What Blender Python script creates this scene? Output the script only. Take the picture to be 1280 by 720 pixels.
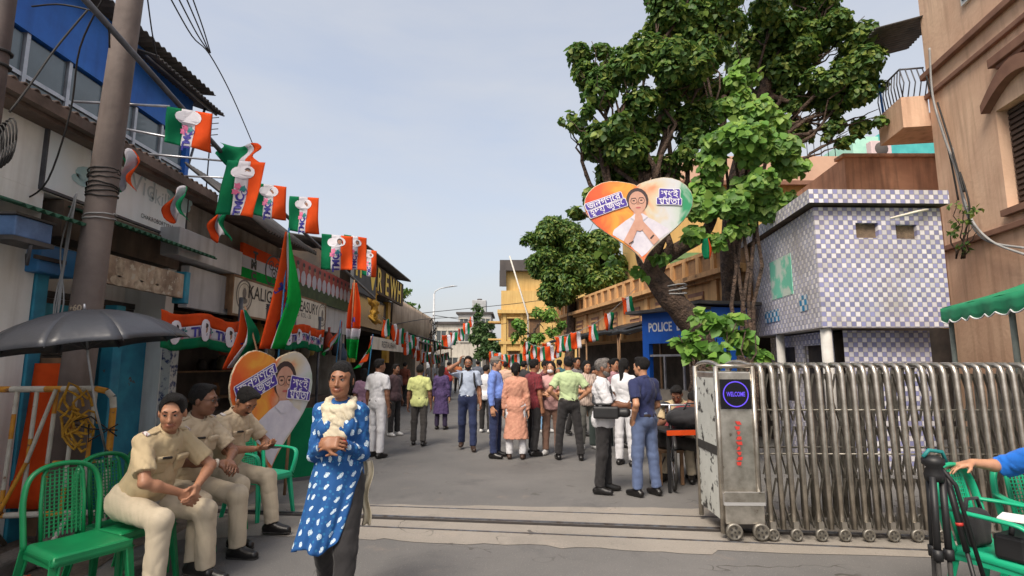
import bpy, bmesh, math, random
import numpy as np
from mathutils import Vector, Matrix, Euler

for o in list(bpy.data.objects):
    bpy.data.objects.remove(o)
scene = bpy.context.scene
COL = scene.collection
R = math.radians
rng = random.Random(7)

# ------------------------------------------------------------------ camera
FPX, CAM_H, PITCH = 690.0, 1.55, math.atan(95 / 690.0)      # focal length in px of a 1280 px wide frame
cam_d = bpy.data.cameras.new('camera')
cam_d.sensor_width = 36.0
cam_d.lens = 36.0 * FPX / 1280.0
cam_d.clip_start, cam_d.clip_end = 0.05, 2000
cam = bpy.data.objects.new('camera', cam_d)
COL.objects.link(cam)
cam.location = (0, 0, CAM_H)
cam.rotation_euler = (R(90) + PITCH, 0, 0)
scene.camera = cam

# ------------------------------------------------------------------ sky, sun, exposure
SUN_EL, SUN_AZ = R(50), R(208)          # azimuth the light comes from: clockwise from +Y (hazy sun high behind the camera)
world = bpy.data.worlds.new('World')
scene.world = world
world.use_nodes = True
wn, wl = world.node_tree.nodes, world.node_tree.links
wn.clear()
w_out = wn.new('ShaderNodeOutputWorld')
w_bg = wn.new('ShaderNodeBackground')
w_bg.inputs[1].default_value = 0.118
sky = wn.new('ShaderNodeTexSky')
sky.sky_type = 'NISHITA'
sky.sun_disc = False
sky.sun_elevation, sky.sun_rotation = SUN_EL, SUN_AZ
sky.altitude, sky.air_density, sky.dust_density, sky.ozone_density = 0, 1.0, 5.0, 1.0
w_co = wn.new('ShaderNodeTexCoord')
w_map = wn.new('ShaderNodeMapping')
w_map.inputs['Scale'].default_value = (1.0, 1.0, 3.2)
w_map.inputs['Rotation'].default_value = (0.2, 0.25, 0.4)
w_n = wn.new('ShaderNodeTexNoise')
w_n.inputs['Scale'].default_value = 1.25
w_n.inputs['Detail'].default_value = 7
w_n.inputs['Roughness'].default_value = 0.55
w_n.inputs['Distortion'].default_value = 0.35
w_r = wn.new('ShaderNodeMapRange')
w_r.inputs['From Min'].default_value, w_r.inputs['From Max'].default_value = 0.34, 0.70
w_r.inputs['To Min'].default_value, w_r.inputs['To Max'].default_value = 0.48, 0.84
w_m = wn.new('ShaderNodeMix')
w_m.data_type = 'RGBA'
w_m.inputs['B'].default_value = (2.75, 2.75, 2.78, 1)          # thin high cloud, in the sky texture's own units
wl.new(w_co.outputs['Generated'], w_map.inputs['Vector'])
wl.new(w_map.outputs[0], w_n.inputs['Vector'])
wl.new(w_n.outputs[0], w_r.inputs[0])
wl.new(w_r.outputs[0], w_m.inputs['Factor'])
wl.new(sky.outputs[0], w_m.inputs['A'])
wl.new(w_m.outputs['Result'], w_bg.inputs[0])
wl.new(w_bg.outputs[0], w_out.inputs[0])

sun_d = bpy.data.lights.new('sun', 'SUN')
sun_d.energy, sun_d.angle, sun_d.color = 1.75, R(24), (1.0, 0.9, 0.77)
sun = bpy.data.objects.new('sun', sun_d)
COL.objects.link(sun)
sdir = Vector((math.sin(SUN_AZ) * math.cos(SUN_EL), math.cos(SUN_AZ) * math.cos(SUN_EL), math.sin(SUN_EL)))
sun.rotation_euler = sdir.to_track_quat('Z', 'Y').to_euler()
sun.location = (0, 0, 30)
vs = scene.view_settings
vs.view_transform, vs.look, vs.exposure, vs.gamma = 'Standard', 'None', 1.2, 1.0
vs.use_curve_mapping = False
scene.cycles.max_bounces = 6

# ------------------------------------------------------------------ measuring helpers (surveyed points of the place)
CP, SP = math.cos(PITCH), math.sin(PITCH)
def ray(x, y):
    up = 360.0 - y
    return Vector((x - 640.0, FPX * CP - up * SP, FPX * SP + up * CP))
def at(x, y, Y):
    r = ray(x, y)
    return Vector((r.x * Y / r.y, Y, CAM_H + r.z * Y / r.y))
def gnd(x, y, z=0.0):
    r = ray(x, y)
    t = (z - CAM_H) / r.z
    return Vector((r.x * t, r.y * t, z))
class Frame:
    """a facade: origin on the ground, local x along it, local y into the building, z up"""
    def __init__(s, o, ang):
        s.o = Vector((o[0], o[1], 0)); s.ang = ang
        s.x = Vector((math.cos(ang), math.sin(ang), 0)); s.y = Vector((-math.sin(ang), math.cos(ang), 0))
    def hit(s, px, py, c=0.0):
        r = ray(px, py)
        p0 = Vector((0, 0, CAM_H)) - s.o
        t = (c - p0.dot(s.y)) / r.dot(s.y)
        p = p0 + r * t
        return p.dot(s.x), p.z
    def w(s, x, y, z):
        return s.o + s.x * x + s.y * y + Vector((0, 0, z))

# ------------------------------------------------------------------ object helpers
def tag(o, label=None, cat=None, group=None, kind=None):
    if label: o['label'] = label
    if cat: o['category'] = cat
    if group: o['group'] = group
    if kind: o['kind'] = kind
    return o
def thing(name, label, cat, loc=(0, 0, 0), rz=0.0, group=None):
    o = bpy.data.objects.new(name, None)
    COL.objects.link(o)
    o.empty_display_size = 0.2
    o.location = loc; o.rotation_euler = (0, 0, rz)
    return tag(o, label, cat, group)
def link(name, me, mat=None, parent=None, loc=None, rot=None, scale=None):
    o = bpy.data.objects.new(name, me)
    COL.objects.link(o)
    if mat is not None and len(me.materials) == 0:
        me.materials.append(mat)
    if parent: o.parent = parent
    if loc is not None: o.location = loc
    if rot is not None: o.rotation_euler = rot
    if scale is not None: o.scale = scale
    return o
def copy_tree(o, parent=None):
    c = o.copy()
    COL.objects.link(c)
    c.parent = parent
    for ch in list(o.children):
        copy_tree(ch, c)
    return c

class MB:
    """collects boxes, tubes, sheets; build() links them as one mesh"""
    def __init__(s):
        s.v, s.f, s.m, s.sm, s.uv = [], [], [], [], None
        s.mi = 0
    def add(s, vs_, fs, smooth=False):
        b = len(s.v)
        s.v += [tuple(v) for v in vs_]
        for f in fs:
            s.f.append(tuple(i + b for i in f)); s.m.append(s.mi); s.sm.append(smooth)
        return s
    def box(s, x0, x1, y0, y1, z0, z1, rot=None, piv=None):
        if x1 < x0: x0, x1 = x1, x0
        if y1 < y0: y0, y1 = y1, y0
        if z1 < z0: z0, z1 = z1, z0
        vs_ = [Vector(p) for p in ((x0,y0,z0),(x1,y0,z0),(x1,y1,z0),(x0,y1,z0),(x0,y0,z1),(x1,y0,z1),(x1,y1,z1),(x0,y1,z1))]
        if rot is not None:
            piv = Vector(piv) if piv is not None else Vector(((x0+x1)/2, (y0+y1)/2, (z0+z1)/2))
            vs_ = [piv + rot @ (v - piv) for v in vs_]
        return s.add(vs_, [(0,3,2,1),(4,5,6,7),(0,1,5,4),(1,2,6,5),(2,3,7,6),(3,0,4,7)])
    def beam(s, a, b, w, h, up=(0, 0, 1)):
        a, b = Vector(a), Vector(b)
        d = (b - a).normalized(); u = Vector(up)
        if abs(d.dot(u)) > 0.98: u = Vector((1, 0, 0))
        r = d.cross(u).normalized(); u = r.cross(d)
        q = [a + r*sx*w/2 + u*sz*h/2 for sx, sz in ((-1,-1),(1,-1),(1,1),(-1,1))]
        q += [p + (b - a) for p in q]
        return s.add(q, [(0,1,2,3)[::-1],(4,5,6,7)[::-1][::-1],(0,1,5,4),(1,2,6,5),(2,3,7,6),(3,0,4,7)])
    def tube(s, pts, r, n=8, cap=True, smooth=True, flat=None):
        pts = [Vector(p) for p in pts]
        rs = r if isinstance(r, (list, tuple)) else [r] * len(pts)
        base = len(s.v); nu = None
        rings = []
        for i, p in enumerate(pts):
            d = (pts[min(i+1, len(pts)-1)] - pts[max(i-1, 0)])
            d = d.normalized() if d.length > 1e-9 else Vector((0, 0, 1))
            if nu is None:
                nu = Vector((0, 0, 1)) if abs(d.z) < 0.9 else Vector((1, 0, 0))
            nu = (nu - d * nu.dot(d))
            nu = nu.normalized() if nu.length > 1e-6 else d.orthogonal().normalized()
            bi = d.cross(nu)
            rings.append([p + (nu * math.cos(2*math.pi*k/n) * (flat or 1) + bi * math.sin(2*math.pi*k/n)) * rs[i] for k in range(n)])
        vs_ = [q for ring in rings for q in ring]
        fs = []
        for i in range(len(pts) - 1):
            for k in range(n):
                k2 = (k + 1) % n
                fs.append((i*n+k, i*n+k2, (i+1)*n+k2, (i+1)*n+k)[::-1])
        if cap:
            fs.append(tuple(range(n)))
            fs.append(tuple((len(pts)-1)*n + k for k in range(n))[::-1])
        return s.add(vs_, fs, smooth)
    def lathe(s, prof, n=16, c=(0, 0, 0), axis='z', smooth=True):
        vs_ = []
        for (r, h) in prof:
            for k in range(n):
                a = 2*math.pi*k/n
                if axis == 'z': p = (r*math.cos(a), r*math.sin(a), h)
                elif axis == 'y': p = (r*math.cos(a), h, r*math.sin(a))
                else: p = (h, r*math.cos(a), r*math.sin(a))
                vs_.append((p[0]+c[0], p[1]+c[1], p[2]+c[2]))
        fs = []
        for i in range(len(prof)-1):
            for k in range(n):
                k2 = (k+1) % n
                fs.append((i*n+k, i*n+k2, (i+1)*n+k2, (i+1)*n+k))
        return s.add(vs_, fs, smooth)
    def prism(s, poly, y0, y1):
        """polygon in x,z extruded along y"""
        n = len(poly)
        vs_ = [(p[0], y0, p[1]) for p in poly] + [(p[0], y1, p[1]) for p in poly]
        fs = [tuple(range(n)), tuple(range(n, 2*n))[::-1]]
        for k in range(n):
            k2 = (k+1) % n
            fs.append((k, n+k, n+k2, k2))
        return s.add(vs_, fs)
    def sheet(s, fn, nu, nv, smooth=True, wrap=False):
        """surface fn(u,v) u,v in 0..1, keeps uv"""
        b = len(s.v)
        if s.uv is None: s.uv = {}
        for j in range(nv+1):
            for i in range(nu+1):
                s.uv[len(s.v)] = (i/nu, j/nv)
                s.v.append(tuple(fn(i/nu, j/nv)))
        for j in range(nv):
            for i in range(nu):
                a = b + j*(nu+1)+i
                s.f.append((a, a+1, a+nu+2, a+nu+1)); s.m.append(s.mi); s.sm.append(smooth)
        return s
    def mesh(s, name, mats=None):
        me = bpy.data.meshes.new(name)
        me.from_pydata(s.v, [], s.f)
        if mats is not None:
            for m in (mats if isinstance(mats, (list, tuple)) else [mats]):
                me.materials.append(m)
        me.polygons.foreach_set('material_index', s.m)
        me.polygons.foreach_set('use_smooth', s.sm)
        if s.uv is not None:
            l = me.uv_layers.new(name='UVMap')
            vi = np.zeros(len(me.loops), dtype=np.int32); me.loops.foreach_get('vertex_index', vi)
            uvv = np.array([s.uv.get(i, (0, 0)) for i in range(len(s.v))], dtype=np.float32)
            l.data.foreach_set('uv', uvv[vi].ravel())
        me.update()
        return me
    def build(s, name, mats, parent=None, loc=None, rot=None, bevel=0.0, fixn=True):
        me = s.mesh(name, mats)
        if fixn:
            bm = bmesh.new(); bm.from_mesh(me)
            bmesh.ops.recalc_face_normals(bm, faces=bm.faces)
            bm.to_mesh(me); bm.free()
        o = link(name, me, None, parent, loc, rot)
        if bevel > 0:
            md = o.modifiers.new('bevel', 'BEVEL')
            md.width, md.segments, md.limit_method = bevel, 2, 'ANGLE'
        return o
def solid(o, t, offset=0.0):
    md = o.modifiers.new('solid', 'SOLIDIFY'); md.thickness = t; md.offset = offset
    return o

_txt = {}
def text_mesh(s, size=1.0, extrude=0.0, bold=0.0, key=None):
    """mesh of a line of lettering in the x,y plane, centred on its box"""
    k = (s, size, extrude, bold)
    if k in _txt: return _txt[k]
    cu = bpy.data.curves.new('lettering', 'FONT')
    cu.body = s; cu.size = size; cu.extrude = extrude; cu.offset = bold
    cu.resolution_u = 3
    o = bpy.data.objects.new('lettering', cu)
    COL.objects.link(o)
    bpy.context.view_layer.update()
    dg = bpy.context.evaluated_depsgraph_get()
    me = bpy.data.meshes.new_from_object(o.evaluated_get(dg))
    bpy.data.objects.remove(o); bpy.data.curves.remove(cu)
    n = len(me.vertices)
    co = np.zeros(n*3, dtype=np.float32); me.vertices.foreach_get('co', co)
    co = co.reshape(-1, 3)
    if n:
        mn, mx = co.min(0), co.max(0)
        co -= (mn + mx) / 2
        me.vertices.foreach_set('co', co.ravel())
    me.materials.clear()
    _txt[k] = me
    return me
def mesh_xy(me):
    n = len(me.vertices)
    co = np.zeros(n*3, dtype=np.float32); me.vertices.foreach_get('co', co)
    return co.reshape(-1, 3)
def mapped(name, me, fn, mat, parent):
    """flat x,y mesh laid onto a surface through fn(x,y)->point"""
    m2 = me.copy()
    for v in m2.vertices:
        v.co = fn(v.co.x, v.co.y, v.co.z)
    m2.materials.clear(); m2.materials.append(mat); m2.update()
    return link(name, m2, None, parent)
def poly_mesh(polys):
    """flat polygons in x,y"""
    me = bpy.data.meshes.new('print'); vs_, fs = [], []
    for p in polys:
        b = len(vs_); vs_ += [(q[0], q[1], 0) for q in p]; fs.append(tuple(range(b, b+len(p))))
    me.from_pydata(vs_, [], fs); me.update()
    return me
def disc(cx, cy, rx, ry=None, n=12, rot=0.0):
    ry = ry or rx
    c, s_ = math.cos(rot), math.sin(rot)
    out = []
    for k in range(n):
        a = 2*math.pi*k/n
        x, y = rx*math.cos(a), ry*math.sin(a)
        out.append((cx + x*c - y*s_, cy + x*s_ + y*c))
    return out
def ring(cx, cy, r, w, n=24):
    out = []
    for k in range(n):
        a, b = 2*math.pi*k/n, 2*math.pi*(k+1)/n
        out.append([(cx+r*math.cos(a), cy+r*math.sin(a)), (cx+r*math.cos(b), cy+r*math.sin(b)),
                    (cx+(r-w)*math.cos(b), cy+(r-w)*math.sin(b)), (cx+(r-w)*math.cos(a), cy+(r-w)*math.sin(a))])
    return out

# ------------------------------------------------------------------ materials
def S(r, g, b, k=1.0):
    f = lambda c: ((c/255)/12.92 if c/255 <= 0.04045 else (((c/255)+0.055)/1.055)**2.4)
    return (f(r)*k, f(g)*k, f(b)*k, 1)
_mats = {}
def mat(name, c1, c2=None, scale=3.0, rough=0.8, bump=0.0, bscale=None, metal=0.0, streak=0.0, streak_c=None,
        detail=5.0, spots=None, trans=0.0, attr=None, spec=0.5, lo=0.35, hi=0.65, sheen=0.0, coord='Object'):
    if name in _mats: return _mats[name]
    m = bpy.data.materials.new(name); m.use_nodes = True
    _mats[name] = m
    nt = m.node_tree; N, L = nt.nodes, nt.links
    b = N['Principled BSDF']
    b.inputs['Roughness'].default_value = rough
    b.inputs['Metallic'].default_value = metal
    b.inputs['Specular IOR Level'].default_value = spec
    if sheen: b.inputs['Sheen Weight'].default_value = sheen
    tc = N.new('ShaderNodeTexCoord')
    col = None
    if attr:
        a = N.new('ShaderNodeAttribute'); a.attribute_name = attr
        col = a.outputs['Color']
    if c2 is not None:
        n = N.new('ShaderNodeTexNoise'); n.inputs['Scale'].default_value = scale
        n.inputs['Detail'].default_value = detail; n.inputs['Roughness'].default_value = 0.6
        L.new(tc.outputs[coord], n.inputs['Vector'])
        r = N.new('ShaderNodeMapRange'); r.inputs[1].default_value, r.inputs[2].default_value = lo, hi
        L.new(n.outputs[0], r.inputs[0])
        mx = N.new('ShaderNodeMix'); mx.data_type = 'RGBA'
        if attr:
            mx.blend_type = 'MULTIPLY'; L.new(col, mx.inputs['A']); mx.inputs['B'].default_value = c2
        else:
            mx.inputs['A'].default_value, mx.inputs['B'].default_value = c1, c2
        L.new(r.outputs[0], mx.inputs['Factor'])
        col = mx.outputs['Result']
    if streak > 0:
        mp = N.new('ShaderNodeMapping'); mp.inputs['Scale'].default_value = (3.2, 3.2, 0.28)
        L.new(tc.outputs[coord], mp.inputs[0])
        n = N.new('ShaderNodeTexNoise'); n.inputs['Scale'].default_value = 2.2; n.inputs['Detail'].default_value = 6
        L.new(mp.outputs[0], n.inputs['Vector'])
        r = N.new('ShaderNodeMapRange'); r.inputs[1].default_value, r.inputs[2].default_value = 0.48, 0.72
        r.inputs[4].default_value = streak
        L.new(n.outputs[0], r.inputs[0])
        mx = N.new('ShaderNodeMix'); mx.data_type = 'RGBA'
        if col is not None: L.new(col, mx.inputs['A'])
        else: mx.inputs['A'].default_value = c1
        mx.inputs['B'].default_value = streak_c or (0.05, 0.045, 0.04, 1)
        L.new(r.outputs[0], mx.inputs['Factor'])
        col = mx.outputs['Result']
    if spots:
        sc, th, sc_c = spots
        n = N.new('ShaderNodeTexNoise'); n.inputs['Scale'].default_value = sc; n.inputs['Detail'].default_value = 8
        n.inputs['Roughness'].default_value = 0.65
        L.new(tc.outputs[coord], n.inputs['Vector'])
        r = N.new('ShaderNodeMapRange'); r.inputs[1].default_value, r.inputs[2].default_value = th, th + 0.04
        L.new(n.outputs[0], r.inputs[0])
        mx = N.new('ShaderNodeMix'); mx.data_type = 'RGBA'
        if col is not None: L.new(col, mx.inputs['A'])
        else: mx.inputs['A'].default_value = c1
        mx.inputs['B'].default_value = sc_c
        L.new(r.outputs[0], mx.inputs['Factor'])
        col = mx.outputs['Result']
    if col is not None: L.new(col, b.inputs['Base Color'])
    else: b.inputs['Base Color'].default_value = c1
    if bump > 0:
        n = N.new('ShaderNodeTexNoise'); n.inputs['Scale'].default_value = bscale or scale * 8; n.inputs['Detail'].default_value = 6
        L.new(tc.outputs[coord], n.inputs['Vector'])
        bp = N.new('ShaderNodeBump'); bp.inputs['Strength'].default_value = bump; bp.inputs['Distance'].default_value = 0.02 if bump < .99 else .06
        L.new(n.outputs[0], bp.inputs['Height'])
        L.new(bp.outputs[0], b.inputs['Normal'])
    if trans > 0:
        out = N['Material Output']
        t = N.new('ShaderNodeBsdfTranslucent')
        if col is not None: L.new(col, t.inputs[0])
        else: t.inputs[0].default_value = c1
        mxs = N.new('ShaderNodeMixShader'); mxs.inputs[0].default_value = trans
        L.new(b.outputs[0], mxs.inputs[1]); L.new(t.outputs[0], mxs.inputs[2]); L.new(mxs.outputs[0], out.inputs[0])
    return m
def emit(name, c, k=1.0):
    if name in _mats: return _mats[name]
    m = mat(name, (0.01, 0.01, 0.01, 1))
    b = m.node_tree.nodes['Principled BSDF']
    b.inputs['Emission Color'].default_value = c; b.inputs['Emission Strength'].default_value = k
    return m
# ------------------------------------------------------------------ palette
def road_mat(name, c1, c2, patch, crack_amt, tint):
    m = mat(name, c1, c2, scale=.55, rough=.86, detail=8)
    N, L = m.node_tree.nodes, m.node_tree.links; b = N['Principled BSDF']
    src = b.inputs['Base Color'].links[0].from_socket
    tc = N.new('ShaderNodeTexCoord')
    def noise(sc, det=6, dist=0): 
        n = N.new('ShaderNodeTexNoise'); n.inputs['Scale'].default_value = sc; n.inputs['Detail'].default_value = det; n.inputs['Distortion'].default_value = dist; n.inputs['Roughness'].default_value = .65
        L.new(tc.outputs['Object'], n.inputs['Vector']); return n.outputs[0]
    def rng_(s, lo, hi, to=1.0):
        r = N.new('ShaderNodeMapRange'); r.inputs[1].default_value, r.inputs[2].default_value, r.inputs[4].default_value = lo, hi, to; L.new(s, r.inputs[0]); return r.outputs[0]
    def mixc(f, a_, col):
        x = N.new('ShaderNodeMix'); x.data_type = 'RGBA'; L.new(a_, x.inputs['A']); x.inputs['B'].default_value = col; L.new(f, x.inputs['Factor']); return x.outputs['Result']
    src = mixc(rng_(noise(.9,8,.6), .55, .66, .6), src, patch)
    src = mixc(rng_(noise(2.3,8,.3), .60, .72, .6), src, tint)
    src = mixc(rng_(noise(55,3), .62, .70, .55), src, S(84,80,76))
    src = mixc(rng_(noise(90,2), .64, .72, .5), src, S(196,188,178))
    # cracks
    wv = N.new('ShaderNodeVectorMath'); wv.operation = 'ADD'; nn = N.new('ShaderNodeTexNoise'); nn.inputs['Scale'].default_value = 3; L.new(tc.outputs['Object'], nn.inputs['Vector'])
    L.new(tc.outputs['Object'], wv.inputs[0]); L.new(nn.outputs['Color'], wv.inputs[1])
    vo = N.new('ShaderNodeTexVoronoi'); vo.feature = 'DISTANCE_TO_EDGE'; vo.inputs['Scale'].default_value = .55; L.new(wv.outputs[0], vo.inputs['Vector'])
    ck = N.new('ShaderNodeMath'); ck.operation = 'LESS_THAN'; ck.inputs[1].default_value = .006; L.new(vo.outputs['Distance'], ck.inputs[0])
    cm = N.new('ShaderNodeMath'); cm.operation = 'MULTIPLY'; L.new(ck.outputs[0], cm.inputs[0]); L.new(rng_(noise(.7,4), .5, .6, crack_amt), cm.inputs[1])
    src = mixc(cm.outputs[0], src, S(70,66,62))
    L.new(src, b.inputs['Base Color'])
    bp = N.new('ShaderNodeBump'); bp.inputs['Strength'].default_value = .45; bp.inputs['Distance'].default_value = .012; L.new(noise(70,4), bp.inputs['Height']); L.new(bp.outputs[0], b.inputs['Normal'])
    return m
m_asphalt = road_mat('asphalt', S(113,111,109), S(97,96,95), S(83,82,82), .95, S(130,119,110))
m_apron = road_mat('concrete_apron', S(152,145,136), S(133,127,119), S(112,108,102), .95, S(164,151,139))
m_dirt = mat('dirt', S(112,98,84), S(78,70,62), scale=3, rough=1, bump=0.9, bscale=25, spots=(6, .62, S(160,150,140)))
m_kerb = mat('kerb_stone', S(120,112,104), S(80,74,70), scale=5, rough=0.95, bump=.7)
m_white = mat('white_plaster', S(238,238,234), S(218,218,212), scale=1.4, rough=.9, bump=.15, streak=.4, streak_c=S(160,154,142))
m_brownroof = mat('rusty_tin', S(122,104,94), S(84,70,62), scale=3, rough=.75, bump=.2)
m_darkroof = mat('dark_tin', S(92,88,86), S(62,60,60), scale=4, rough=.7)
m_greytin = mat('grey_sheet', S(196,198,200), S(170,172,176), scale=1.2, rough=.55, streak=.4, streak_c=S(90,84,80))
m_blue = mat('blue_paint', S(44,118,214), S(36,100,192), scale=2, rough=.6, streak=.2, streak_c=S(20,50,100))
m_teal = mat('teal_paint', S(50,144,168), S(38,114,142), scale=4, rough=.6, spots=(7, .64, S(90,76,62)))
m_alu = mat('aluminium', S(190,192,198), S(160,162,168), scale=6, rough=.4, metal=.6)
m_glass = mat('grey_glass', S(96,112,120), S(78,92,98), scale=1.5, rough=.12, spec=.8)
m_shutter = mat('shutter_steel', S(82,78,74), S(54,50,48), scale=5, rough=.6, metal=.3)
m_sign = mat('faded_sign', S(236,240,240), S(224,232,234), scale=1.5, rough=.6, streak=.2, streak_c=S(180,180,170))
m_signteal = mat('faded_teal_print', S(150,190,196), S(176,204,206), scale=6, rough=.6)
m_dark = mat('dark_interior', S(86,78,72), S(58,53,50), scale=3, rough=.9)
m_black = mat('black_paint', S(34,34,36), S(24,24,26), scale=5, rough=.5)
m_rustsign = mat('weathered_sign', S(180,162,140), S(116,96,80), scale=4, rough=.8, spots=(9, .55, S(176,168,152)), streak=.5)
m_wood = mat('old_wood', S(150,118,88), S(116,88,64), scale=4, rough=.8, streak=.5, streak_c=S(70,50,38))
m_cream = mat('cream_sign', S(226,220,206), S(210,204,190), scale=3, rough=.6, streak=.4, streak_c=S(140,126,104))
m_ink = mat('dark_ink', S(40,38,40), rough=.6)
m_navy = mat('navy_print', S(46,40,130), rough=.6)
m_purple = mat('purple_print', S(70,50,150), rough=.5)
m_pink = mat('pink_print', S(214,110,150), rough=.6)
m_tealp = mat('teal_print', S(30,120,120), rough=.6)
m_or = mat('orange_cloth', S(236,94,40), S(214,78,34), scale=3, rough=.9, trans=.3, spec=.15)
m_wh = mat('white_cloth', S(222,220,226), S(206,204,214), scale=3, rough=.9, trans=.3, spec=.15)
m_gr = mat('green_cloth', S(24,128,82), S(16,108,76), scale=3, rough=.9, trans=.3, spec=.15)
m_gr2 = mat('bright_green_cloth', S(26,176,74), S(20,150,64), scale=3, rough=.9, trans=.3, spec=.15)
m_redban = mat('red_flex', S(170,54,44), S(140,44,38), scale=2, rough=.5)
m_yel = mat('yellow_paint', S(212,166,60), S(180,132,48), scale=3, rough=.7, streak=.4)
m_yellet = mat('yellow_letter', S(236,200,60), rough=.5)
m_tan = mat('tan_tin', S(180,160,140), S(152,132,114), scale=1.2, rough=.8, streak=.6, streak_c=S(84,72,66))
m_peach = mat('peach_plaster', S(228,194,166), S(206,168,142), scale=.8, rough=.9, bump=.3, bscale=14, streak=.45, streak_c=S(140,104,84), spots=(.8, .66, S(200,164,116)))
m_peachtrim = mat('brown_trim', S(140,104,86), S(120,86,72), scale=3, rough=.85)
m_yelwall = mat('ochre_wall', S(214,170,116), S(184,140,98), scale=1.1, rough=.9, bump=.3, bscale=12, streak=.55, streak_c=S(112,80,56), spots=(2.2,.62,S(128,98,70)))
m_brownwall = mat('brown_parapet', S(214,162,132), S(184,136,110), scale=1.3, rough=.95, bump=.4, streak=.5, streak_c=S(78,58,50))
m_tealwall = mat('pale_teal_wall', S(80,178,176), S(64,158,160), scale=2, rough=.8)
m_mintwall = mat('mint_wall', S(170,214,196), S(150,200,184), scale=2, rough=.8)
m_farwhite = mat('far_white_wall', S(200,194,182), S(176,170,160), scale=.6, rough=.9, streak=.6, streak_c=S(120,112,104))
m_farroof = mat('far_dark_roof', S(88,82,80), S(66,62,62), scale=.6, rough=.9)
m_yelhouse = mat('yellow_house_wall', S(206,174,112), S(190,156,96), scale=.8, rough=.9, streak=.35, streak_c=S(150,108,60))
m_pbooth = mat('booth_blue', S(28,98,200), S(24,86,180), scale=2, rough=.5, streak=.15)
m_whitepaint = mat('white_lettering', S(226,226,226), rough=.6)
m_steelpole = mat('pole_grey', S(120,108,102), S(94,84,80), scale=2.5, rough=.8, bump=.2, streak=.45, streak_c=S(70,56,50))
m_wire = mat('black_cable', S(36,34,34), rough=.7)
m_greywire = mat('grey_cable', S(150,150,150), rough=.7)
m_pipe = mat('scaffold_pipe', S(96,98,104), S(70,70,76), scale=5, rough=.5, metal=.4)
m_gdark = mat('green_edge', S(40,92,66), S(30,70,52), scale=4, rough=.7)

# ------------------------------------------------------------------ ground
def flat(name, pts, z, m, kind='structure', sub=0):
    mb = MB(); mb.add([(p[0], p[1], z) for p in pts], [tuple(range(len(pts)))])
    return tag(mb.build(name, m), kind=kind)
flat('road', [(-400,-60),(400,-60),(400,700),(-400,700)], 0.0, m_asphalt)
# concrete strip of the gate track, ragged edges
def ragged(a, b, n, j):
    return [(a[0]+(b[0]-a[0])*i/n + rng.uniform(-j,j), a[1]+(b[1]-a[1])*i/n + rng.uniform(-j,j)*.8) for i in range(n+1)]
e1 = ragged(gnd(330,629), gnd(882,636), 26, .035) + ragged(gnd(900,636), (7.5,5.75), 10, .03)
e2 = ragged((7.5,4.25), gnd(900,689), 10, .03) + ragged(gnd(880,692), gnd(330,668), 26, .06)
flat('gate_apron', [(-3.5, 6.25)] + e1 + e2 + [(-3.5, 5.05)], 0.004, m_apron)
ta, tb = gnd(300,639), gnd(884,661)
tdir = (tb - ta).normalized()
def rail(name, a, b, w, h, m):
    mb = MB(); mb.beam((a.x, a.y, h/2+.004), (b.x, b.y, h/2+.004), w, h)
    return tag(mb.build(name, m), kind='structure')
m_railsteel = mat('rail_steel', S(120,124,132), S(92,84,80), scale=12, rough=.45, metal=.7)
m_groove = mat('groove_dark', S(54,48,44), S(40,36,34), scale=8, rough=.95)  # dark brown tone for the strip laid as the groove
rail('gate_track', ta + Vector((-.5,.06,0)), tb + tdir*6, .03, .012, m_railsteel)
rail('track_groove', ta + Vector((-.5,-.01,0)), tb + tdir*6 + Vector((0,-.07,0)), .07, .004, m_groove)
ra, rb = gnd(438,658), gnd(860,676)
rail('inner_track', ra, rb + (rb-ra).normalized()*5, .018, .008, m_railsteel)
ra, rb = gnd(438,632), gnd(860,646)
rail('outer_track', ra, rb + (rb-ra).normalized()*5, .018, .006, m_railsteel)
flat('dirt_verge', ragged((-3.05,1.0),(-3.25,9.0),30,.08) + [(-4.5,9.0),(-4.5,1.0)], 0.006, m_dirt)
tk = thing('kerb', 'broken stone kerb under the barricade', 'kerb', (-3.75, 4.6, 0))
for i in range(4):
    mb = MB(); mb.box(-.11,.11, -.28,.28, 0, .15)
    o = mb.build('kerb_stone', m_kerb, tk, loc=(rng.uniform(-.05,.05), -.9+i*.62, .005), rot=(rng.uniform(-.04,.0),rng.uniform(-.05,.05),rng.uniform(-.08,.08)), bevel=.025)
tl = thing('road_patch', 'square dark tar patch', 'patch') if False else None

# ------------------------------------------------------------------ left row
LF = Frame((-4.4, 0), R(90))
def lx(px, c=0.0): return LF.hit(px, 400, c)[0]
def lz(px, py, c=0.0): return LF.hit(px, py, c)[1]
def lbox(mb, px0, px1, ytop, ybot, c0, c1, ref=None):
    ref = px0 if ref is None else ref
    mb.box(lx(px0,c0), lx(px1,c0), c0, c1, lz(ref,ybot,c0), lz(ref,ytop,c0))
def corrugated(mb, a, b, c, d, n, amp, per=6):
    """sheet over corners a-b (along), d-c (far), waves along a->b"""
    a, b, c, d = map(Vector, (a, b, c, d))
    nrm = (b - a).cross(d - a).normalized()
    mb.sheet(lambda u, v: (a*(1-u)+b*u)*(1-v) + (d*(1-u)+c*u)*v + nrm*amp*math.sin(2*math.pi*u*n), n*per, 1)

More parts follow.
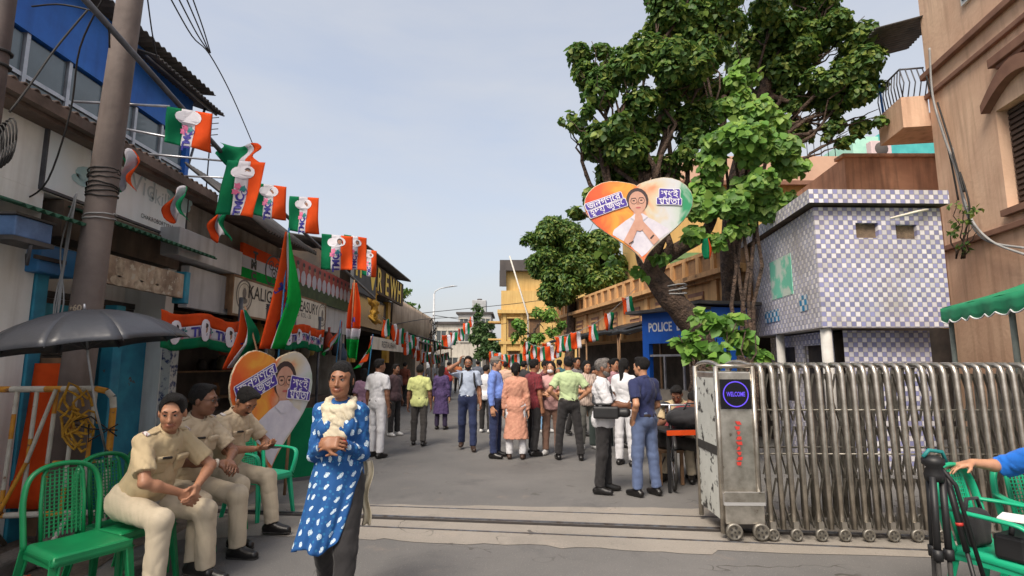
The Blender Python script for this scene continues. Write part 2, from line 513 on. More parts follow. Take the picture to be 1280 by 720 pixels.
# --- white corner shop
B1 = thing('white_shop_building', 'white plastered shop with faded signboard above blue shutter box', 'building', LF.w(0,0,0), LF.ang)
mb = MB()
ze = lz(40,110,-.28)
mb.box(-7, 7.18, 0, 5, 3.15, ze-.02)
mb.box(-7, 5.02, .002, 5, 0, 3.15)
mb.box(5.02, 7.18, .55, 5, 0, 3.15)
mb.box(7.0, 7.18, 0.02, .55, 0, 3.15)
mb.build('wall', m_white, B1)
mb = MB(); corrugated(mb, (-7,-.28,ze), (7.5,-.28,ze), (7.5,2.2,ze+.16), (-7,2.2,ze+.16), 130, .018)
solid(mb.build('roof', m_brownroof, B1, fixn=False), .012)
mb = MB(); mb.box(-7, 7.45, -.3, -.22, ze-.12, ze-.02); mb.box(-7,7.4,-.2,0,ze-.15,ze-.07); mb.build('eave_board', m_brownroof, B1)
mb = MB(); lbox(mb, 34, 222, 140, 226, -.03, -.003, 34); sb = mb.build('signboard', m_sign, B1, bevel=.006)
x0, x1 = lx(34,-.03), lx(222,-.03); zb, zt = lz(34,226,-.03), lz(34,140,-.03)
mb = MB()
for a in ((x0-.02,x1+.02,zb-.025,zb),(x0-.02,x1+.02,zt,zt+.025)): mb.box(a[0],a[1],-.04,-.0,a[2],a[3])
for a in ((x0-.022,x0,zb,zt),(x1,x1+.022,zb,zt)): mb.box(a[0],a[1],-.038,-.0,a[2],a[3])
mb.build('frame', m_pipe, sb)
def wall_text(s, size, cx, cz, c, m, parent, sx=1.0, name='lettering', bold=0.0, slant=0.0, flip=True):
    """lettering on a left-row facade: reads along +x local as seen from the street"""
    me = text_mesh(s, size, 0.0, bold)
    return mapped(name, me, lambda x, y, z: Vector((cx + x*sx, c, cz + y + x*slant)), m, parent)
# seen from the street (-y side) local +x runs to the right
xm = (x0+x1)/2
wall_text('CHAKROBORTYPARA KOLKATA', .075, x0+(x1-x0)*.83, zb+.10, -.034, m_ink, sb, .92)
wall_text('Vid', .34, x0+(x1-x0)*.60, zb+.46, -.034, mat('faded_letter', S(176,190,196), rough=.6), sb)
wall_text('skill', .26, x0+(x1-x0)*.74, zb+.40, -.034, mat('faded_letter', S(176,190,196), rough=.6), sb)
wall_text('RGI', .2, x0+(x1-x0)*.30, zb+.52, -.034, mat('faded_blue', S(120,166,190), rough=.6), sb, bold=.004)
blob = [disc(0,0,.24,.10,14), disc(.12,.08,.15,.07,12), disc(-.14,-.07,.14,.06,12)]
for fx, fz in ((.26,.28),(.92,.62),(.93,.45)):
    mapped('logo', poly_mesh(blob), lambda x,y,z: Vector((x0+(x1-x0)*fx + x, -.033 - (.001 if y>0.03 else 0), zb+fz+y)), m_signteal, sb)
# gutter of green tin over the shutters
for (pa, pb, ya, yb) in ((8,104,249,262),(128,266,272,323)):
    za = lz(pa, ya, -.5); xa, xb = lx(pa,-.5), lx(pb,-.5)
    mb = MB(); corrugated(mb, (xa,-.5,za), (xb,-.5,za), (xb,0.0,za+.16), (xa,0.0,za+.16), int((xb-xa)/.09), .016)
    solid(mb.build('awning_sheet', m_gdark, B1, fixn=False), .008)
# blue shutter housing, teal posts, steel shutter
mb = MB(); mb.box(lx(40,-.12), lx(90,-.12), -.12, .5, lz(40,338,-.12), lz(40,300,-.12)); ob = mb.build('shutter_box', mat('shutter_box_blue', S(50,120,176), S(40,100,150), scale=4, rough=.5, spots=(5,.66,S(90,70,60))), B1, bevel=.015)
mb = MB(); mb.box(lx(34,-.14), lx(74,-.14), -.15, -.125, lz(40,322,-.14), lz(40,317,-.14)); mb.build('lock_bar', m_shutter, ob)
mb = MB(); mb.box(5.03, 5.17, -.02, .12, 0, 2.42); mb.build('post', m_teal, B1, bevel=.01)
mb = MB(); mb.box(6.1, 6.24, -.02, .12, 0, 2.2); mb.build('post', m_teal, B1, bevel=.01)
slat = MB().box(5.18, 7.0, -.018, .018, -.034, .034).mesh('slat', m_shutter)
for i in range(31):
    link('slat', slat, None, B1, (0, .42 + (.012 if i % 2 else 0), .05 + i*.074))
mb = MB(); mb.box(5.2, 6.1, .2, .36, 1.95, 2.15); mb.box(6.26,6.95,.18,.30,0.1,1.9); mb.build('door_panel', m_teal, B1, bevel=.01)
# weathered old hoarding and end cap
xo0, xo1 = lx(124,-.34), lx(226,-.34); zo0, zo1 = lz(124,352,-.34), lz(124,314,-.34)
mb = MB(); mb.box(xo0, xo1, -.34, -.28, zo0, zo1); oh = mb.build('old_hoarding', m_rustsign, B1, bevel=.005)
for i, fx in enumerate((.16,.42,.62)):
    mapped('faded_portrait', poly_mesh([disc(0,.03,.07,.09,12), disc(0,-.09,.13,.05,12)]), lambda x,y,z: Vector((xo0+(xo1-xo0)*fx+x, -.343, (zo0+zo1)/2+y*1.1)), mat('faded_print', S(186,172,150), S(120,104,88), scale=9), oh)
mb = MB(); mb.box(xo1+.01, xo1+.10, -.36, -.2, zo0-.06, zo1+.04); mb.build('end_cap', m_teal, B1, bevel=.008)
mb = MB(); mb.box(5.2, 7.1, -.05, .35, zo1+.12, 3.13); mb.build('lintel', mat('stained_lintel', S(112,96,82), S(60,52,46), scale=2, rough=.9, streak=.7), B1)
# painted post between the shops (white with blue writing)
mb = MB(); mb.box(7.02,7.17,-.10,.02,0,2.0); mb.build('painted_post', mat('painted_post', S(196,196,190), S(60,70,110), scale=14, lo=.5, hi=.6, rough=.7), B1)

# --- blue rooftop floor
BC = 1.15
B2 = thing('blue_rooftop_room', 'bright blue rooftop room with rows of grey window panes', 'building', LF.w(0,0,3.95), LF.ang)
wx1 = lx(219, BC)
mb = MB(); zt = lz(213,163,BC) - 3.95 + .02
zr = zt + .92
mb.box(-3, wx1, BC, BC+3.5, zt, zr); mb.box(-3, wx1, BC+.35, BC+3.5, .2, zt); mb.box(-3, wx1, BC, BC+.3, .1, .34)
mb.box(wx1-.10, wx1, BC-.01, BC+.36, .1, zt)
mb.build('wall', m_blue, B2)
mb = MB(); corrugated(mb, (-3,BC-.3,zr+.02), (wx1+.15,BC-.3,zr+.02), (wx1+.15,BC+3.6,zr+.35), (-3,BC+3.6,zr+.35), 90, .018)
solid(mb.build('roof', m_darkroof, B2, fixn=False), .012)
ncol = 11; xs0 = 2.2; dxw = (wx1-.12-xs0)/ncol; zm = .36 + (zt-.36)*.5
pane = MB().box(-dxw/2+.035, dxw/2-.035, -.004, .004, -(zt-.36)/4+.025, (zt-.36)/4-.025).mesh('pane', m_glass)
for i in range(ncol):
    win = None
    mb = MB(); xa = xs0 + i*dxw
    mb.box(xa, xa+.05, BC+.02, BC+.09, .34, zt); mb.box(xa+.05, xa+dxw, BC+.03, BC+.08, zm-.025, zm+.025); mb.box(xa+.05, xa+dxw, BC+.03, BC+.08, .34, .37)
    win = mb.build('window', m_alu, B2)
    for k in (0, 1):
        link('pane', pane, None, win, (xa+.025+dxw/2, BC+.06, .36 + (zt-.36)*(.25+.5*k)))
# lean-to canopy beyond the blue room
CC = .75
zc = lz(250,118,CC)-3.95
mb = MB(); corrugated(mb, (lx(166,CC),CC,zc+.02), (lx(262,CC),CC,zc), (lx(262,CC)-.1,2.4,zc+.55), (lx(166,CC)-.1,2.4,zc+.57), 20, .02)
solid(mb.build('canopy', m_darkroof, B2, fixn=False), .015)
mb = MB(); mb.tube([(lx(160,CC),CC+.1,zc-.03),(lx(258,CC),CC+.1,zc-.03)], .02, 6); mb.tube([(lx(250,CC),CC+.2,zc),(lx(250,CC),CC+.6,0)], .02, 6)
mb.build('canopy_frame', m_pipe, B2)

# --- grey sheet shop with the painted sign
B3 = thing('grey_sheet_shop', 'grey tin fronted shop with cream nameboard and tricolour painted hoarding', 'building', LF.w(0,0,0), LF.ang)
xe = lx(432)
mb = MB()
ze3 = lz(300,262,-.5)
mb.box(7.2, xe, .0, 4, 3.2, ze3-.02); mb.box(7.2, xe, 1.6, 4, 0, 3.2); mb.box(xe-.15, xe, .01, 1.6, 0, 3.2)
mb.build('wall', mat('stained_wall', S(176,168,156), S(124,116,106), scale=1.5, streak=.5), B3)
mb = MB(); lbox(mb, 216, 298, 279, 316, -.28, -.02, 216); mb.build('grey_hoarding', m_greytin, B3, bevel=.01)
mb = MB(); lbox(mb, 232, 287, 330, 384, -.14, -.02, 232); mb.build('grey_panel', m_greytin, B3, bevel=.01)
mb = MB(); lbox(mb, 286, 297, 326, 386, -.22, -.02, 286); mb.build('wooden_post', m_wood, B3, bevel=.006)
mb = MB(); corrugated(mb, (7.5,-.5,ze3), (lx(392,-.5),-.5,ze3+.03), (lx(392,-.5),2,ze3+.35), (7.5,2,ze3+.35), 48, .02)
solid(mb.build('roof', m_brownroof, B3, fixn=False), .015)
mb = MB(); corrugated(mb, (lx(325,-1.0),-1.0,lz(325,283,-1.0)), (lx(392,-1.0),-1.0,lz(325,283,-1.0)+.05), (lx(392,-1.0),.2,4.35), (lx(325,-1.0),.2,4.35), 22, .02)
solid(mb.build('awning', m_darkroof, B3, fixn=False), .015)
# painted tricolour hoarding
C_ = -.2
xh0, xh1 = lx(298,C_), lx(352,C_); zh0, zh1 = lz(298,347,C_), lz(298,300,C_)
mb = MB(); dz = (zh1-zh0)/3
for i, mm in enumerate((0,1,2)):
    mb.mi = mm; mb.box(xh0, xh1, C_, C_+.05, zh0+dz*i+(.0015 if i else 0), zh0+dz*(i+1))
hb = mb.build('painted_hoarding', [m_gr2, m_wh, m_or], B3)
wall_text('T', .19, xh0+.42, zh1-.14, C_-.004, m_ink, hb, 1.3, bold=.012); wall_text('M', .19, xh0+.38, zh0+dz*1.5, C_-.004, m_ink, hb, 1.3, bold=.012)
wall_text('C', .19, xh0+.40, zh0+dz*.55, C_-.004, m_ink, hb, 1.3, bold=.012)
def flower_logo(r, petals=6):
    ps = []
    for k in range(petals):
        a = 2*math.pi*k/petals
        ps.append(disc(r*.55*math.cos(a), r*.55*math.sin(a), r*.40, r*.22, 8, a))
    return ps
mapped('emblem', poly_mesh(ring(0,0,.30,.035)), lambda x,y,z: Vector((xh0+1.15+x*1.2, C_-.004, zh0+dz*1.5+y)), m_ink, hb)
for (fx,fy) in ((-.1,.1),(.11,.1),(0,-.02)):
    mapped('emblem_flower', poly_mesh(ring(0,0,.085,.02,10)+[disc(0,0,.03,.03,6)]), lambda x,y,z: Vector((xh0+1.15+(fx+x)*1.2, C_-.004, zh0+dz*1.5+fy+y)), m_ink, hb)
mapped('emblem_grass', poly_mesh([[(-.12,-.24),(-.10,-.24),(-.03,-.10),(-.05,-.10)],[(.10,-.24),(.12,-.24),(.05,-.10),(.03,-.10)],[(-.18,-.2),(.18,-.2),(.18,-.225),(-.18,-.225)]]), lambda x,y,z: Vector((xh0+1.15+x*1.2, C_-.005, zh0+dz*1.5+y)), m_ink, hb)
# red hoarding with portraits
xr0, xr1 = xh1+.1, lx(436,C_)
zr0, zr1 = lz(430,388,C_), lz(430,350,C_)
mb = MB()
mb.mi=0; mb.box(xr0, xr1, C_+.004, C_+.05, zr0+.28, zr1); mb.mi=1; mb.box(xr0, xr1, C_+.004, C_+.05, zr0, zr0+.277)
rh = mb.build('red_hoarding', [m_redban, mat('green_flex', S(70,86,50), S(50,64,40), scale=8)], B3)
npic = 13
for i in range(npic):
    cx = xr0 + (i+.7)*(xr1-xr0)/npic
    mapped('portrait', poly_mesh([disc(0,-.12,.13,.16,10)]), lambda x,y,z: Vector((cx+x, C_, zr0+.50+y)), m_wh, rh)
    mapped('portrait', poly_mesh([disc(0,.10,.06,.075,10)]), lambda x,y,z: Vector((cx+x, C_-.001, zr0+.50+y)), mat('portrait_skin', S(150,110,90), rough=.6), rh)
    mapped('portrait', poly_mesh([disc(0,.15,.065,.045,10)]), lambda x,y,z: Vector((cx+x, C_-.002, zr0+.50+y)), m_ink, rh)
# cream nameboard
C_ = -.26
xs0, xs1 = lx(289,C_), lx(406,C_); zs0, zs1 = lz(289,391,C_), lz(289,344,C_)
mb = MB(); mb.box(xs0, xs1, C_, C_+.05, zs0, zs1); nb = mb.build('nameboard', m_cream, B3, bevel=.006)
mb = MB()
mb.box(xs0-.03,xs1+.03,C_-.01,C_+.05,zs0-.03,zs0-.001); mb.box(xs0-.03,xs1+.03,C_-.01,C_+.05,zs1+.001,zs1+.03); mb.box(xs0-.03,xs0-.001,C_-.01,C_+.05,zs0,zs1); mb.box(xs1+.001,xs1+.03,C_-.01,C_+.05,zs0,zs1)
mb.build('frame', m_wood, nb)
h_ = zs1-zs0; w_ = xs1-xs0
wall_text('KALIGHAT', .30, xs0+w_*.30, zs0+h_*.70, C_-.003, m_ink, nb, 1.05, bold=.004)
wall_text('TREASURY', .30, xs0+w_*.72, zs0+h_*.70, C_-.003, m_ink, nb, .95, bold=.004)
wall_text('35 A, KALIGHAT ROAD  KOL - 26', .125, xs0+w_*.53, zs0+h_*.37, C_-.003, m_ink, nb, 1.15)
wall_text('KOLKATA 700026', .08, xs0+w_*.45, zs0+h_*.15, C_-.003, m_ink, nb)
for fx in (.085,.955):
    mapped('seal', poly_mesh(ring(0,0,.25,.03)+ring(0,0,.19,.012)+[disc(0,.03,.06,.09,10),disc(0,-.08,.10,.05,10)]), lambda x,y,z: Vector((xs0+w_*fx+x*1.05, C_-.003, zs0+h_*.55+y)), mat('grey_ink', S(110,104,100), rough=.6), nb)
mb = MB(); mb.box(lx(406,-.12), lx(434,-.12), -.12, -.05, zs0, zs1+.1); mb.build('white_panel', m_greytin, B3)
# dark stalls underneath: posts, counters, shelves
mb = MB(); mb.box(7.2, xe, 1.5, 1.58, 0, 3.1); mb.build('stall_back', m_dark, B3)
for xx in (7.9, 8.8, 9.9, 11.2, 12.6):
    mb = MB(); mb.tube([(xx,-.5,0),(xx,-.5,2.5)], .028, 6); mb.build('stall_post', m_pipe, B3)
mb = MB()
for (xa, xb, zc_) in ((7.5,9.2,.8),(9.6,11.6,.75),(11.9,14,.8)): mb.box(xa, xb, .1, .7, .02, zc_)
mb.build('counter', mat('stall_counter', S(80,64,52), S(52,42,36), scale=4), B3)
for i in range(4):
    mb = MB(); mb.box(7.4, xe-.3, 1.15, 1.48, .9+i*.5, .93+i*.5); mb.build('shelf', m_wood, B3)

# goods hanging and standing in the stalls
goods_c = [S(60,52,48),S(120,84,50),S(150,60,40),S(60,80,100),S(110,100,80),S(170,140,70),S(40,40,46),S(90,110,70)]
gm = [mat('goods_%d' % i, c, (c[0]*.6,c[1]*.6,c[2]*.6,1), scale=9, rough=.7) for i, c in enumerate(goods_c)]
prof_jar = MB().lathe([(0,0),(.07,0),(.085,.05),(.085,.16),(.05,.2),(.055,.24),(0,.24)], 10).mesh('jar')
prof_bag = MB().lathe([(0,0),(.09,.02),(.12,.12),(.10,.26),(.03,.34),(.035,.42),(0,.42)], 9).mesh('bag')
def goods(me, m, p, sc, what, lab, grp, cat):
    o = me.copy(); o.materials.append(m)
    t = link(what, o, None, None, p, (0,0,rng.uniform(0,6)), sc)
    return tag(t, lab, cat, grp)
for i in range(26):
    xx = rng.uniform(7.6, 13.8); k = rng.randrange(4)
    goods(prof_jar, rng.choice(gm), LF.w(xx, rng.uniform(1.2,1.4), .93+k*.5), (1,1,rng.uniform(.8,1.3)), 'jar', 'small jar on the shelves of the dark stall', 'jars on the stall shelves', 'jar')
for i in range(18):
    xx = 7.5 + i*.38
    goods(prof_bag, rng.choice(gm), LF.w(xx, rng.uniform(-.3,.1), rng.uniform(1.55,1.9)), (.9,.9,rng.uniform(.9,1.3)), 'hanging_bag', 'bag hung under the front of the dark stall', 'bags hung in the stall', 'bag')
    
# --- dark yellow shop with big letters
B4 = thing('yellow_black_shop', 'black and yellow shop with big cut out letters under a sloping tin roof', 'building', LF.w(0,0,0), LF.ang)
xf0, xf1 = lx(436), lx(496)
mb = MB(); mb.box(xf0+.02, xf1, .3, 4, 2.6, 4.7); mb.box(xf0+.02, xf1, 1.6, 4, 0, 2.6); mb.box(xf1-.2, xf1, .02, 1.6, 0, 2.6); mb.build('wall', mat('shop_dark', S(74,60,46), S(44,38,34), scale=1.5), B4)
mb = MB(); mb.box(xf0+1.2, xf1-1.0, .2, .3, 2.7, 3.7); mb.build('window', mat('dim_blue_glass', S(44,56,78), S(60,70,90), scale=2, rough=.2), B4)
for (xa, xb) in ((xf0+.9,xf0+1.2),(xf1-1.0,xf1-.6)):
    mb = MB(); mb.box(xa, xb, .12, .3, 1.6, 3.8); mb.build('pillar', m_yel, B4)
mb = MB(); corrugated(mb, (xf0-.1,-.45,4.75), (xf1+.3,-.45,4.75), (xf1+.3,3,5.3), (xf0-.1,3,5.3), 50, .025); solid(mb.build('roof', m_darkroof, B4, fixn=False), .02)
mb = MB(); mb.box(xf0+.8, xf1+.1, -.2, -.1, 3.75, 4.6); sgn = mb.build('letter_board', mat('letter_board', S(86,66,48), S(56,44,36), scale=3), B4)
for i, ch in enumerate('CREWH'):
    wall_text(ch, 1.0, xf0+1.4+i*1.0, 4.17, -.23, m_yellet, sgn, 1.0, bold=.02)
mb = MB(); mb.box(xf0-1.6, xf0+.6, -.55, -.47, 3.35, 4.35); ab = mb.build('grey_awning_board', mat('grey_canvas', S(86,88,90), S(70,72,74), scale=2), B4)
wall_text('H', .7, xf0-1.2, 4.0, -.56, m_yellet, ab, 1.1, bold=.04); wall_text('V', .7, xf0+.2, 3.85, -.56, m_yellet, ab, 1.3, bold=.05)
mb = MB()
for i in range(9):
    p = [(xf0+1.0+rng.uniform(-.2,.2), -.25-rng.uniform(0,.2), 3.7-k*.13+rng.uniform(-.02,.02)) for k in range(8)]
    p = [(q[0]+k*rng.uniform(.02,.10), q[1], q[2]) for k, q in enumerate(p)]
    mb.tube(p, rng.uniform(.04,.08), 6)
mb.build('carved_ornament', m_yel, B4)
mb = MB(); mb.box(xf0+1.2, xf1-.4, -.35, -.3, 1.98, 2.35); sg2 = mb.build('small_sign', m_cream, B4)
wall_text('RESTAURANT', .28, (xf0+xf1)/2+.4, 2.16, -.305-.05, m_ink, sg2, 1.3)

# --- far tin shops
B5 = thing('tan_tin_shop_row', 'long tan corrugated upper storey over dark shops beside the lamp post', 'building', LF.w(0,0,0), LF.ang)
xg0, xg1 = xf1+.05, lx(546)
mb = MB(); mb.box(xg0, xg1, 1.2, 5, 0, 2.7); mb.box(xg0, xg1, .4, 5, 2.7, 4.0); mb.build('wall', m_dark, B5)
mb = MB(); corrugated(mb, (xg0,.2,2.75), (xg1,.2,2.75), (xg1,.2,4.15), (xg0,.2,4.15), 60, .03); solid(mb.build('tin_front', m_tan, B5, fixn=False), .02)
for i, (xa, xb, zz) in enumerate(((xg0+.1,xg0+3,2.35),(xg0+3.3,xg0+6.0,2.55),(xg0+6.2,xg1-.2,2.4))):
    mb = MB(); corrugated(mb, (xa,-1.0,zz), (xb,-1.0,zz), (xb,.4,zz+.4), (xa,.4,zz+.4), 16, .025); solid(mb.build('awning', m_darkroof if i != 1 else m_black, B5, fixn=False), .02)
for xx in (xg0+.2, xg0+3.1, xg0+6.1, xg1-.3):
    mb = MB(); mb.tube([(xx,-.9,0),(xx,-.9,2.5)], .03, 6); mb.build('post', m_wood, B5)
for i in range(4):
    xx = xg0 + 1.2 + i*2.3
    mb = MB(); mb.box(xx, xx+1.0, -.7, -.1, .02, .85+.1*(i%2)); mb.build('counter', [m_wood, m_tan][i%2], B5, bevel=.02)

# ------------------------------------------------------------------ far end of the street
def house(name, label, x0, x1, y0, y1, h, mw, mr, floors, cols, roof_ov=.3, cat='building', flat_roof=True, win_m=None, wz=1.2):
    t = thing(name, label, cat, ((x0+x1)/2, y0, 0))
    w = x1-x0
    MB().box(-w/2, w/2, 0, y1-y0, 0, h).build('wall', mw, t)
    MB().box(-w/2-roof_ov, w/2+roof_ov, -roof_ov, y1-y0+roof_ov, h+.002, h+.25).build('roof', mr, t)
    fm = mat('window_surround', S(190,186,176), rough=.8)
    for f in range(floors):
        zc = (f+.55)*h/floors
        for c in range(cols):
            xc = -w/2 + (c+.5)*w/cols
            win = MB().box(xc-.5, xc+.5, -.05, -.003, zc-wz/2, zc+wz/2).build('window', win_m or mat('window_dark', S(84,90,92), S(60,64,68), scale=1, rough=.3), t)
            m2 = MB()
            m2.box(xc-.58,xc+.58,-.10,-.055,zc+wz/2+.002,zc+wz/2+.12); m2.box(xc-.58,xc+.58,-.14,-.055,zc-wz/2-.10,zc-wz/2-.002); m2.box(xc-.03,xc+.03,-.08,-.055,zc-wz/2,zc+wz/2)
            m2.build('frame', fm, win)
    return t
house('far_white_house', 'weathered white two storey house closing the end of the street', -8.6, -3.3, 62, 70, 6.0, m_farwhite, m_farroof, 2, 4)
house('far_grey_house', 'grey concrete house with rooftop tank behind the white house', -7.4, -2.9, 76, 84, 8.4, mat('far_grey_wall', S(176,174,172), S(150,148,146), scale=.5), m_farroof, 3, 3)
tk = thing('water_tank', 'pale box tank on the grey concrete roof', 'tank', (-4.6,78,8.66)); MB().box(-1.0,1.0,-1,1,0,1.8).build('tank_body', mat('tank_grey', S(170,172,174), S(150,152,154), scale=2), tk, bevel=.1)
MB().lathe([(0,0),(.35,0),(.35,.25),(0,.3)], 12, (0,0,1.8)).build('tank_lid', m_farroof, tk)
house('far_tan_house', 'narrow tan house left of the far white house', -14, -9.2, 48, 60, 5.2, m_tan, m_farroof, 2, 3)
house('far_ochre_house', 'low ochre house beyond the trees', 2, 12, 64, 74, 5, m_yelhouse, m_farroof, 2, 4)

# street lamp
sl = thing('street_lamp', 'tall grey street lamp with single curved arm and cable clutter', 'street lamp', at(541,455,29.5)*Vector((1,1,0)).length and Vector((at(541,455,29.5).x, 29.5, 0)))
mb = MB(); mb.tube([(0,0,0),(0,0,2.5),(0,0,5.3)], [.09,.075,.05], 8); mb.build('pole', m_greytin, sl)
mb = MB(); mb.tube([(0,0,5.2),(.05,0,5.42),(.3,0,5.58),(.8,0,5.68)], .03, 6); mb.build('arm', m_greytin, sl)
mb = MB(); mb.tube([(.75,0,5.66),(.95,0,5.71),(1.25,0,5.72)], [.05,.09,.03], 8, flat=.5); mb.build('lamp_head', m_greytin, sl)
mb = MB()
for i in range(14):
    a = rng.uniform(0,6.28); z0 = rng.uniform(2.2,3.9); p = [(.1*math.cos(a+k*.7)+rng.uniform(-.15,.15), .1*math.sin(a+k*.7)-.1, z0+rng.uniform(-.3,.3)) for k in range(6)]
    mb.tube(p, .02, 5)
mb.build('cable_clutter', m_wire, sl)

# ------------------------------------------------------------------ right row: ochre terrace wall running inwards
RWa, RWb = Vector((4.72, 10.9, 0)), Vector((2.0, 24.5, 0))
RF = Frame(RWb, math.atan2(RWa.y-RWb.y, RWa.x-RWb.x))      # local x towards the camera, y into the building
RWL = (RWa-RWb).length
B6 = thing('ochre_terrace_building', 'stained ochre shop terrace with a panelled roof balustrade', 'building', RWb, RF.ang)
MB().box(0, RWL, 0, 5, 2.3, 3.45).build('wall', m_yelwall, B6)
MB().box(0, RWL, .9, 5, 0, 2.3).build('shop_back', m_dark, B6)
mb = MB(); mb.box(-.1, RWL, -.28, .0, 3.45, 3.56); mb.box(-.1,RWL,-.12,.3,3.38,3.45); mb.build('cornice', m_yelwall, B6)
mb = MB(); mb.box(-.05, RWL, -.02, .18, 4.02, 4.10); mb.build('rail', m_yelwall, B6)
nb_ = 22
pil = MB().box(-.07,.07,-.04,.2,0,.46).mesh('baluster', m_yelwall)
pan = MB().box(-.26,.26,.03,.12,0,.46).mesh('parapet_panel', mat('parapet_stain', S(170,130,88), S(120,92,66), scale=3, streak=.6))
for i in range(nb_):
    xx = .05 + i*RWL/nb_
    link('baluster', pil, None, B6, (xx,0,3.56)); link('parapet_panel', pan, None, B6, (xx+RWL/nb_/2,0,3.56))
for i in range(8):
    xx = .6+i*RWL/8
    MB().box(xx-.1, xx+.1, -.07, .0, 2.31, 3.38).build('pilaster', m_yelwall, B6)
for i in range(8):
    xx = .6+(i+.5)*RWL/8
    w = MB().box(xx-.35, xx+.35, -.03, -.002, 2.5, 3.2).build('vent_panel', m_peachtrim, B6)
    for k in range(4): MB().box(xx-.32, xx+.32, -.05, -.031, 2.55+k*.16, 2.62+k*.16).build('louvre', m_yelwall, w)
# black tarpaulin awnings over the right shops
for i, (xa, xb, zz, rr) in enumerate(((RWL-3.4,RWL-.9,2.28,-1.5),(RWL-6.4,RWL-3.6,2.35,-1.3),(RWL-9.8,RWL-6.6,2.3,-1.4))):
    aw = thing('tarpaulin_awning', ['black tarpaulin awning rolled along its edge beside the blue booth','black tarpaulin awning between the blue booth and the green bush','black tarpaulin awning next to the yellow house'][i], 'awning', RF.w(xa,0,0), RF.ang)
    L_ = xb-xa
    mb = MB(); mb.sheet(lambda u,v: (u*L_, rr*(1-v), zz + v*.42 + .05*math.sin(u*14)*(1-v) - .10*math.sin(math.pi*u*3)**2*(1-v)*v*2), 30, 8)
    solid(mb.build('tarpaulin', mat('black_tarp', S(44,44,48), S(28,28,30), scale=3, rough=.45, bump=.4, bscale=10), aw, fixn=False), .01)
    mb = MB(); mb.tube([(k*L_/6, rr-.02, zz+.04+.02*math.sin(k*2.1)) for k in range(7)], .055, 8); mb.build('rolled_edge', m_black, aw)
    for xx in (.1, L_-.1):
        mb = MB(); mb.tube([(xx, rr+.05, 0),(xx, rr+.05, zz)], .025, 6); mb.build('pole', m_wood, aw)

# yellow tall house
YH = Vector((-.75, 38, 0))
yh = thing('yellow_house', 'tall yellow house with dark tin penthouse above the round tree', 'building', YH)
MB().box(0,7,0,8,0,6.6).build('wall', m_yelhouse, yh)
MB().box(-.25,7.2,-.35,8,5.0,5.25).build('cornice', m_yelhouse, yh)
MB().box(-.15,7.2,-.15,8,2.9,3.1).build('string_course', m_yelhouse, yh)
MB().box(.35,7,.4,8,6.6,8.0).build('penthouse', m_yelhouse, yh)
mb = MB(); mb.box(-.1,7.3,-.1,8,8.0,8.75); mb.build('roof', m_farroof, yh)
MB().box(-.12,.34,-.12,.1,6.9,8.0).build('tin_side', m_farroof, yh)
for xx in (.25, 1.4):
    MB().box(xx-.1,xx+.1,-.12,-.0,0,5.0).build('pilaster', m_yelhouse, yh)
for (xx,zz) in ((.85,4.0),(2.3,4.0),(.85,1.8),(2.3,1.8)):
    w = MB().box(xx-.35,xx+.35,-.04,-.003,zz-.6,zz+.6).build('window', mat('brown_shutter', S(110,80,54), S(80,60,44), scale=2), yh)
    MB().box(xx-.45,xx+.45,-.25,-.045,zz+.65,zz+.72).build('sunshade', m_yelhouse, w)
mb = MB(); mb.box(-.9,.0,.3,1.5,4.4,4.5); mb.box(-.9,0,.3,1.5,3.2,3.3); mb.build('side_ledge', m_yelhouse, yh)
fp = thing('bare_flag_pole', 'thin white pole slanting in front of the yellow house', 'pole', (at(660,395,22).x, 22, 0))
mb = MB(); a, b = at(660,395,22), at(637,320,22); o_ = Vector((a.x,22,0)); mb.tube([Vector((0,0,0)), a-o_, b-o_], [.04,.035,.03], 6); mb.build('pole', mat('white_pole', S(200,196,188), rough=.6), fp)

# ochre building behind the tree, teal building, brown parapet
hb = thing('peach_terrace_house', 'peach house with moulded roofline behind the big tree', 'building', (at(832,400,16.5).x, 16.5, 0))
x9 = at(1085,400,16.5).x - at(832,400,16.5).x; z9 = at(1040,197,16.5).z
MB().box(0, x9+3, 0, 6, 0, z9-.9).build('wall', m_yelhouse, hb)
MB().box(-.1, x9+3, -.12, 6.1, z9-.9, z9).build('parapet', mat('peach_parapet', S(206,170,146), S(192,156,134), scale=1.5), hb)
MB().box(-.2, x9+3, -.25, -.12, z9-.95, z9-.82).build('moulding', m_peachtrim, hb)
for xx in (.65, 2.2, 3.9, 5.4):
    w = MB().box(xx-.45, xx+.45, -.05, -.003, 3.6, 4.9).build('window', mat('green_shutter', S(120,150,100), S(96,124,84), scale=2), hb)
    for k in range(7): MB().box(xx-.4, xx+.4, -.075, -.051, 3.66+k*.175, 3.78+k*.175).build('louvre', mat('green_shutter', S(120,150,100)), w)
mb = MB()
for i in range(9): mb.tube([(3.8+i*.22, .1, z9),(3.8+i*.22, .1, z9+.55+.2*(i%2))], .012, 5)
mb.build('rebar', m_wire, hb)
tb_ = thing('teal_building', 'flat teal and mint block showing above the brown parapet', 'building', (at(1078,300,24).x, 24, 0))
x8 = at(1112,300,24).x - at(1078,300,24).x; z8 = at(1110,167,24).z
MB().box(0,x8,0.1,8,0,z8-.1).build('side_wall', m_mintwall, tb_)
MB().box(x8,x8+6,0,8,0,z8).build('wall', m_tealwall, tb_)
for xx in (.6, 1.4): MB().box(x8+xx*2-.4, x8+xx*2+.4, -.03, -.003, z8-3.0, z8-1.9).build('window', m_farroof, tb_)
ac = thing('air_conditioner', 'round fan air conditioner on the mint wall top', 'air conditioner', at(1103,196,23.2))
MB().box(-.45,.45,0,.35,0,.75).build('case', mat('ac_case', S(200,180,180), rough=.5), ac, bevel=.03)
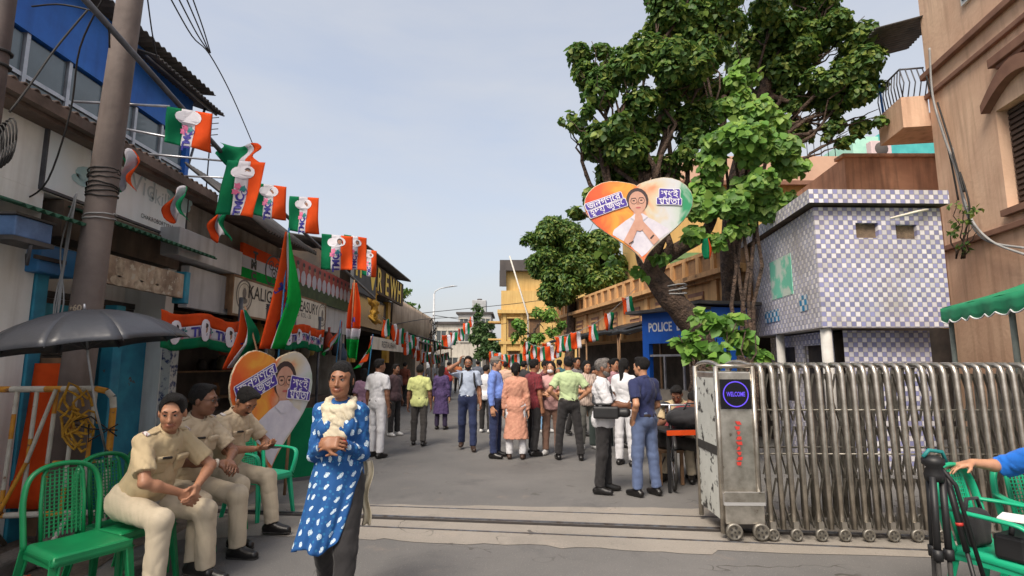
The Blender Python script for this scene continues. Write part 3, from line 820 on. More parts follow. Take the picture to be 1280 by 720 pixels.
MB().lathe([(0,-.02),(.28,-.02),(.3,0.0)], 16, (0,0,.38), 'y').build('fan_grille', m_farroof, ac)
bp_ = thing('brown_parapet_wall', 'bare brown rendered wall rising behind the tiled kiosk', 'wall', (at(1064,300,12.2).x, 12.2, 0))
zb_ = at(1064,197,12.2).z; xb_ = at(1200,300,12.2).x - at(1064,300,12.2).x
mb = MB(); mb.box(0,xb_,0,.25,0,zb_); mb.build('wall', m_brownwall, bp_)
mb = MB(); mb.add([(0,.25,0),(0,3.5,0),(0,3.5,zb_-.25),(0,.25,zb_-.01),(.2,.25,0),(.2,3.5,0),(.2,3.5,zb_-.25),(.2,.25,zb_-.01)], [(0,1,2,3),(7,6,5,4),(3,2,6,7),(1,5,6,2),(0,3,7,4)]); mb.build('return_wall', m_brownwall, bp_)
mb = MB(); mb.box(-.06,xb_,-.06,.31,zb_+.002,zb_+.09); mb.build('coping', m_brownwall, bp_, bevel=.02)

# ------------------------------------------------------------------ peach building on the right
PC = Vector((8.08, 10.1, 0))
PF = Frame(PC, math.atan2(-.986, -.1647))
def px_(px, c=0.0): return PF.hit(px, 300, c)[0]
def pz_(px, py, c=0.0): return PF.hit(px, py, c)[1]
B7 = thing('peach_corner_building', 'large peach plastered building with brown mouldings and arched shutter window', 'building', PC, PF.ang)
# main wall with a real window opening
wxa, wxb = px_(1252), 6.0
wxa = PF.hit(1252, 200)[0]; wxb = wxa + 1.25
wz0, wz1 = PF.hit(1262, 262)[1], PF.hit(1262, 128)[1]
mb = MB()
mb.box(0, wxa, 0, 6, 0, 12); mb.box(wxb, 9, 0, 6, 0, 12); mb.box(wxa, wxb, 0, 6, 0, wz0); mb.box(wxa, wxb, 0, 6, wz1, 12); mb.box(wxa, wxb, .3, 6, wz0, wz1)
mb.build('wall', m_peach, B7)
def mould(za, zb2, pr, n='moulding', x0=-.05):
    mb = MB(); mb.box(x0, 9, -pr, -.001, za, zb2); return mb.build(n, m_peachtrim, B7, bevel=.012)
za = PF.hit(1163,93)[1]; zb2 = PF.hit(1163,120)[1]; mould(za-.05, za+.07, .10); mould(zb2-.04, zb2+.05, .07)
zc_ = PF.hit(1238,293)[1]; mould(zc_-.05, zc_+.05, .08)
MB().box(wxa-.02, wxb+.02, -.10, -.002, wz0-.10, wz0).build('window_sill', m_peachtrim, B7)
sh = MB().box(wxa, wxb, .18, .24, wz0, wz1).build('window', mat('dark_shutter', S(70,54,48), S(50,40,36), scale=3), B7)
lv = MB().box(wxa+.03, wxb-.03, .145, .178, 0, .05).mesh('louvre', mat('dark_shutter2', S(84,66,58), S(60,48,42), scale=3))
for i in range(int((wz1-wz0)/.09)): link('louvre', lv, None, sh, (0,0,wz0+.03+i*.09))
mb = MB()
n = 14
poly = [(wxa-.12+(wxb-wxa+.24)*k/n, wz1+.02+.32*math.sin(math.pi*k/n)) for k in range(n+1)] + [(wxa-.12+(wxb-wxa+.24)*k/n, wz1+.16+.42*math.sin(math.pi*k/n)) for k in range(n,-1,-1)]
vs_=[]; 
for k in range(n): 
    x_a, x_b = poly[k], poly[k+1]; y_a, y_b = poly[2*n+1-k], poly[2*n-k]
    mb.add([(x_a[0],-.14,x_a[1]),(x_b[0],-.14,x_b[1]),(y_b[0],-.14,y_b[1]),(y_a[0],-.14,y_a[1]),(x_a[0],0,x_a[1]),(x_b[0],0,x_b[1]),(y_b[0],0,y_b[1]),(y_a[0],0,y_a[1])],[(0,1,2,3),(4,5,6,7),(0,1,5,4),(3,2,6,7)])
mb.build('window_hood', m_peachtrim, B7)
zk = PF.hit(1258,72)[1]
mb = MB(); mb.box(wxa+.15, wxb-.1, -.14, -.002, zk-.06, zk+.09); mb.box(wxa+.25,wxb-.2,-.09,-.003,zk-.13,zk-.06); mb.build('drip_ledge', m_peachtrim, B7, bevel=.01)
mb = MB(); xu = PF.hit(1205,5)[0]; zu = PF.hit(1205,8)[1]; mb.box(xu, xu+.9, -.05, -.002, zu, zu+1.4); up = mb.build('upper_window', m_whitepaint, B7)
MB().box(xu+.06,xu+.84,-.07,-.051,zu+.06,zu+1.34).build('pane', m_glass, up)
# balcony at the corner
zf = PF.hit(1160,152)[1]
bx0, bpr = -.95, .48
mb = MB(); mb.box(bx0, -.02, -bpr, .6, zf-.12, zf+.0); mb.box(bx0,-.02,-bpr,-bpr+.1,zf,zf+.5); mb.box(bx0,bx0+.1,-bpr+.1,.6,zf,zf+.5); mb.box(-.12,-.02,-bpr+.1,-.01,zf,zf+.5); mb.build('balcony', m_peach, B7)
mb = MB()
for i in range(9):
    t = i/8; mb.tube([(bx0+.04-t*bx0*.92,-bpr+.05,zf+.5),(bx0+.09-t*bx0*.92,-bpr-.01,zf+.8),(bx0+.04-t*bx0*.92,-bpr+.05,zf+1.1)], .012, 5)
for i in range(5):
    t = i/4; mb.tube([(-.07,-bpr+.05+bpr*.85*t,zf+.5),(-.03,-bpr+.09+bpr*.85*t,zf+.8),(-.07,-bpr+.05+bpr*.85*t,zf+1.1)], .012, 5)
mb.tube([(bx0+.04,-bpr+.05,zf+1.1),(-.07,-bpr+.05,zf+1.1),(-.07,0,zf+1.1)], .02, 6)
mb.build('railing', m_pipe, B7)
mb = MB(); mb.tube([(-.75,-bpr+.02,zf+.5),(-.78,-bpr-.05,zf+2.3)], .022, 6); mb.build('canopy_post', m_blue, B7)
zt_ = PF.hit(1120,8,-.8)[1]
mb = MB(); corrugated(mb, (-1.3,-.85,zt_), (.1,-.85,zt_), (.1,.4,zt_+.25), (-1.3,.4,zt_+.25), 14, .02); solid(mb.build('canopy', m_darkroof, B7, fixn=False), .015)
# cables and creeper on the corner
def cable(name, pts, r, m, label, group=None, cat='cable', n=5):
    mb = MB(); mb.tube(pts, r, n)
    return tag(mb.build(name, m), label, cat, group)
def spline(pts, n=10):
    pts = [Vector(p) for p in pts]; out = []
    for i in range(len(pts)-1):
        p0, p1, p2, p3 = pts[max(i-1,0)], pts[i], pts[i+1], pts[min(i+2,len(pts)-1)]
        for k in range(n):
            t = k/n
            out.append(.5*((2*p1)+(p2-p0)*t+(2*p0-5*p1+4*p2-p3)*t*t+(3*p1-p0-3*p2+p3)*t**3))
    return out + [pts[-1]]
def pw(px, py, c): 
    a = PF.hit(px, py, c); return PF.w(a[0], c, a[1])
cab = [((1158,95),(1168,130),(1185,185),(1198,250)), ((1162,60),(1166,120),(1180,170),(1196,215),(1210,270),(1232,300),(1280,310)),
       ((1190,185),(1200,230),(1215,275),(1240,302),(1280,318)), ((1200,215),(1212,260),(1204,300)), ((1172,128),(1188,180),(1205,240))]
for i, c in enumerate(cab):
    cable('wall_cable', spline([pw(x, y, -.12-.02*i) for x, y in c]), .016 if i not in (1,2) else .02, m_wire if i not in (1,2) else m_greywire,
          ['short black cable below the balcony on the peach wall','long pale cable curling from the balcony along the peach wall','pale cable bending right under the brown moulding of the peach wall','short black cable end dangling by the wall creeper','black cable hugging the corner of the peach wall'][i], 'cables on the peach wall')
# ------------------------------------------------------------------ tiled kiosk
def tile_mat(name, ca, cb, size=.072):
    m = bpy.data.materials.new(name); m.use_nodes = True
    N, L = m.node_tree.nodes, m.node_tree.links
    b = N['Principled BSDF']; b.inputs['Roughness'].default_value = .28
    tc = N.new('ShaderNodeTexCoord'); sc = N.new('ShaderNodeVectorMath'); sc.operation = 'SCALE'; sc.inputs['Scale'].default_value = 1/size
    L.new(tc.outputs['UV'], sc.inputs[0])
    fl = N.new('ShaderNodeVectorMath'); fl.operation = 'FLOOR'; fr = N.new('ShaderNodeVectorMath'); fr.operation = 'FRACTION'
    L.new(sc.outputs[0], fl.inputs[0]); L.new(sc.outputs[0], fr.inputs[0])
    ck = N.new('ShaderNodeTexChecker'); ck.inputs['Scale'].default_value = 1.0
    of = N.new('ShaderNodeVectorMath'); of.operation = 'ADD'; of.inputs[1].default_value = (.5,.5,.5)
    L.new(fl.outputs[0], of.inputs[0]); L.new(of.outputs[0], ck.inputs['Vector'])
    ck.inputs['Color1'].default_value, ck.inputs['Color2'].default_value = ca, cb
    wnz = N.new('ShaderNodeTexWhiteNoise'); L.new(fl.outputs[0], wnz.inputs['Vector'])
    hv = N.new('ShaderNodeHueSaturation'); mr = N.new('ShaderNodeMapRange'); mr.inputs[3].default_value, mr.inputs[4].default_value = .78, 1.15
    L.new(wnz.outputs['Value'], mr.inputs[0]); L.new(mr.outputs[0], hv.inputs['Value']); L.new(ck.outputs['Color'], hv.inputs['Color'])
    sx = N.new('ShaderNodeSeparateXYZ'); L.new(fr.outputs[0], sx.inputs[0])
    def edge(o):
        a = N.new('ShaderNodeMath'); a.operation = 'SUBTRACT'; a.inputs[1].default_value = .5; L.new(o, a.inputs[0])
        c = N.new('ShaderNodeMath'); c.operation = 'ABSOLUTE'; L.new(a.outputs[0], c.inputs[0]); return c.outputs[0]
    mxm = N.new('ShaderNodeMath'); mxm.operation = 'MAXIMUM'; L.new(edge(sx.outputs[0]), mxm.inputs[0]); L.new(edge(sx.outputs[1]), mxm.inputs[1])
    g = N.new('ShaderNodeMath'); g.operation = 'GREATER_THAN'; g.inputs[1].default_value = .46; L.new(mxm.outputs[0], g.inputs[0])
    mx = N.new('ShaderNodeMix'); mx.data_type = 'RGBA'; mx.inputs['B'].default_value = S(150,146,140)
    L.new(hv.outputs[0], mx.inputs['A']); L.new(g.outputs[0], mx.inputs['Factor'])
    nz = N.new('ShaderNodeTexNoise'); nz.inputs['Scale'].default_value = 1.3; nz.inputs['Detail'].default_value = 8; L.new(tc.outputs['UV'], nz.inputs['Vector'])
    r = N.new('ShaderNodeMapRange'); r.inputs[1].default_value, r.inputs[2].default_value, r.inputs[4].default_value = .5, .75, .55; L.new(nz.outputs[0], r.inputs[0])
    m2 = N.new('ShaderNodeMix'); m2.data_type = 'RGBA'; m2.inputs['B'].default_value = S(140,128,112); L.new(mx.outputs['Result'], m2.inputs['A']); L.new(r.outputs[0], m2.inputs['Factor'])
    L.new(m2.outputs['Result'], b.inputs['Base Color'])
    bp = N.new('ShaderNodeBump'); bp.inputs['Strength'].default_value = .5; bp.inputs['Distance'].default_value = .004; bp.invert = True
    L.new(g.outputs[0], bp.inputs['Height']); L.new(bp.outputs[0], b.inputs['Normal'])
    return m
m_tile = tile_mat('lavender_check_tiles', S(140,142,184), S(214,212,218))
m_tile2 = tile_mat('worn_check_tiles', S(188,186,206), S(236,232,232))  # paler copy for the side face, lightened to make up for its shade
def holed_wall(mb, o, ux, w, z0, z1, holes, depth, uz=Vector((0,0,1))):
    """thin wall from point o along ux with rectangular holes; uv in metres"""
    n = Vector((ux.y, -ux.x, 0))       # outward
    xs = sorted({0, w} | {h[0] for h in holes} | {h[1] for h in holes}); zs = sorted({z0, z1} | {h[2] for h in holes} | {h[3] for h in holes})
    if mb.uv is None: mb.uv = {}
    def quad(ps, uvs):
        b = len(mb.v)
        for p, q in zip(ps, uvs):
            mb.uv[len(mb.v)] = q; mb.v.append(tuple(p))
        mb.f.append((b,b+1,b+2,b+3)); mb.m.append(mb.mi); mb.sm.append(False)
    for i in range(len(xs)-1):
        for j in range(len(zs)-1):
            xa, xb, za, zb = xs[i], xs[i+1], zs[j], zs[j+1]
            if any(h[0] <= xa and xb <= h[1] and h[2] <= za and zb <= h[3] for h in holes): continue
            P = lambda x, z: o + ux*x + uz*z
            quad([P(xa,za),P(xb,za),P(xb,zb),P(xa,zb)], [(xa,za),(xb,za),(xb,zb),(xa,zb)])
    for h in holes:
        P = lambda x, z, d: o + ux*x + uz*z - n*d
        for (a, b_) in (((h[0],h[2]),(h[1],h[2])),((h[1],h[2]),(h[1],h[3])),((h[1],h[3]),(h[0],h[3])),((h[0],h[3]),(h[0],h[2]))):
            quad([P(*a,0),P(*b_,0),P(*b_,depth),P(*a,depth)], [a,b_,(b_[0]+.03,b_[1]+.03),(a[0]+.03,a[1]+.03)])
KD = 8.0
NL = Vector((at(1029,420,KD).x, KD, 0)); NR = Vector((at(1192,420,KD+.05).x, KD+.05, 0)); FLc = Vector((at(938,420,11.2).x, 11.2, 0)); FR = NR + (FLc-NL)
kz0, kz1, kz2 = at(1029,409,KD).z, at(1029,259,KD).z, at(1029,240,KD).z
ks = thing('tiled_kiosk', 'two storey kiosk box clad in lavender and white check tiles', 'kiosk', NL)
o0 = Vector((0,0,0)); NRl, FLl, FRl = NR-NL, FLc-NL, FR-NL
fx, sx_ = NRl.normalized(), FLl.normalized()
def zof(py): return at(1100,py,KD).z
def xof(px): return at(px,290,KD).x - NL.x
holes = [(xof(1071),xof(1100),zof(297),zof(278)), (xof(1122),xof(1149),zof(298),zof(280))]
mb = MB(); holed_wall(mb, o0, fx, NRl.length, kz0, kz1, holes, .14); holed_wall(mb, NRl, sx_, FLl.length, kz0, kz1, [], 0)
mb.build('tiled_front', m_tile, ks, fixn=False)
mb = MB(); holed_wall(mb, FLl, -sx_, FLl.length, kz0, kz1, [], 0); mb.build('tiled_side', m_tile2, ks, fixn=False)
for h in holes:
    mb = MB(); mb.box(h[0]-.02,h[1]+.02,.10,.15,h[2]-.02,h[3]+.02); mb.build('bricked_vent', mat('vent_brick', S(132,112,92), S(92,78,66), scale=9, bump=.6), ks)
mb = MB(); 
mb.add([o0+Vector((0,0,kz0)),NRl+Vector((0,0,kz0)),FRl+Vector((0,0,kz0)),FLl+Vector((0,0,kz0))],[(0,1,2,3)]); mb.build('soffit', m_cream, ks)
# cornice band standing proud
def offs(p, q): return p + q
cn = fx*-.12 - sx_*.14; 
c0 = o0 - fx*.12 - sx_*.14; c1 = NRl + fx*.06 - sx_*.14; c2 = FRl + fx*.06 + sx_*.1; c3 = FLl - fx*.12 + sx_*.1
mb = MB(); holed_wall(mb, c0, (c1-c0).normalized(), (c1-c0).length, kz1+.03, kz2, [], 0); mb.build('cornice_front', m_tile, ks, fixn=False)
mb = MB(); holed_wall(mb, c3, (c0-c3).normalized(), (c0-c3).length, kz1+.03, kz2, [], 0); mb.build('cornice_side', m_tile2, ks, fixn=False)
mb = MB(); mb.add([c+Vector((0,0,kz2-.002)) for c in (c0,c1,c2,c3)] + [c+Vector((0,0,kz1+.03)) for c in (c0,c1,c2,c3)], [(0,1,2,3),(7,6,5,4),(1,2,6,5),(2,3,7,6)]); mb.build('roof_slab', mat('mossy_concrete', S(110,98,84), S(72,66,58), scale=4, bump=.5), ks, fixn=False)
# lower storey
ins = .28
a0 = o0 + fx*ins + sx_*ins
mb = MB(); holed_wall(mb, a0 + fx*.15, fx, NRl.length-.6, 0, kz0-.03, [], 0); mb.build('tiled_base', m_tile, ks, fixn=False)
mb = MB(); p1_, p2_ = a0+sx_*2.6, a0
holed_wall(mb, p1_, (p2_-p1_).normalized(), (p2_-p1_).length, 0, kz0-.03, [(.5,1.15,.9,1.85),(1.5,2.3,.0,1.85)], .1); mb.build('tiled_base', m_tile2, ks, fixn=False)
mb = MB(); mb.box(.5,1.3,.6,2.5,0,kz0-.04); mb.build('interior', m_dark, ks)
for p, r_ in ((o0+fx*.10+sx_*.12,.075),(o0+fx*.1+sx_*1.9,.07)):
    mb = MB(); mb.tube([p, p+Vector((0,0,kz0))], r_, 12); mb.build('column', mat('white_column', S(196,194,190), S(170,168,164), scale=3), ks)
mb = MB(); mb.tube([Vector((xof(1112),-.05,zof(274))), Vector((xof(1145),-.08,zof(266))), Vector((xof(1160),-.04,zof(263)))], .018, 6); mb.build('bracket_pipe', m_cream, ks)
# faded poster and patches on the side
def kside(s, z, d=.006): return sx_*s + Vector((0,0,z)) - Vector((sx_.y,-sx_.x,0))*0 + Vector((-sx_.y, sx_.x,0))*d
def sidepatch(name, s0, s1, za, zb, m, d=.006):
    mb = MB(); mb.add([kside(s0,za,d),kside(s1,za,d),kside(s1,zb,d),kside(s0,zb,d),kside(s0,za,.0),kside(s1,za,.0),kside(s1,zb,.0),kside(s0,zb,.0)],[(0,1,2,3),(0,1,5,4),(1,2,6,5),(2,3,7,6),(3,0,4,7)])
    return mb
H_ = kz1-kz0
po = tag(sidepatch('poster',.95,1.9,kz0+H_*.34,kz0+H_*.72,None).build('faded_poster', mat('mint_poster', S(120,206,176), S(206,220,206), scale=2.6, rough=.6, lo=.45,hi=.55), ks))
m_bluecheck = tile_mat('blue_check', S(44,140,190), S(220,226,230), .09)
for (s0,s1,f0,f1) in ((.42,.72,.16,.30),(1.6,2.3,.12,.24)):
    mb = MB(); mb.uv = {}
    ps = [kside(s1,kz0+H_*f0,.008),kside(s0,kz0+H_*f0,.008),kside(s0,kz0+H_*f1,.008),kside(s1,kz0+H_*f1,.008)]
    for p, q in zip(ps, [(0,0),(s1-s0,0),(s1-s0,H_*(f1-f0)),(0,H_*(f1-f0))]): mb.uv[len(mb.v)] = q; mb.v.append(tuple(p))
    mb.f.append((0,1,2,3)); mb.m.append(0); mb.sm.append(False); mb.build('blue_tile_patch', m_bluecheck, ks, fixn=False)

# ------------------------------------------------------------------ police booth
pbA, pbB, pbC = Vector((at(803,420,11.4).x,11.4,0)), Vector((at(874,420,10.3).x,10.3,0)), Vector((at(940,420,10.6).x,10.6,0))
pb = thing('police_booth', 'bright blue police booth with open counter half hidden by the tree trunk', 'booth', pbA)
bz = at(803,393,11.4).z; bo = at(812,430,11.4).z
u1 = (pbB-pbA).normalized(); L1 = (pbB-pbA).length; u2 = (pbC-pbB).normalized(); L2 = (pbC-pbB).length
mb = MB()
def wbox(mb, o, u, x0, x1, d0, d1, z0, z1):
    n = Vector((-u.y, u.x, 0)); P = lambda x, d, z: o + u*x + n*d + Vector((0,0,z))
    mb.add([P(x0,d0,z0),P(x1,d0,z0),P(x1,d1,z0),P(x0,d1,z0),P(x0,d0,z1),P(x1,d0,z1),P(x1,d1,z1),P(x0,d1,z1)], [(0,3,2,1),(4,5,6,7),(0,1,5,4),(1,2,6,5),(2,3,7,6),(3,0,4,7)])
wbox(mb, o0, u1, 0, L1, 0, .12, bo, bz); wbox(mb, o0, u1, 0, .16, .001, .12, 0, bo); wbox(mb, o0, u1, L1-.12, L1, .001, .12, 0, bo)
mb.build('wall', m_pbooth, pb)
mb = MB(); wbox(mb, pbB-pbA, u2, .002, L2, 0, .12, 0, bz+.05); mb.build('side_wall', m_pbooth, pb)
mb = MB(); wbox(mb, o0, u1, .16, L1-.12, -.05, .3, .0, 1.05); mb.build('counter', mat('counter_grey', S(130,124,116), S(104,98,92), scale=3), pb)
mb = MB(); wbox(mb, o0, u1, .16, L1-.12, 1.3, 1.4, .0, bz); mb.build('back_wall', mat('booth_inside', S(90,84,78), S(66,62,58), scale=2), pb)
mb = MB(); wbox(mb, o0, u1, .16, L1-.12, .02, .06, bo-.26, bo-.22); wbox(mb, o0, u1, .5, .53, .02, .06, 1.06, bo-.26); wbox(mb, o0, u1, .95, .98, .02, .06, 1.06, bo-.26); mb.build('window_frame', m_alu, pb)
mb = MB(); wbox(mb, o0, u1, -.25, L1+.1, -.22, 1.6, bz+.0, bz+.06); mb.build('roof', m_darkroof, pb)
mb = MB(); wbox(mb, pbB-pbA, u2, -.1, L2+.1, -.2, 1.4, bz+.09, bz+.15); mb.build('roof', m_darkroof, pb)
n1 = Vector((-u1.y, u1.x, 0))
me = text_mesh('POLICE  BOOTH', .25, 0, .006)
mapped('lettering', me, lambda x,y,z: u1*(L1*.61 + x*.72) - n1*.006 + Vector((0,0,(bz+bo)/2+.02+y)), m_whitepaint, pb)
mb = MB(); wbox(mb, o0, u1, .62, .95, 1.0, 1.2, 1.06, 1.75); mb.build('red_cupboard', mat('red_cupboard', S(160,50,56), rough=.5), pb)

# ------------------------------------------------------------------ trees
leafcol = {
 'dark': [S(96,128,62),S(76,108,54),S(118,142,66),S(84,118,66),S(140,154,78)],
 'bright': [S(124,164,72),S(104,148,66),S(142,172,82),S(92,134,62)],
 'far': [S(84,112,68),S(70,98,60),S(98,122,74)],
}
m_leaf = mat('leaf', None, (.72,.78,.7,1), scale=1.2, rough=.5, trans=.38, attr='leafcol', spec=.35)
m_bark = mat('bark', S(96,78,66), S(52,42,38), scale=9, rough=.95, bump=1.0, bscale=24)
def leaf_verts(shape):
    if shape == 'heart': return [(0,0,0),(.42,.18,.10),(.40,.55,.08),(0,1.0,-.08),(-.40,.55,.08),(-.42,.18,.10)], [(0,1,2,3),(0,3,4,5)]
    return [(0,0,0),(.28,.4,.06),(0,1,-.04),(-.28,.4,.06)], [(0,1,2),(0,2,3)]
def leaves_mesh(name, pts, nrms, size, pal, shape='heart', seed=1, var=.35):
    g = np.random.default_rng(seed)
    lv, lf = leaf_verts(shape); lv = np.array(lv, dtype=np.float32); k = len(lv)
    n = len(pts)
    nr = np.array(nrms, dtype=np.float32) + g.normal(0,.45,(n,3)); nr /= np.linalg.norm(nr,axis=1,keepdims=True)+1e-9
    t = g.normal(0,1,(n,3)); t[:,2] -= .9; t -= nr*(t*nr).sum(1,keepdims=True); t /= np.linalg.norm(t,axis=1,keepdims=True)+1e-9
    b = np.cross(t, nr)
    s = size*(1+g.uniform(-var,var,n))[:,None,None]
    V = np.array(pts,dtype=np.float32)[:,None,:] + s*(lv[None,:,0:1]*b[:,None,:] + lv[None,:,1:2]*t[:,None,:] + lv[None,:,2:3]*nr[:,None,:])
    V = V.reshape(-1,3)
    me = bpy.data.meshes.new(name)
    F = []; 
    for f in lf: F.append(np.array(f)[None,:] + (np.arange(n)*k)[:,None])
    fl = np.concatenate([q.ravel() for q in F]); m_ = len(lf[0])
    nf = n*len(lf)
    me.vertices.add(n*k); me.vertices.foreach_set('co', V.astype(np.float32).ravel())
    me.loops.add(len(fl)); me.loops.foreach_set('vertex_index', fl.astype(np.int32))
    me.polygons.add(nf); me.polygons.foreach_set('loop_start', np.arange(0, nf*m_, m_, dtype=np.int32))
    me.update(calc_edges=True)
    pc = np.array(pal, dtype=np.float32); ci = g.integers(0,len(pal),n); lc = pc[ci]*(1+g.uniform(-.25,.25,(n,1)))
    at_ = me.color_attributes.new('leafcol','FLOAT_COLOR','POINT')
    at_.data.foreach_set('color', np.clip(np.repeat(lc,k,axis=0),0,1).astype(np.float32).ravel())
    me.materials.append(m_leaf)
    return me
def clump_points(clumps, density, seed, squash=.85):
    """points through uneven clumps: list of (centre, radius)"""
    g = np.random.default_rng(seed); P, Nn = [], []
    for c, r in clumps:
        nsub = max(3, int(5*r/.5))
        for _ in range(nsub):
            d = g.normal(0,1,3); d /= np.linalg.norm(d); sc = np.array(c)+d*r*g.uniform(.35,.85)*np.array([1,1,squash]); sr = r*g.uniform(.28,.52)
            n = int(density*sr*sr*12)+4
            q = g.normal(0,1,(n,3)); q /= np.linalg.norm(q,axis=1,keepdims=True); rad = sr*g.uniform(.45,1.0,(n,1))**.6
            P.append(sc+q*rad*np.array([1,1,squash])); w = q + np.array([0,0,.55]) ; Nn.append(w)
    return np.concatenate(P), np.concatenate(Nn)
def branchy(mb, a, b, r0, r1, seed, wob=.08, n=7):
    g = random.Random(seed); a, b = Vector(a), Vector(b); L_ = (b-a).length
    pts = [a.lerp(b,i/n) + (Vector((g.uniform(-1,1),g.uniform(-1,1),g.uniform(-.4,.4)))*wob*L_*math.sin(math.pi*i/n)) for i in range(n+1)]
    mb.tube(pts, [r0+(r1-r0)*i/n for i in range(n+1)], 8)
    return pts
def tree(name, label, base, trunk_path, trunk_r, clumps, pal, size, density, seed, shape='heart', group=None, nbig=0):
    t = thing(name, label, 'tree', base)
    b = Vector(base)
    mb = MB(); tp = [Vector(p)-b for p in trunk_path]; sp = spline(tp, 6); n = len(sp)
    g = random.Random(seed)
    rs = [trunk_r[0]+(trunk_r[1]-trunk_r[0])*i/(n-1) for i in range(n)]; rs = [r*(1+g.uniform(-.06,.06)) for r in rs]; rs[0] *= 1.35
    mb.tube(sp, rs, 12); mb.build('trunk', m_bark, t)
    mb = MB()
    for i, (c, r) in enumerate(clumps):
        st = sp[min(n-1, int(n*(.55+.45*((i*37)%10)/10)))]
        e = Vector(c)-b
        pts = branchy(mb, st, e, max(.03,trunk_r[1]*.55), .015, seed+i)
        for k in range(4):
            d = Vector((g.uniform(-1,1),g.uniform(-1,1),g.uniform(-.5,1))).normalized()*r*.8
            branchy(mb, pts[-2-k%3], e+d, .022, .006, seed+i*7+k)
    mb.build('branches', m_bark, t)
    P, Nn = clump_points([(Vector(c)-b, r) for c, r in clumps], density, seed)
    o = link('crown', leaves_mesh('crown', P, Nn, size, pal, shape, seed), None, t); o['kind'] = 'stuff'
    return t
def cl(x, y, r, Y, dj=0.0): return (at(x,y,Y+dj), r*Y/FPX)
TY = 9.6
TB = Vector((at(884,470,TY).x, TY, 0))
tpath = [TB, at(878,440,TY), at(862,402,TY-.1), at(830,362,TY-.2), at(808,325,TY), at(800,260,TY+.2), at(790,190,TY+.4)]
crown1 = [cl(*q) for q in ((765,108,48,TY,-.3),(742,75,30,TY,0),(724,148,20,TY,-.2),(800,62,44,TY,.3),(782,178,42,TY,-.2),(842,22,46,TY,.4),(838,98,52,TY,0),(815,150,44,TY,.2),(868,165,40,TY,.3),
   (758,218,26,TY,.5),(735,240,15,TY,.2),(900,20,48,TY,.3),(880,95,40,TY,.6),(850,-30,50,TY,.2),(930,-20,50,TY,.5),(790,232,18,TY,.6),(712,150,10,TY,0),(752,188,28,TY,.1),(800,205,28,TY,.3),(845,200,30,TY,.2),(882,60,30,TY,.4),(775,225,18,TY,.2),(720,265,12,TY,.2),(735,95,22,TY,-.1))]
big = tree('large_street_tree', 'big dark leafy tree holding the heart cutout on its leaning trunk', TB, tpath, (.27,.13), [(c,r*1.14) for c,r in crown1], leafcol['dark'], .108, 330, 11)
mb = MB(); sp = spline([at(812,332,TY)-TB, at(850,310,TY)-TB, at(885,285,TY+.2)-TB, at(900,220,TY+.4)-TB, at(905,120,TY+.5)-TB], 6)
mb.tube(sp, [.15-.1*i/(len(sp)-1) for i in range(len(sp))], 10); mb.build('limb', m_bark, big)
P, Nn = clump_points([(c-TB, r) for c, r in [cl(830,322,16,TY,-.5),cl(800,345,12,TY,-.4),cl(760,318,20,TY,-.2)]], 62, 5)
o_ = link('low_shoots', leaves_mesh('low_shoots', P, Nn, .14, leafcol['bright'], 'heart', 5), None, big); o_['kind'] = 'stuff'
mb = MB()
for k in range(3):
    c0_ = at(838,366-3*k,TY-.15)-TB
    mb.tube([c0_+Vector((.27*math.cos(a*.55),.27*math.sin(a*.55),.05*math.sin(a*.55+k))) for a in range(13)], .012, 5)
mb.build('rope_tie', m_greywire, big)
# second tree behind the kiosk side, with the wide right crown
T2Y = 11.0
T2 = Vector((at(916,470,T2Y).x, T2Y, 0))
crown2 = [cl(*q) for q in ((962,28,46,T2Y,0),(1008,62,44,T2Y,.2),(1050,40,34,T2Y,0),(1062,105,38,T2Y,-.2),(1018,118,38,T2Y,.2),(1088,150,20,T2Y,0),(1056,172,14,T2Y,-.1),(972,82,44,T2Y,.3),(1040,145,22,T2Y,.1),(1075,75,24,T2Y,.1),(985,-20,50,T2Y,.4),(940,60,36,T2Y,.5),(1030,10,30,T2Y,.3),(990,150,26,T2Y,.3),(960,120,30,T2Y,.6),(1003,170,22,T2Y,.2),(965,165,28,T2Y,.3),(1030,165,14,T2Y,0),(905,110,34,T2Y,.4),(1090,110,18,T2Y,.1))]
tree('spreading_tree', 'tall dark tree with crown spreading right above the tiled kiosk', T2, [T2, at(916,380,T2Y), at(912,300,T2Y), at(925,200,T2Y+.2), at(960,100,T2Y+.2)], (.24,.12), [(c,r*1.14) for c,r in crown2], leafcol['dark'], .108, 300, 23)
# climbing vine with larger bright leaves
VY = 9.3
VB = Vector((at(925,470,VY).x, VY, 0))
vine = thing('climbing_vine', 'bright green vine with broad leaves hanging over the kiosk roof', 'vine', VB)
mb = MB()
for i in range(5):
    branchy(mb, (0.05*i,.1,0), at(905+12*i,120,VY+.3)-VB, .045, .02, 60+i, .012, 10)
mb.build('stem', m_bark, vine)
vc = [cl(*q) for q in ((932,95,26,VY,.1),(915,125,34,VY,0),(945,150,40,VY,.1),(912,180,42,VY,-.1),(950,195,44,VY,0),(980,205,28,VY,.1),(915,225,44,VY,-.1),(955,240,42,VY,.1),(985,240,22,VY,.2),(890,260,32,VY,-.2),(925,265,36,VY,0),(880,288,20,VY,-.1),(905,295,22,VY,0),(868,300,14,VY,-.2))]
P, Nn = clump_points([(c-VB, r) for c, r in vc], 220, 31)
Nn = Nn + np.array([-.5,-1.1,.1])
front = np.argsort(P[:,1])[:7000]; g_ = np.random.default_rng(3); pick = g_.choice(front, 230, replace=False)
mask = np.ones(len(P),bool); mask[pick] = False
o_ = link('foliage', leaves_mesh('foliage', P[mask], Nn[mask], .125, leafcol['bright'], 'heart', 31), None, vine); o_['kind'] = 'stuff'
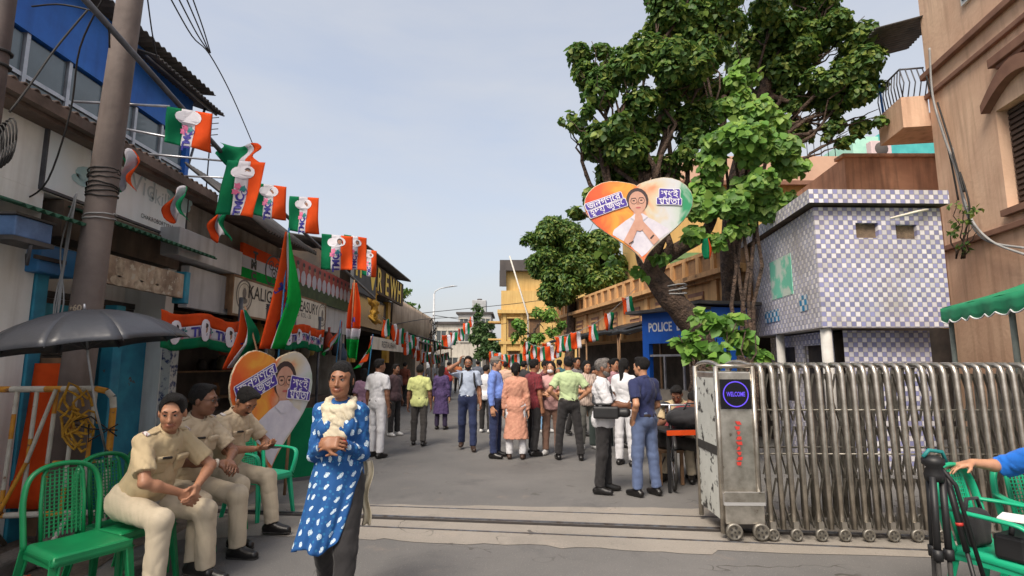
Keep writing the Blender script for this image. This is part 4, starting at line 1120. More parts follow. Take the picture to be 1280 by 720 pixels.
def single_leaves(parent, P, Nn, size, pal, seed):
    g = random.Random(seed); ms = []
    for k in range(6):
        me = leaves_mesh('leaf', [(0,0,0)], [(0,0,1)], size, [pal[k%len(pal)]], 'heart', seed+k, .2); ms.append(me)
    for p, n in zip(P, Nn):
        q = Vector(n).normalized().to_track_quat('Z','Y') @ Euler((g.uniform(-.5,.5),g.uniform(-.5,.5),g.uniform(0,6.28))).to_quaternion()
        link('leaf', g.choice(ms), None, parent, Vector(p), q.to_euler())
single_leaves(vine, P[pick] + np.array([0,-.06,0]), Nn[pick], .16, leafcol['bright'], 41)
# bush in front of the booth
BY = 8.0
BB = Vector((at(895,470,BY).x, BY, 0))
bush = thing('leafy_bush', 'low bush of broad pale green leaves behind the folding gate', 'bush', BB)
mb = MB()
for i in range(9): branchy(mb, (rng.uniform(-.15,.15),rng.uniform(-.1,.1),0), at(848+i*12,400+rng.uniform(0,30),BY)-BB, .03, .008, 80+i, .08)
mb.build('stem', m_bark, bush)
bc = [cl(*q) for q in ((858,425,18,BY,0),(880,408,20,BY,.1),(905,415,24,BY,0),(928,425,20,BY,.1),(895,438,22,BY,-.1),(870,440,14,BY,-.1),(940,440,16,BY,.2),(915,400,14,BY,.2))]
P, Nn = clump_points([(c-BB, r) for c, r in bc], 110, 91); Nn = Nn + np.array([-.3,-.8,.5])
sel = np.argsort(P[:,1]+np.random.default_rng(2).uniform(-.2,.2,len(P)))[:190]; mask = np.ones(len(P),bool); mask[sel] = False
o_ = link('foliage', leaves_mesh('foliage', P[mask], Nn[mask], .15, leafcol['bright'], 'heart', 91), None, bush); o_['kind'] = 'stuff'
single_leaves(bush, P[sel], Nn[sel], .17, leafcol['bright'], 95)
# round tree and its under-bush in front of the yellow house
GY = 20.0; GB = Vector((at(715,470,GY).x, GY, 0))
tree('round_tree', 'dense round green tree between the yellow house and the balustrade', GB + Vector((0,2.0,0)), [GB+Vector((0,2.0,0)), at(715,380,GY+2), at(712,320,GY+2)], (.22,.12),
     [(c,r*1.2) for c,r in [cl(*q) for q in ((692,298,30,GY,1.5),(725,300,34,GY,1.6),(752,315,30,GY,1.5),(680,335,26,GY,1.3),(712,340,36,GY,1.4),(748,345,28,GY,1.4),(690,368,22,GY,1.2),(664,298,12,GY,1.4),(770,335,20,GY,1.6))]], leafcol['dark'], .17, 260, 51, 'plain')
sb_ = Vector((at(668,470,19).x, 19, 0))
tree('bright_shrub', 'loose bright green shrub under the yellow house', sb_, [sb_, at(668,440,19), at(668,410,19)], (.08,.04),
     [cl(*q) for q in ((655,405,16,19),(678,398,18,19),(698,410,14,19),(665,425,16,19),(690,388,10,19),(645,420,10,19))], leafcol['bright'], .14, 200, 52, 'plain')
fb = Vector((-5.6,30,0))
tree('dark_tree', 'dark round tree rising behind the yellow lettered shop', (at(508,470,31).x,31,0), [(at(508,470,31).x,31,0), at(508,420,31), at(507,385,31)], (.2,.1), [cl(*q) for q in ((505,372,14,31),(495,385,14,31),(514,386,12,31),(505,395,14,31))], leafcol['dark'], .28, 50, 53, 'plain')
for i, (lab, q, rr) in enumerate((('tall slim pale tree at the far end of the street', ((597,385,6),(597,395,7),(598,410,8),(595,425,9)), .12), ('bushy dark tree right of the far white house', ((610,405,11),(606,425,15),(618,430,12),(604,440,12)), .2), ('low dark tree below the yellow house at the street end', ((628,440,10),(640,445,10),(622,447,8)), .15))):
    Y_ = 54; b_ = Vector((at(q[0][0],455,Y_).x, Y_, 0))
    tree('far_tree', lab, b_, [b_, at(q[0][0],440,Y_), at(q[0][0],q[0][1]+4,Y_)], (rr,rr*.5), [cl(*c, Y_) for c in q], leafcol['far'], .4, 30, 70+i, 'plain', group='trees at the end of the street')
# creeper tuft at the peach wall corner
cv = thing('wall_creeper', 'small creeper tuft growing at the corner of the peach wall', 'plant', pw(1205,300,-.25)*Vector((1,1,1)))
P, Nn = clump_points([(pw(x,y,-.3)-cv.location, r) for x,y,r in ((1200,258,.16),(1210,275,.2),(1196,290,.16),(1206,310,.14),(1218,262,.12))], 60, 17)
o_ = link('foliage', leaves_mesh('foliage', P, Nn, .10, leafcol['dark'], 'plain', 17), None, cv); o_['kind']='stuff'
mb = MB(); 
for i in range(6): branchy(mb, (rng.uniform(-.1,.1),.1,-.3), pw(1196+i*5,250+i*8,-.3)-cv.location, .015,.005,i+3)
mb.build('stem', m_bark, cv)

# ------------------------------------------------------------------ green scalloped awning
gA, gB = Vector((at(1178,400,7.6).x, 7.6, 0)), Vector((5.0, 4.6, 0))
ga = thing('green_awning', 'green canvas awning with white scalloped edge over a dark stall', 'awning', gA)
gd = (gB-gA).normalized(); gl = (gB-gA).length; gn = Vector((-gd.y, gd.x, 0))
if gn.x < 0: gn = -gn
gz = at(1178,386,7.6).z
m_gcan = mat('green_canvas', S(34,150,104), S(28,130,90), scale=3, rough=.7, trans=.1)
mb = MB(); mb.sheet(lambda u,v: gd*gl*u + gn*v*1.5 + Vector((0,0,gz+v*.55-.05*math.sin(math.pi*v)+.01*math.sin(u*30))), 40, 6); solid(mb.build('canvas', m_gcan, ga, fixn=False), .006)
def scal(u): return .17+.045*abs(math.sin(u*math.pi*11))
mb = MB(); mb.sheet(lambda u,v: gd*gl*u - gn*.012 + Vector((0,0,gz-v*scal(u))) + gn*.015*math.sin(u*40)*v, 132, 3); solid(mb.build('valance', m_gcan, ga, fixn=False), .004)
mb = MB(); mb.tube([gd*gl*u_ - gn*.016 + Vector((0,0,gz-scal(u_))) + gn*.015*math.sin(u_*40) for u_ in [k/132 for k in range(133)]], .009, 5); mb.build('white_trim', m_whitepaint, ga)
for u_ in (.03,.5,.97):
    mb = MB(); mb.tube([gd*gl*u_+gn*.06, gd*gl*u_+gn*.06+Vector((0,0,gz-.01))], .03, 8)
    mb.build('post', mat('stall_post_grey', S(96,104,100), S(70,76,74), scale=5), ga)
mb = MB(); wbox(mb, gn*1.4, gd, .1, gl, 0, .1, 0, gz+.4); mb.build('stall_back', mat('stall_shutter', S(74,52,44), S(54,40,36), scale=3, streak=.5), ga)
for i in range(9):
    mb = MB(); wbox(mb, gn*1.36, gd, .1, gl, 0, .03, .3+i*.22, .33+i*.22); mb.build('shelf_line', m_dark, ga)

# ------------------------------------------------------------------ folding gate
m_steel = mat('gate_steel', S(200,195,186), S(152,146,136), scale=7, rough=.33, metal=.85, spots=(14,.66,S(90,76,62)))
m_steel2 = mat('gate_steel_dull', S(146,142,134), S(104,100,92), scale=9, rough=.45, metal=.6)
m_peel = mat('peeling_white_paint', S(206,208,202), S(186,188,182), scale=3, rough=.6, spots=(7.5,.555,S(58,56,54)))
m_rubber = mat('dark_rubber', S(60,58,56), S(44,42,40), scale=9, rough=.8)
gate0 = gnd(905,674); gfar = gnd(879,642)
GX, GYy = gate0.x, gate0.y
gate = thing('folding_gate', 'stainless steel folding gate with a motor cabinet at its end', 'gate', (GX, GYy, 0), R(-1.2))
gw, gdp, gh = .335, .62, 1.50
mb = MB(); mb.box(0, gw, 0.0, gdp, .17, gh-.02); cabn = mb.build('cabinet', m_steel, gate, bevel=.012)
mb = MB(); mb.box(-.006, -.0005, .03, gdp-.03, .16, gh-.08); mb.build('painted_side', m_peel, cabn)
mb = MB(); mb.box(-.012,-.0065,.01,gdp-.01,.72,.80); mb.build('side_band', m_rubber, cabn)
mb = MB(); mb.box(.01, gw+.02, -.05, .05, .14, .34); mb.box(.0, gw+.03,-.06,-.05,.33,.42); mb.build('bumper', m_steel, cabn, bevel=.01)
mb = MB(); mb.box(.0, gw+.03,-.056,-.003,.30,.40); mb.build('light_band', mat('pale_steel', S(206,206,206), rough=.35, metal=.6), cabn)
for xx in (0.0, gw):
    for yy in (0.0, gdp):
        mb = MB(); mb.tube([(xx,yy,.05),(xx,yy,gh+.03)], .024, 8); mb.build('corner_post', m_steel, cabn)
for xx in (.02, gw-.02):
    mb = MB(); mb.tube([(xx, .0+gdp*.5-gdp*.5*math.cos(math.pi*k/10), gh+.02+.05*math.sin(math.pi*k/10)) for k in range(11)], .022, 8); mb.build('top_hoop', m_steel, cabn)
mb = MB(); mb.tube([(0,0,gh+.03),(gw,0,gh+.03)], .02, 8); mb.build('top_bar', m_steel, cabn)
ds = MB().box(.03, gw-.03, -.016, -.001, gh-.36, gh-.09).build('display', mat('display_black', S(14,14,20), rough=.2), cabn)
m_led = emit('violet_led', (.16,.08,1.0,1), .5)
mapped('display_ring', poly_mesh(ring(0,0,.118,.010,28)), lambda x,y,z: Vector((gw/2+x,-.0185,gh-.225+y)), m_led, ds)
mapped('display_text', text_mesh('WELCOME', .058, 0, .001), lambda x,y,z: Vector((gw/2+x*.60,-.0185,gh-.225+y)), m_led, ds)
# red painted mark running down the cabinet front
gr_ = random.Random(4)
red = [[(-.012+gr_.uniform(-.02,.01), .02+k*.045),(.014+gr_.uniform(-.01,.025), .02+k*.045),(.012+gr_.uniform(-.01,.02), .05+k*.045),(-.014+gr_.uniform(-.02,.01), .05+k*.045)] for k in range(9)]
mapped('red_mark', poly_mesh(red), lambda x,y,z: Vector((gw*.52+x,-.0135,.62+y)), mat('red_paint', S(190,54,46), rough=.6), cabn)
def wheel(mbn, parent, x, y, r):
    w = MB().lathe([(0,-.016),(r*.35,-.018),(r*.72,-.012),(r*.78,-.02),(r,-.018),(r,.018),(0,.018)], 18, (x,y,r+.012), 'y').build('wheel', m_steel2, parent)
    mb = MB()
    for k in range(5):
        a = 2*math.pi*k/5
        mb.lathe([(0,-.0225),(r*.16,-.0225)], 8, (x+math.cos(a)*r*.52, y, r+.012+math.sin(a)*r*.52), 'y')
    mb.lathe([(0,-.024),(r*.14,-.024)], 8, (x,y,r+.012), 'y'); mb.build('hub_hole', m_rubber, w)
for xx in (.07, gw-.03): wheel(None, gate, xx, -.07, .072)
NP, SPC = 36, .1045
post_f = MB().tube([(0,0,.10),(0,.012,.8),(0,.03,1.46),(0,.045,1.515),(0,.09,1.54),(0,.2,1.54)], .0255, 8).mesh('post', m_steel)
post_b = MB().tube([(0,0,.08),(0,-.01,.8),(0,-.03,1.46),(0,-.045,1.515),(0,-.10,1.54),(0,-.28,1.54)], .0225, 8).mesh('rear_post', m_steel2)
dz_ = .43
bar_a = MB().beam((0,0,0),(SPC,.004,-dz_),.006,.03,(0,1,0)).mesh('scissor_bar', m_steel2)
bar_b = MB().beam((0,.008,-dz_),(SPC,.012,0),.006,.03,(0,1,0)).mesh('scissor_bar', m_steel2)
caster = MB().lathe([(0,-.014),(.018,-.016),(.036,-.010),(.040,-.018),(.052,-.016),(.052,.016),(0,.016)], 16, (0,0,0), 'y').mesh('wheel', m_steel2)
caster_h = MB(); 
for k in range(5): caster_h.lathe([(0,-.019),(.008,-.019)], 6, (math.cos(k*1.2566)*.026,0,math.sin(k*1.2566)*.026), 'y')
caster_h = caster_h.mesh('hub_hole', m_rubber)
fork = MB().box(-.02,.02,-.012,.03,.05,.16).box(-.022,.022,-.02,.02,.10,.17).mesh('fork', m_steel)
gr_ = random.Random(12)
for i in range(NP):
    xx = gw + .075 + i*SPC + gr_.uniform(-.006,.006)
    lean = gr_.uniform(-.006,.006)
    link('post', post_f, None, gate, (xx, -.04, 0), (0, lean, 0)); link('rear_post', post_b, None, gate, (xx, .44, 0), (0, lean, 0))
    for z_ in (1.46, .98, .52):
        link('scissor_bar', bar_a, None, gate, (xx, .07-.05*(1-z_/1.5), z_)); link('scissor_bar', bar_b, None, gate, (xx, .07-.05*(1-z_/1.5), z_))
    if i % 2 == 0:
        w_ = link('wheel', caster, None, gate, (xx, -.07, .062)); link('hub_hole', caster_h, None, w_); link('fork', fork, None, gate, (xx, -.06, 0))
        w_ = link('wheel', caster, None, gate, (xx, .47, .062)); link('fork', fork, None, gate, (xx, .47, 0))
for z_, yy in ((1.13,.055),(.74,.035)):
    mb = MB(); mb.tube([(gw+.02,yy-.03,z_),(gw+NP*SPC,yy-.03,z_)], .009, 6); mb.build('tie_rod', m_steel2, gate)
mb = MB(); mb.tube([(gw+.02,.42,.74),(gw+NP*SPC,.42,.74)], .009, 6); mb.build('tie_rod', m_steel2, gate)
# ------------------------------------------------------------------ people: smooth bodies grown from bone distances
def _v(*a): return np.array(a, dtype=np.float64)
def rotm(x=0, y=0, z=0):
    return np.array(Euler((R(x), R(y), R(z)), 'XYZ').to_matrix(), dtype=np.float64)
class Blob:
    def __init__(s): s.p = []
    def rc(s, a, b, r1, r2, k=.02, flat=None, cuts=(), op='u', mid=0):
        s.p.append(('rc', np.array(a,float), np.array(b,float), r1, r2, k, flat, cuts, op, mid)); return s
    def el(s, c, r, rot=None, k=.02, cuts=(), op='u', mid=0):
        s.p.append(('el', np.array(c,float), np.array(r,float), rot, None, k, None, cuts, op, mid)); return s
    def bx(s, c, h, rot=None, rad=.01, k=.01, cuts=(), op='u', mid=0):
        s.p.append(('bx', np.array(c,float), np.array(h,float), rot, rad, k, None, cuts, op, mid)); return s
    def scaled(s, f):
        pass
    def mesh(s, name, h, mats, cuts=(), wrinkle=0.0, seed=0, smooth=1, wz=1.0, wf=1.0):
        los, his = [], []
        for q in s.p:
            if q[0] == 'rc': r = max(q[3], q[4]); lo, hi = np.minimum(q[1],q[2])-r, np.maximum(q[1],q[2])+r
            else: r = np.max(q[2])*(1.75 if q[0]=='bx' else 1.0); lo, hi = q[1]-r, q[1]+r
            if q[8] == 'u': los.append(lo); his.append(hi)
        lo = np.min(los,axis=0)-3*h-.012; hi = np.max(his,axis=0)+3*h+.012
        n = np.ceil((hi-lo)/h).astype(int)+1
        ax = [lo[i]+h*np.arange(n[i]) for i in range(3)]
        D = np.full(n, .5, dtype=np.float32); M = np.zeros(n, dtype=np.int8); best = np.full(n, 9., dtype=np.float32)
        for q in s.p:
            kd, k, op = q[0], q[5], q[8]
            if kd == 'rc': r = max(q[3],q[4]); a0, a1 = np.minimum(q[1],q[2])-r, np.maximum(q[1],q[2])+r
            else: r = np.max(q[2])*(1.75 if kd=='bx' else 1.0); a0, a1 = q[1]-r, q[1]+r
            mg = k+3*h+.01
            i0 = np.clip(np.floor((a0-mg-lo)/h).astype(int),0,n-1); i1 = np.clip(np.ceil((a1+mg-lo)/h).astype(int)+1,1,n)
            sl = tuple(slice(i0[i],i1[i]) for i in range(3))
            X = ax[0][sl[0]][:,None,None]; Y = ax[1][sl[1]][None,:,None]; Z = ax[2][sl[2]][None,None,:]
            if kd == 'rc':
                a, b = q[1], q[2]; ba = b-a; L2 = max(ba@ba, 1e-9)
                px, py, pz = X-a[0], Y-a[1], Z-a[2]
                if q[6] is not None:
                    nrm, sc = q[6]; dn = (px*nrm[0]+py*nrm[1]+pz*nrm[2])*(1/sc-1)
                    px, py, pz = px+nrm[0]*dn, py+nrm[1]*dn, pz+nrm[2]*dn
                t = np.clip((px*ba[0]+py*ba[1]+pz*ba[2])/L2, 0, 1)
                d = np.sqrt((px-ba[0]*t)**2+(py-ba[1]*t)**2+(pz-ba[2]*t)**2) - (q[3]+(q[4]-q[3])*t)
            else:
                c = q[1]; px, py, pz = X-c[0], Y-c[1], Z-c[2]
                if q[3] is not None:
                    m = q[3]; px, py, pz = (m[0,0]*px+m[1,0]*py+m[2,0]*pz, m[0,1]*px+m[1,1]*py+m[2,1]*pz, m[0,2]*px+m[1,2]*py+m[2,2]*pz)
                if kd == 'el':
                    r = q[2]; k0 = np.sqrt((px/r[0])**2+(py/r[1])**2+(pz/r[2])**2); k1 = np.sqrt((px/r[0]**2)**2+(py/r[1]**2)**2+(pz/r[2]**2)**2)+1e-6
                    d = k0*(k0-1)/k1
                    d = np.where(k0 < 1e-3, -np.min(r), d)
                else:
                    hh = q[2]-q[4]; qx, qy, qz = np.abs(px)-hh[0], np.abs(py)-hh[1], np.abs(pz)-hh[2]
                    d = np.sqrt(np.maximum(qx,0)**2+np.maximum(qy,0)**2+np.maximum(qz,0)**2)+np.minimum(np.maximum(qx,np.maximum(qy,qz)),0)-q[4]
            for (cp, cn) in q[7]:
                d = np.maximum(d, (X-cp[0])*cn[0]+(Y-cp[1])*cn[1]+(Z-cp[2])*cn[2])
            d = d.astype(np.float32); cur = D[sl]
            if op == 'u':
                hh = np.clip(.5+.5*(cur-d)/k,0,1); D[sl] = cur*(1-hh)+d*hh - k*hh*(1-hh)
                bb = best[sl]; up = d < bb; Ms = M[sl]; Ms[up] = q[9]; bb[up] = d[up]
            else:
                hh = np.clip(.5-.5*(cur+d)/k,0,1); D[sl] = cur*(1-hh)-d*hh + k*hh*(1-hh)
        X = ax[0][:,None,None]; Y = ax[1][None,:,None]; Z = ax[2][None,None,:]
        if wrinkle > 0:
            g = np.random.default_rng(seed)
            w = 0
            for i in range(6):
                f = g.uniform(11,30)*wf; v = g.normal(0,1,3); v[2] *= wz; v = v/np.linalg.norm(v)*f
                u = g.normal(0,1,3)*7*wf
                q_ = np.sin(X*v[0]+Y*v[1]+Z*v[2]+1.7*np.sin(X*u[0]+Y*u[1]+Z*u[2])+g.uniform(0,6))
                w = w + (1-np.abs(q_))**2 - .30
            w = np.clip(w,-2.2,.9)
            D = D + (w*wrinkle).astype(np.float32)
        for (cp, cn) in cuts:
            D = np.maximum(D, ((X-cp[0])*cn[0]+(Y-cp[1])*cn[1]+(Z-cp[2])*cn[2]).astype(np.float32))
        return nets(name, D, M, lo, h, mats, smooth)
def nets(name, D, M, lo, h, mats, smooth):
    ins = D < 0
    nx, ny, nz = D.shape
    cnt = np.zeros((nx-1,ny-1,nz-1), dtype=np.int8)
    for dx in (0,1):
        for dy in (0,1):
            for dz in (0,1):
                cnt += ins[dx:nx-1+dx, dy:ny-1+dy, dz:nz-1+dz]
    act = (cnt > 0) & (cnt < 8)
    idx = np.argwhere(act); nv = len(idx)
    me = bpy.data.meshes.new(name)
    if nv == 0: return me
    vid = np.full(act.shape, -1, dtype=np.int32); vid[act] = np.arange(nv)
    acc = np.zeros((nv,3)); num = np.zeros(nv)
    I, J, K = idx.T
    corners = [(a,b,c) for a in (0,1) for b in (0,1) for c in (0,1)]
    for a in corners:
        for axn in range(3):
            if a[axn] == 1: continue
            b = list(a); b[axn] = 1
            da = D[I+a[0],J+a[1],K+a[2]]; db = D[I+b[0],J+b[1],K+b[2]]
            ch = (da < 0) != (db < 0)
            t = np.where(ch, da/np.where(np.abs(da-db)<1e-9,1,da-db), 0)
            p = np.stack([np.full(nv,float(a[0])),np.full(nv,float(a[1])),np.full(nv,float(a[2]))],1); p[:,axn] += t
            acc[ch] += p[ch]; num[ch] += 1
    V = lo + h*(idx + acc/num[:,None])
    faces = []
    for axn in range(3):
        s0 = [slice(1,-1)]*3; s0[axn] = slice(0,-1); s1 = [slice(1,-1)]*3; s1[axn] = slice(1,None)
        a = ins[tuple(s0)]; b = ins[tuple(s1)]
        e = np.argwhere(a != b); flip = a[tuple(e.T)]
        off = np.array([1,1,1]); off[axn] = 0
        e = e+off
        u, w = [(1,2),(2,0),(0,1)][axn]
        def vat(du, dw):
            q = e.copy(); q[:,u] -= du; q[:,w] -= dw; return vid[q[:,0],q[:,1],q[:,2]]
        q = np.stack([vat(1,1),vat(0,1),vat(0,0),vat(1,0)],1)
        q[~flip] = q[~flip][:,::-1]
        faces.append(q)
    F = np.concatenate(faces); F = F[(F>=0).all(1)]
    for _ in range(smooth):
        s_ = np.zeros_like(V); c_ = np.zeros(nv)
        for a in range(4):
            for b in (1,3):
                np.add.at(s_, F[:,a], V[F[:,(a+b)%4]]); np.add.at(c_, F[:,a], 1)
        V = V*.45 + .55*s_/np.maximum(c_,1)[:,None]
    me.vertices.add(nv); me.vertices.foreach_set('co', V.astype(np.float32).ravel())
    me.loops.add(len(F)*4); me.loops.foreach_set('vertex_index', F.astype(np.int32).ravel())
    me.polygons.add(len(F)); me.polygons.foreach_set('loop_start', np.arange(0,len(F)*4,4,dtype=np.int32))
    if isinstance(mats,(list,tuple)):
        for m in mats: me.materials.append(m)
        vm = M[idx[:,0],idx[:,1],idx[:,2]]
        me.polygons.foreach_set('material_index', vm[F[:,0]].astype(np.int32))
    else: me.materials.append(mats)
    me.polygons.foreach_set('use_smooth', np.ones(len(F),dtype=bool))
    me.update(calc_edges=True); me.validate()
    return me

def ik(S_, W, l1, l2, pole):
    d = W-S_; L_ = np.linalg.norm(d); mx = (l1+l2)*.995
    if L_ > mx: d = d*mx/L_; L_ = mx; W = S_+d
    u = d/L_; a = (l1*l1-l2*l2+L_*L_)/(2*L_); hgt = math.sqrt(max(l1*l1-a*a,0))
    p = np.array(pole,float); p = p-u*(p@u); p /= np.linalg.norm(p)+1e-9
    return S_+u*a+p*hgt, W
SKIN = {}
def skin(tone):
    if tone not in SKIN:
        c = {'a': S(176,128,100), 'b': S(156,110,84), 'c': S(190,142,112), 'd': S(130,92,72)}[tone]
        SKIN[tone] = (mat('skin_'+tone, c, (c[0]*.8,c[1]*.76,c[2]*.74,1), scale=14, rough=.48, spec=.4), mat('lips_'+tone, (c[0]*.68,c[1]*.5,c[2]*.5,1), rough=.4))
    return SKIN[tone]
m_hair = mat('black_hair', S(26,23,22), S(14,12,12), scale=60, rough=.6, bump=.9, bscale=160, spec=.3)
m_hairgrey = mat('grey_hair', S(120,114,110), S(70,66,64), scale=50, rough=.6, bump=.6, bscale=120)
m_eye = mat('eye_white', S(168,158,150), rough=.3); m_iris = mat('eye_dark', S(30,20,16), rough=.15)
m_shoe = mat('black_shoe', S(30,28,28), S(22,21,21), scale=9, rough=.35)
m_shoebr = mat('brown_sandal', S(70,50,40), S(50,38,32), scale=9, rough=.5)
m_shoewh = mat('white_shoe', S(206,206,206), S(180,180,180), scale=9, rough=.5)
def cloth_mat(name, c, k=.8, rough=.85, scale=5):
    return mat(name, c, (c[0]*k,c[1]*k,c[2]*k,1), scale=scale, rough=rough, bump=.12, bscale=160, sheen=.1)

def person(label, loc, yaw, H=1.68, tone='a', shirt=None, trousers=None, shoes=None, hair='short', near=False, h=None,
           lean=(0,0,0), head=(0,0,0), zp=.92, legL=(0,0,3), legR=(0,0,3), wL=None, wR=None, poleL=(.6,1,0), poleR=(-.6,1,0),
           sleeve=.55, tuck=True, belt=None, long_sleeve=False, female=False, belly=0.0, kurta=0.0, dupatta=None, glasses=False, moustache=False,
           beard=False, hairmat=None, curl=(25,30), curlL=None, hdL=None, hdR=None, palmL=None, palmR=None, ground=True, collar=True, police=False, cap=None, extra=None, group=None, wide=1.0, seed=0, mask=None, noskirt=False, thin=1.0):
    h = h or (.0068 if near else .0135)
    hh = h
    f = H/1.7
    root = thing('person', label, 'person', loc, R(yaw), group)
    Rt = rotm(-lean[0] if False else lean[0], lean[1], lean[2]); P = _v(0,0,zp)
    T = lambda x, y, z: P + Rt @ _v(x,y,z)
    sk, lip = skin(tone)
    fw = (.92 if female else 1.0)*thin
    J = {}
    for s_, nm, lg in ((1,'L',legL),(-1,'R',legR)):
        hip = P + _v(.088*s_,0,-.03)
        fl, kn, ab = R(lg[0]), R(lg[1]), R(lg[2])
        td = _v(s_*math.sin(ab), -math.sin(fl)*math.cos(ab), -math.cos(fl)*math.cos(ab))
        b2 = fl-kn; ab2 = R(lg[3]) if len(lg) > 3 else ab*.5
        sd = _v(s_*math.sin(ab2), -math.sin(b2)*math.cos(ab2), -math.cos(b2)*math.cos(ab2))
        kn_ = hip+td*.42; an = kn_+sd*.40
        J['hip'+nm], J['knee'+nm], J['ank'+nm] = hip, kn_, an
    if ground:
        dz = min(J['ankL'][2], J['ankR'][2])-.085
        P = P-_v(0,0,dz)
        for k in J: J[k] = J[k]-_v(0,0,dz)
    sx = .163*fw*wide
    for s_, nm, w, pole, hd in ((1,'L',wL,poleL,hdL),(-1,'R',wR,poleR,hdR)):
        S_ = T(sx*s_, .012, .438)
        if w is None: w = S_+_v(.075*s_,-.03,-.53)
        else: w = _v(*w)
        e, w = ik(S_, w, .285, .25, pole)
        J['sh'+nm], J['el'+nm], J['wr'+nm] = S_, e, w
        d = (w-e)/np.linalg.norm(w-e)
        J['hd'+nm] = d if hd is None else _v(*hd)/np.linalg.norm(_v(*hd))
    neck = T(0,-.008,.545); Rh = Rt @ rotm(*head) if False else rotm(*head) @ rotm(lean[0]*.35,0,0)
    Hc = neck + Rh @ _v(0,-.012,.112)
    hp = lambda x, y, z: Hc + Rh @ _v(x,y,z)
    cyl_n = Rt @ _v(0,1,0)
    # ---------------- body
    B = Blob()
    def torso(B, g, k=.05, full=True, low=True, cu=()):
        if low: B.el(T(0,.005,.0), (.158*thin+g,.112*thin+g,.13+g), Rt, k, cu)
        B.el(T(0,-.012-belly*.5,.16), (.138*fw+g+belly*.3,.098+g+belly,.17+g), Rt, k, cu)
        B.el(T(0,.008,.345), (.152*fw*wide+g,.108+g,.17+g), Rt, k, cu)
        if full: B.rc(T(0,.014,.468), T(-.135*fw*wide,.012,.436), .044+g, .050+g, .035).rc(T(0,.014,.468), T(.135*fw*wide,.012,.436), .044+g, .050+g, .035)
        if female: B.el(T(.062,-.085,.335), (.06+g*.5,.05+g*.5,.06+g*.5), Rt, .04).el(T(-.062,-.085,.335), (.06+g*.5,.05+g*.5,.06+g*.5), Rt, .04)
    torso(B, 0)
    B.rc(T(0,.012,.46), neck+Rh @ _v(0,.012,.05), .055*fw, .050*fw, .02)
    for nm in 'LR':
        B.rc(J['hip'+nm], J['knee'+nm], .078, .055, .03); B.rc(J['knee'+nm], J['ank'+nm], .052, .036, .02)
        fd = (J['ank'+nm]-J['knee'+nm]); 
        B.rc(J['sh'+nm], J['el'+nm], .048*fw, .038*fw, .03); 
        mid = J['el'+nm]*.7+J['wr'+nm]*.3
        B.rc(J['el'+nm], mid, .038*fw, .039*fw, .02).rc(mid, J['wr'+nm], .039*fw, .026*fw, .02)
        s_ = 1 if nm == 'L' else -1
        hd = J['hd'+nm]; pn = palmL if nm == 'L' else palmR
        pn = _v(-s_,0,0) if pn is None else _v(*pn)
        pn = pn-hd*(pn@hd); pn /= np.linalg.norm(pn)+1e-9
        wd = np.cross(hd, pn)                       # across the palm
        th = 1 if (wd @ _v(0,-1,0.3)) > 0 else -1    # thumb on the forward side
        wd = wd*th; W_ = J['wr'+nm]
        pr = np.stack([wd, pn, hd], 1)
        B.bx(W_+hd*.05, (.042,.017,.05), pr, .015, .014)
        cA = R((curlL if (nm=='L' and curlL) else curl)[0]); cB = R((curlL if (nm=='L' and curlL) else curl)[1])
        for q, (o_, l1, l2) in enumerate(((.0345,.040,.036),(.0115,.045,.040),(-.0115,.042,.037),(-.0345,.033,.028))):
            b0 = W_+hd*.093+wd*o_
            d1 = hd*math.cos(cA)+pn*math.sin(cA); d2 = hd*math.cos(cA+cB)+pn*math.sin(cA+cB)
            B.rc(b0, b0+d1*l1, .0086, .0080, .003).rc(b0+d1*l1, b0+d1*l1+d2*l2, .0080, .0068, .003)
        t0 = W_+hd*.03+wd*.036; td = hd*.62+wd*.62+pn*.35; td /= np.linalg.norm(td); t1 = t0+td*.042; td2 = hd*.85+wd*.2+pn*.45; td2 /= np.linalg.norm(td2)
        B.rc(t0, t1, .0135, .011, .01).rc(t1, t1+td2*.034, .011, .0085, .006)
    # head
    B.el(hp(0,.016,.03), (.075,.094,.088), Rh, .03).el(hp(0,-.024,-.03), (.061,.064,.086), Rh, .03).el(hp(0,-.050,-.092), (.036,.034,.026), Rh, .02).el(hp(0,-.022,-.07),(.056,.052,.042),Rh,.02)
    br_ = .009 if female else .0125
    B.rc(hp(-.040,-.074,.024), hp(.040,-.074,.024), br_, br_, .018)
    for s_ in (1,-1):
        B.el(hp(.036*s_,-.056,-.030), (.025,.024,.028), Rh, .02)
        B.el(hp(.076*s_,.014,-.012), (.011,.020,.033), Rh @ rotm(0,0,18*s_), .008)
        B.el(hp(.030*s_,-.096,.003), (.017,.015,.0095), Rh, .010, op='s')
    nz_ = .78 if female else 1.0
    B.rc(hp(0,-.086,.008), hp(0,-.104,-.036), .0075*nz_, .0125*nz_, .012).el(hp(.011,-.093,-.041), (.0095*nz_,.009,.0075), Rh, .006).el(hp(-.011,-.093,-.041), (.0095*nz_,.009,.0075), Rh, .006)
    B.el(hp(0,-.0855,-.0655), (.024,.010,.0062), Rh, .006, mid=1).el(hp(0,-.083,-.0755), (.021,.010,.0068), Rh, .006, mid=1)
    body = link('body', B.mesh('body', hh, [sk, lip], smooth=1), None, root, scale=(f,f,f))
    def part(name, bl, m, cuts=(), wr=0.0, parent=body, hmul=1.0, wz=1.0, sm=1, wf=1.0):
        return link(name, bl.mesh(name, hh*hmul, m, cuts, wr, seed+len(name), sm, wz, wf), None, parent)
    def finemesh(name, mb, m): return mb.build(name, m, body)
    # eyes and brows
    mb = MB(); n8 = 8 if not near else 12
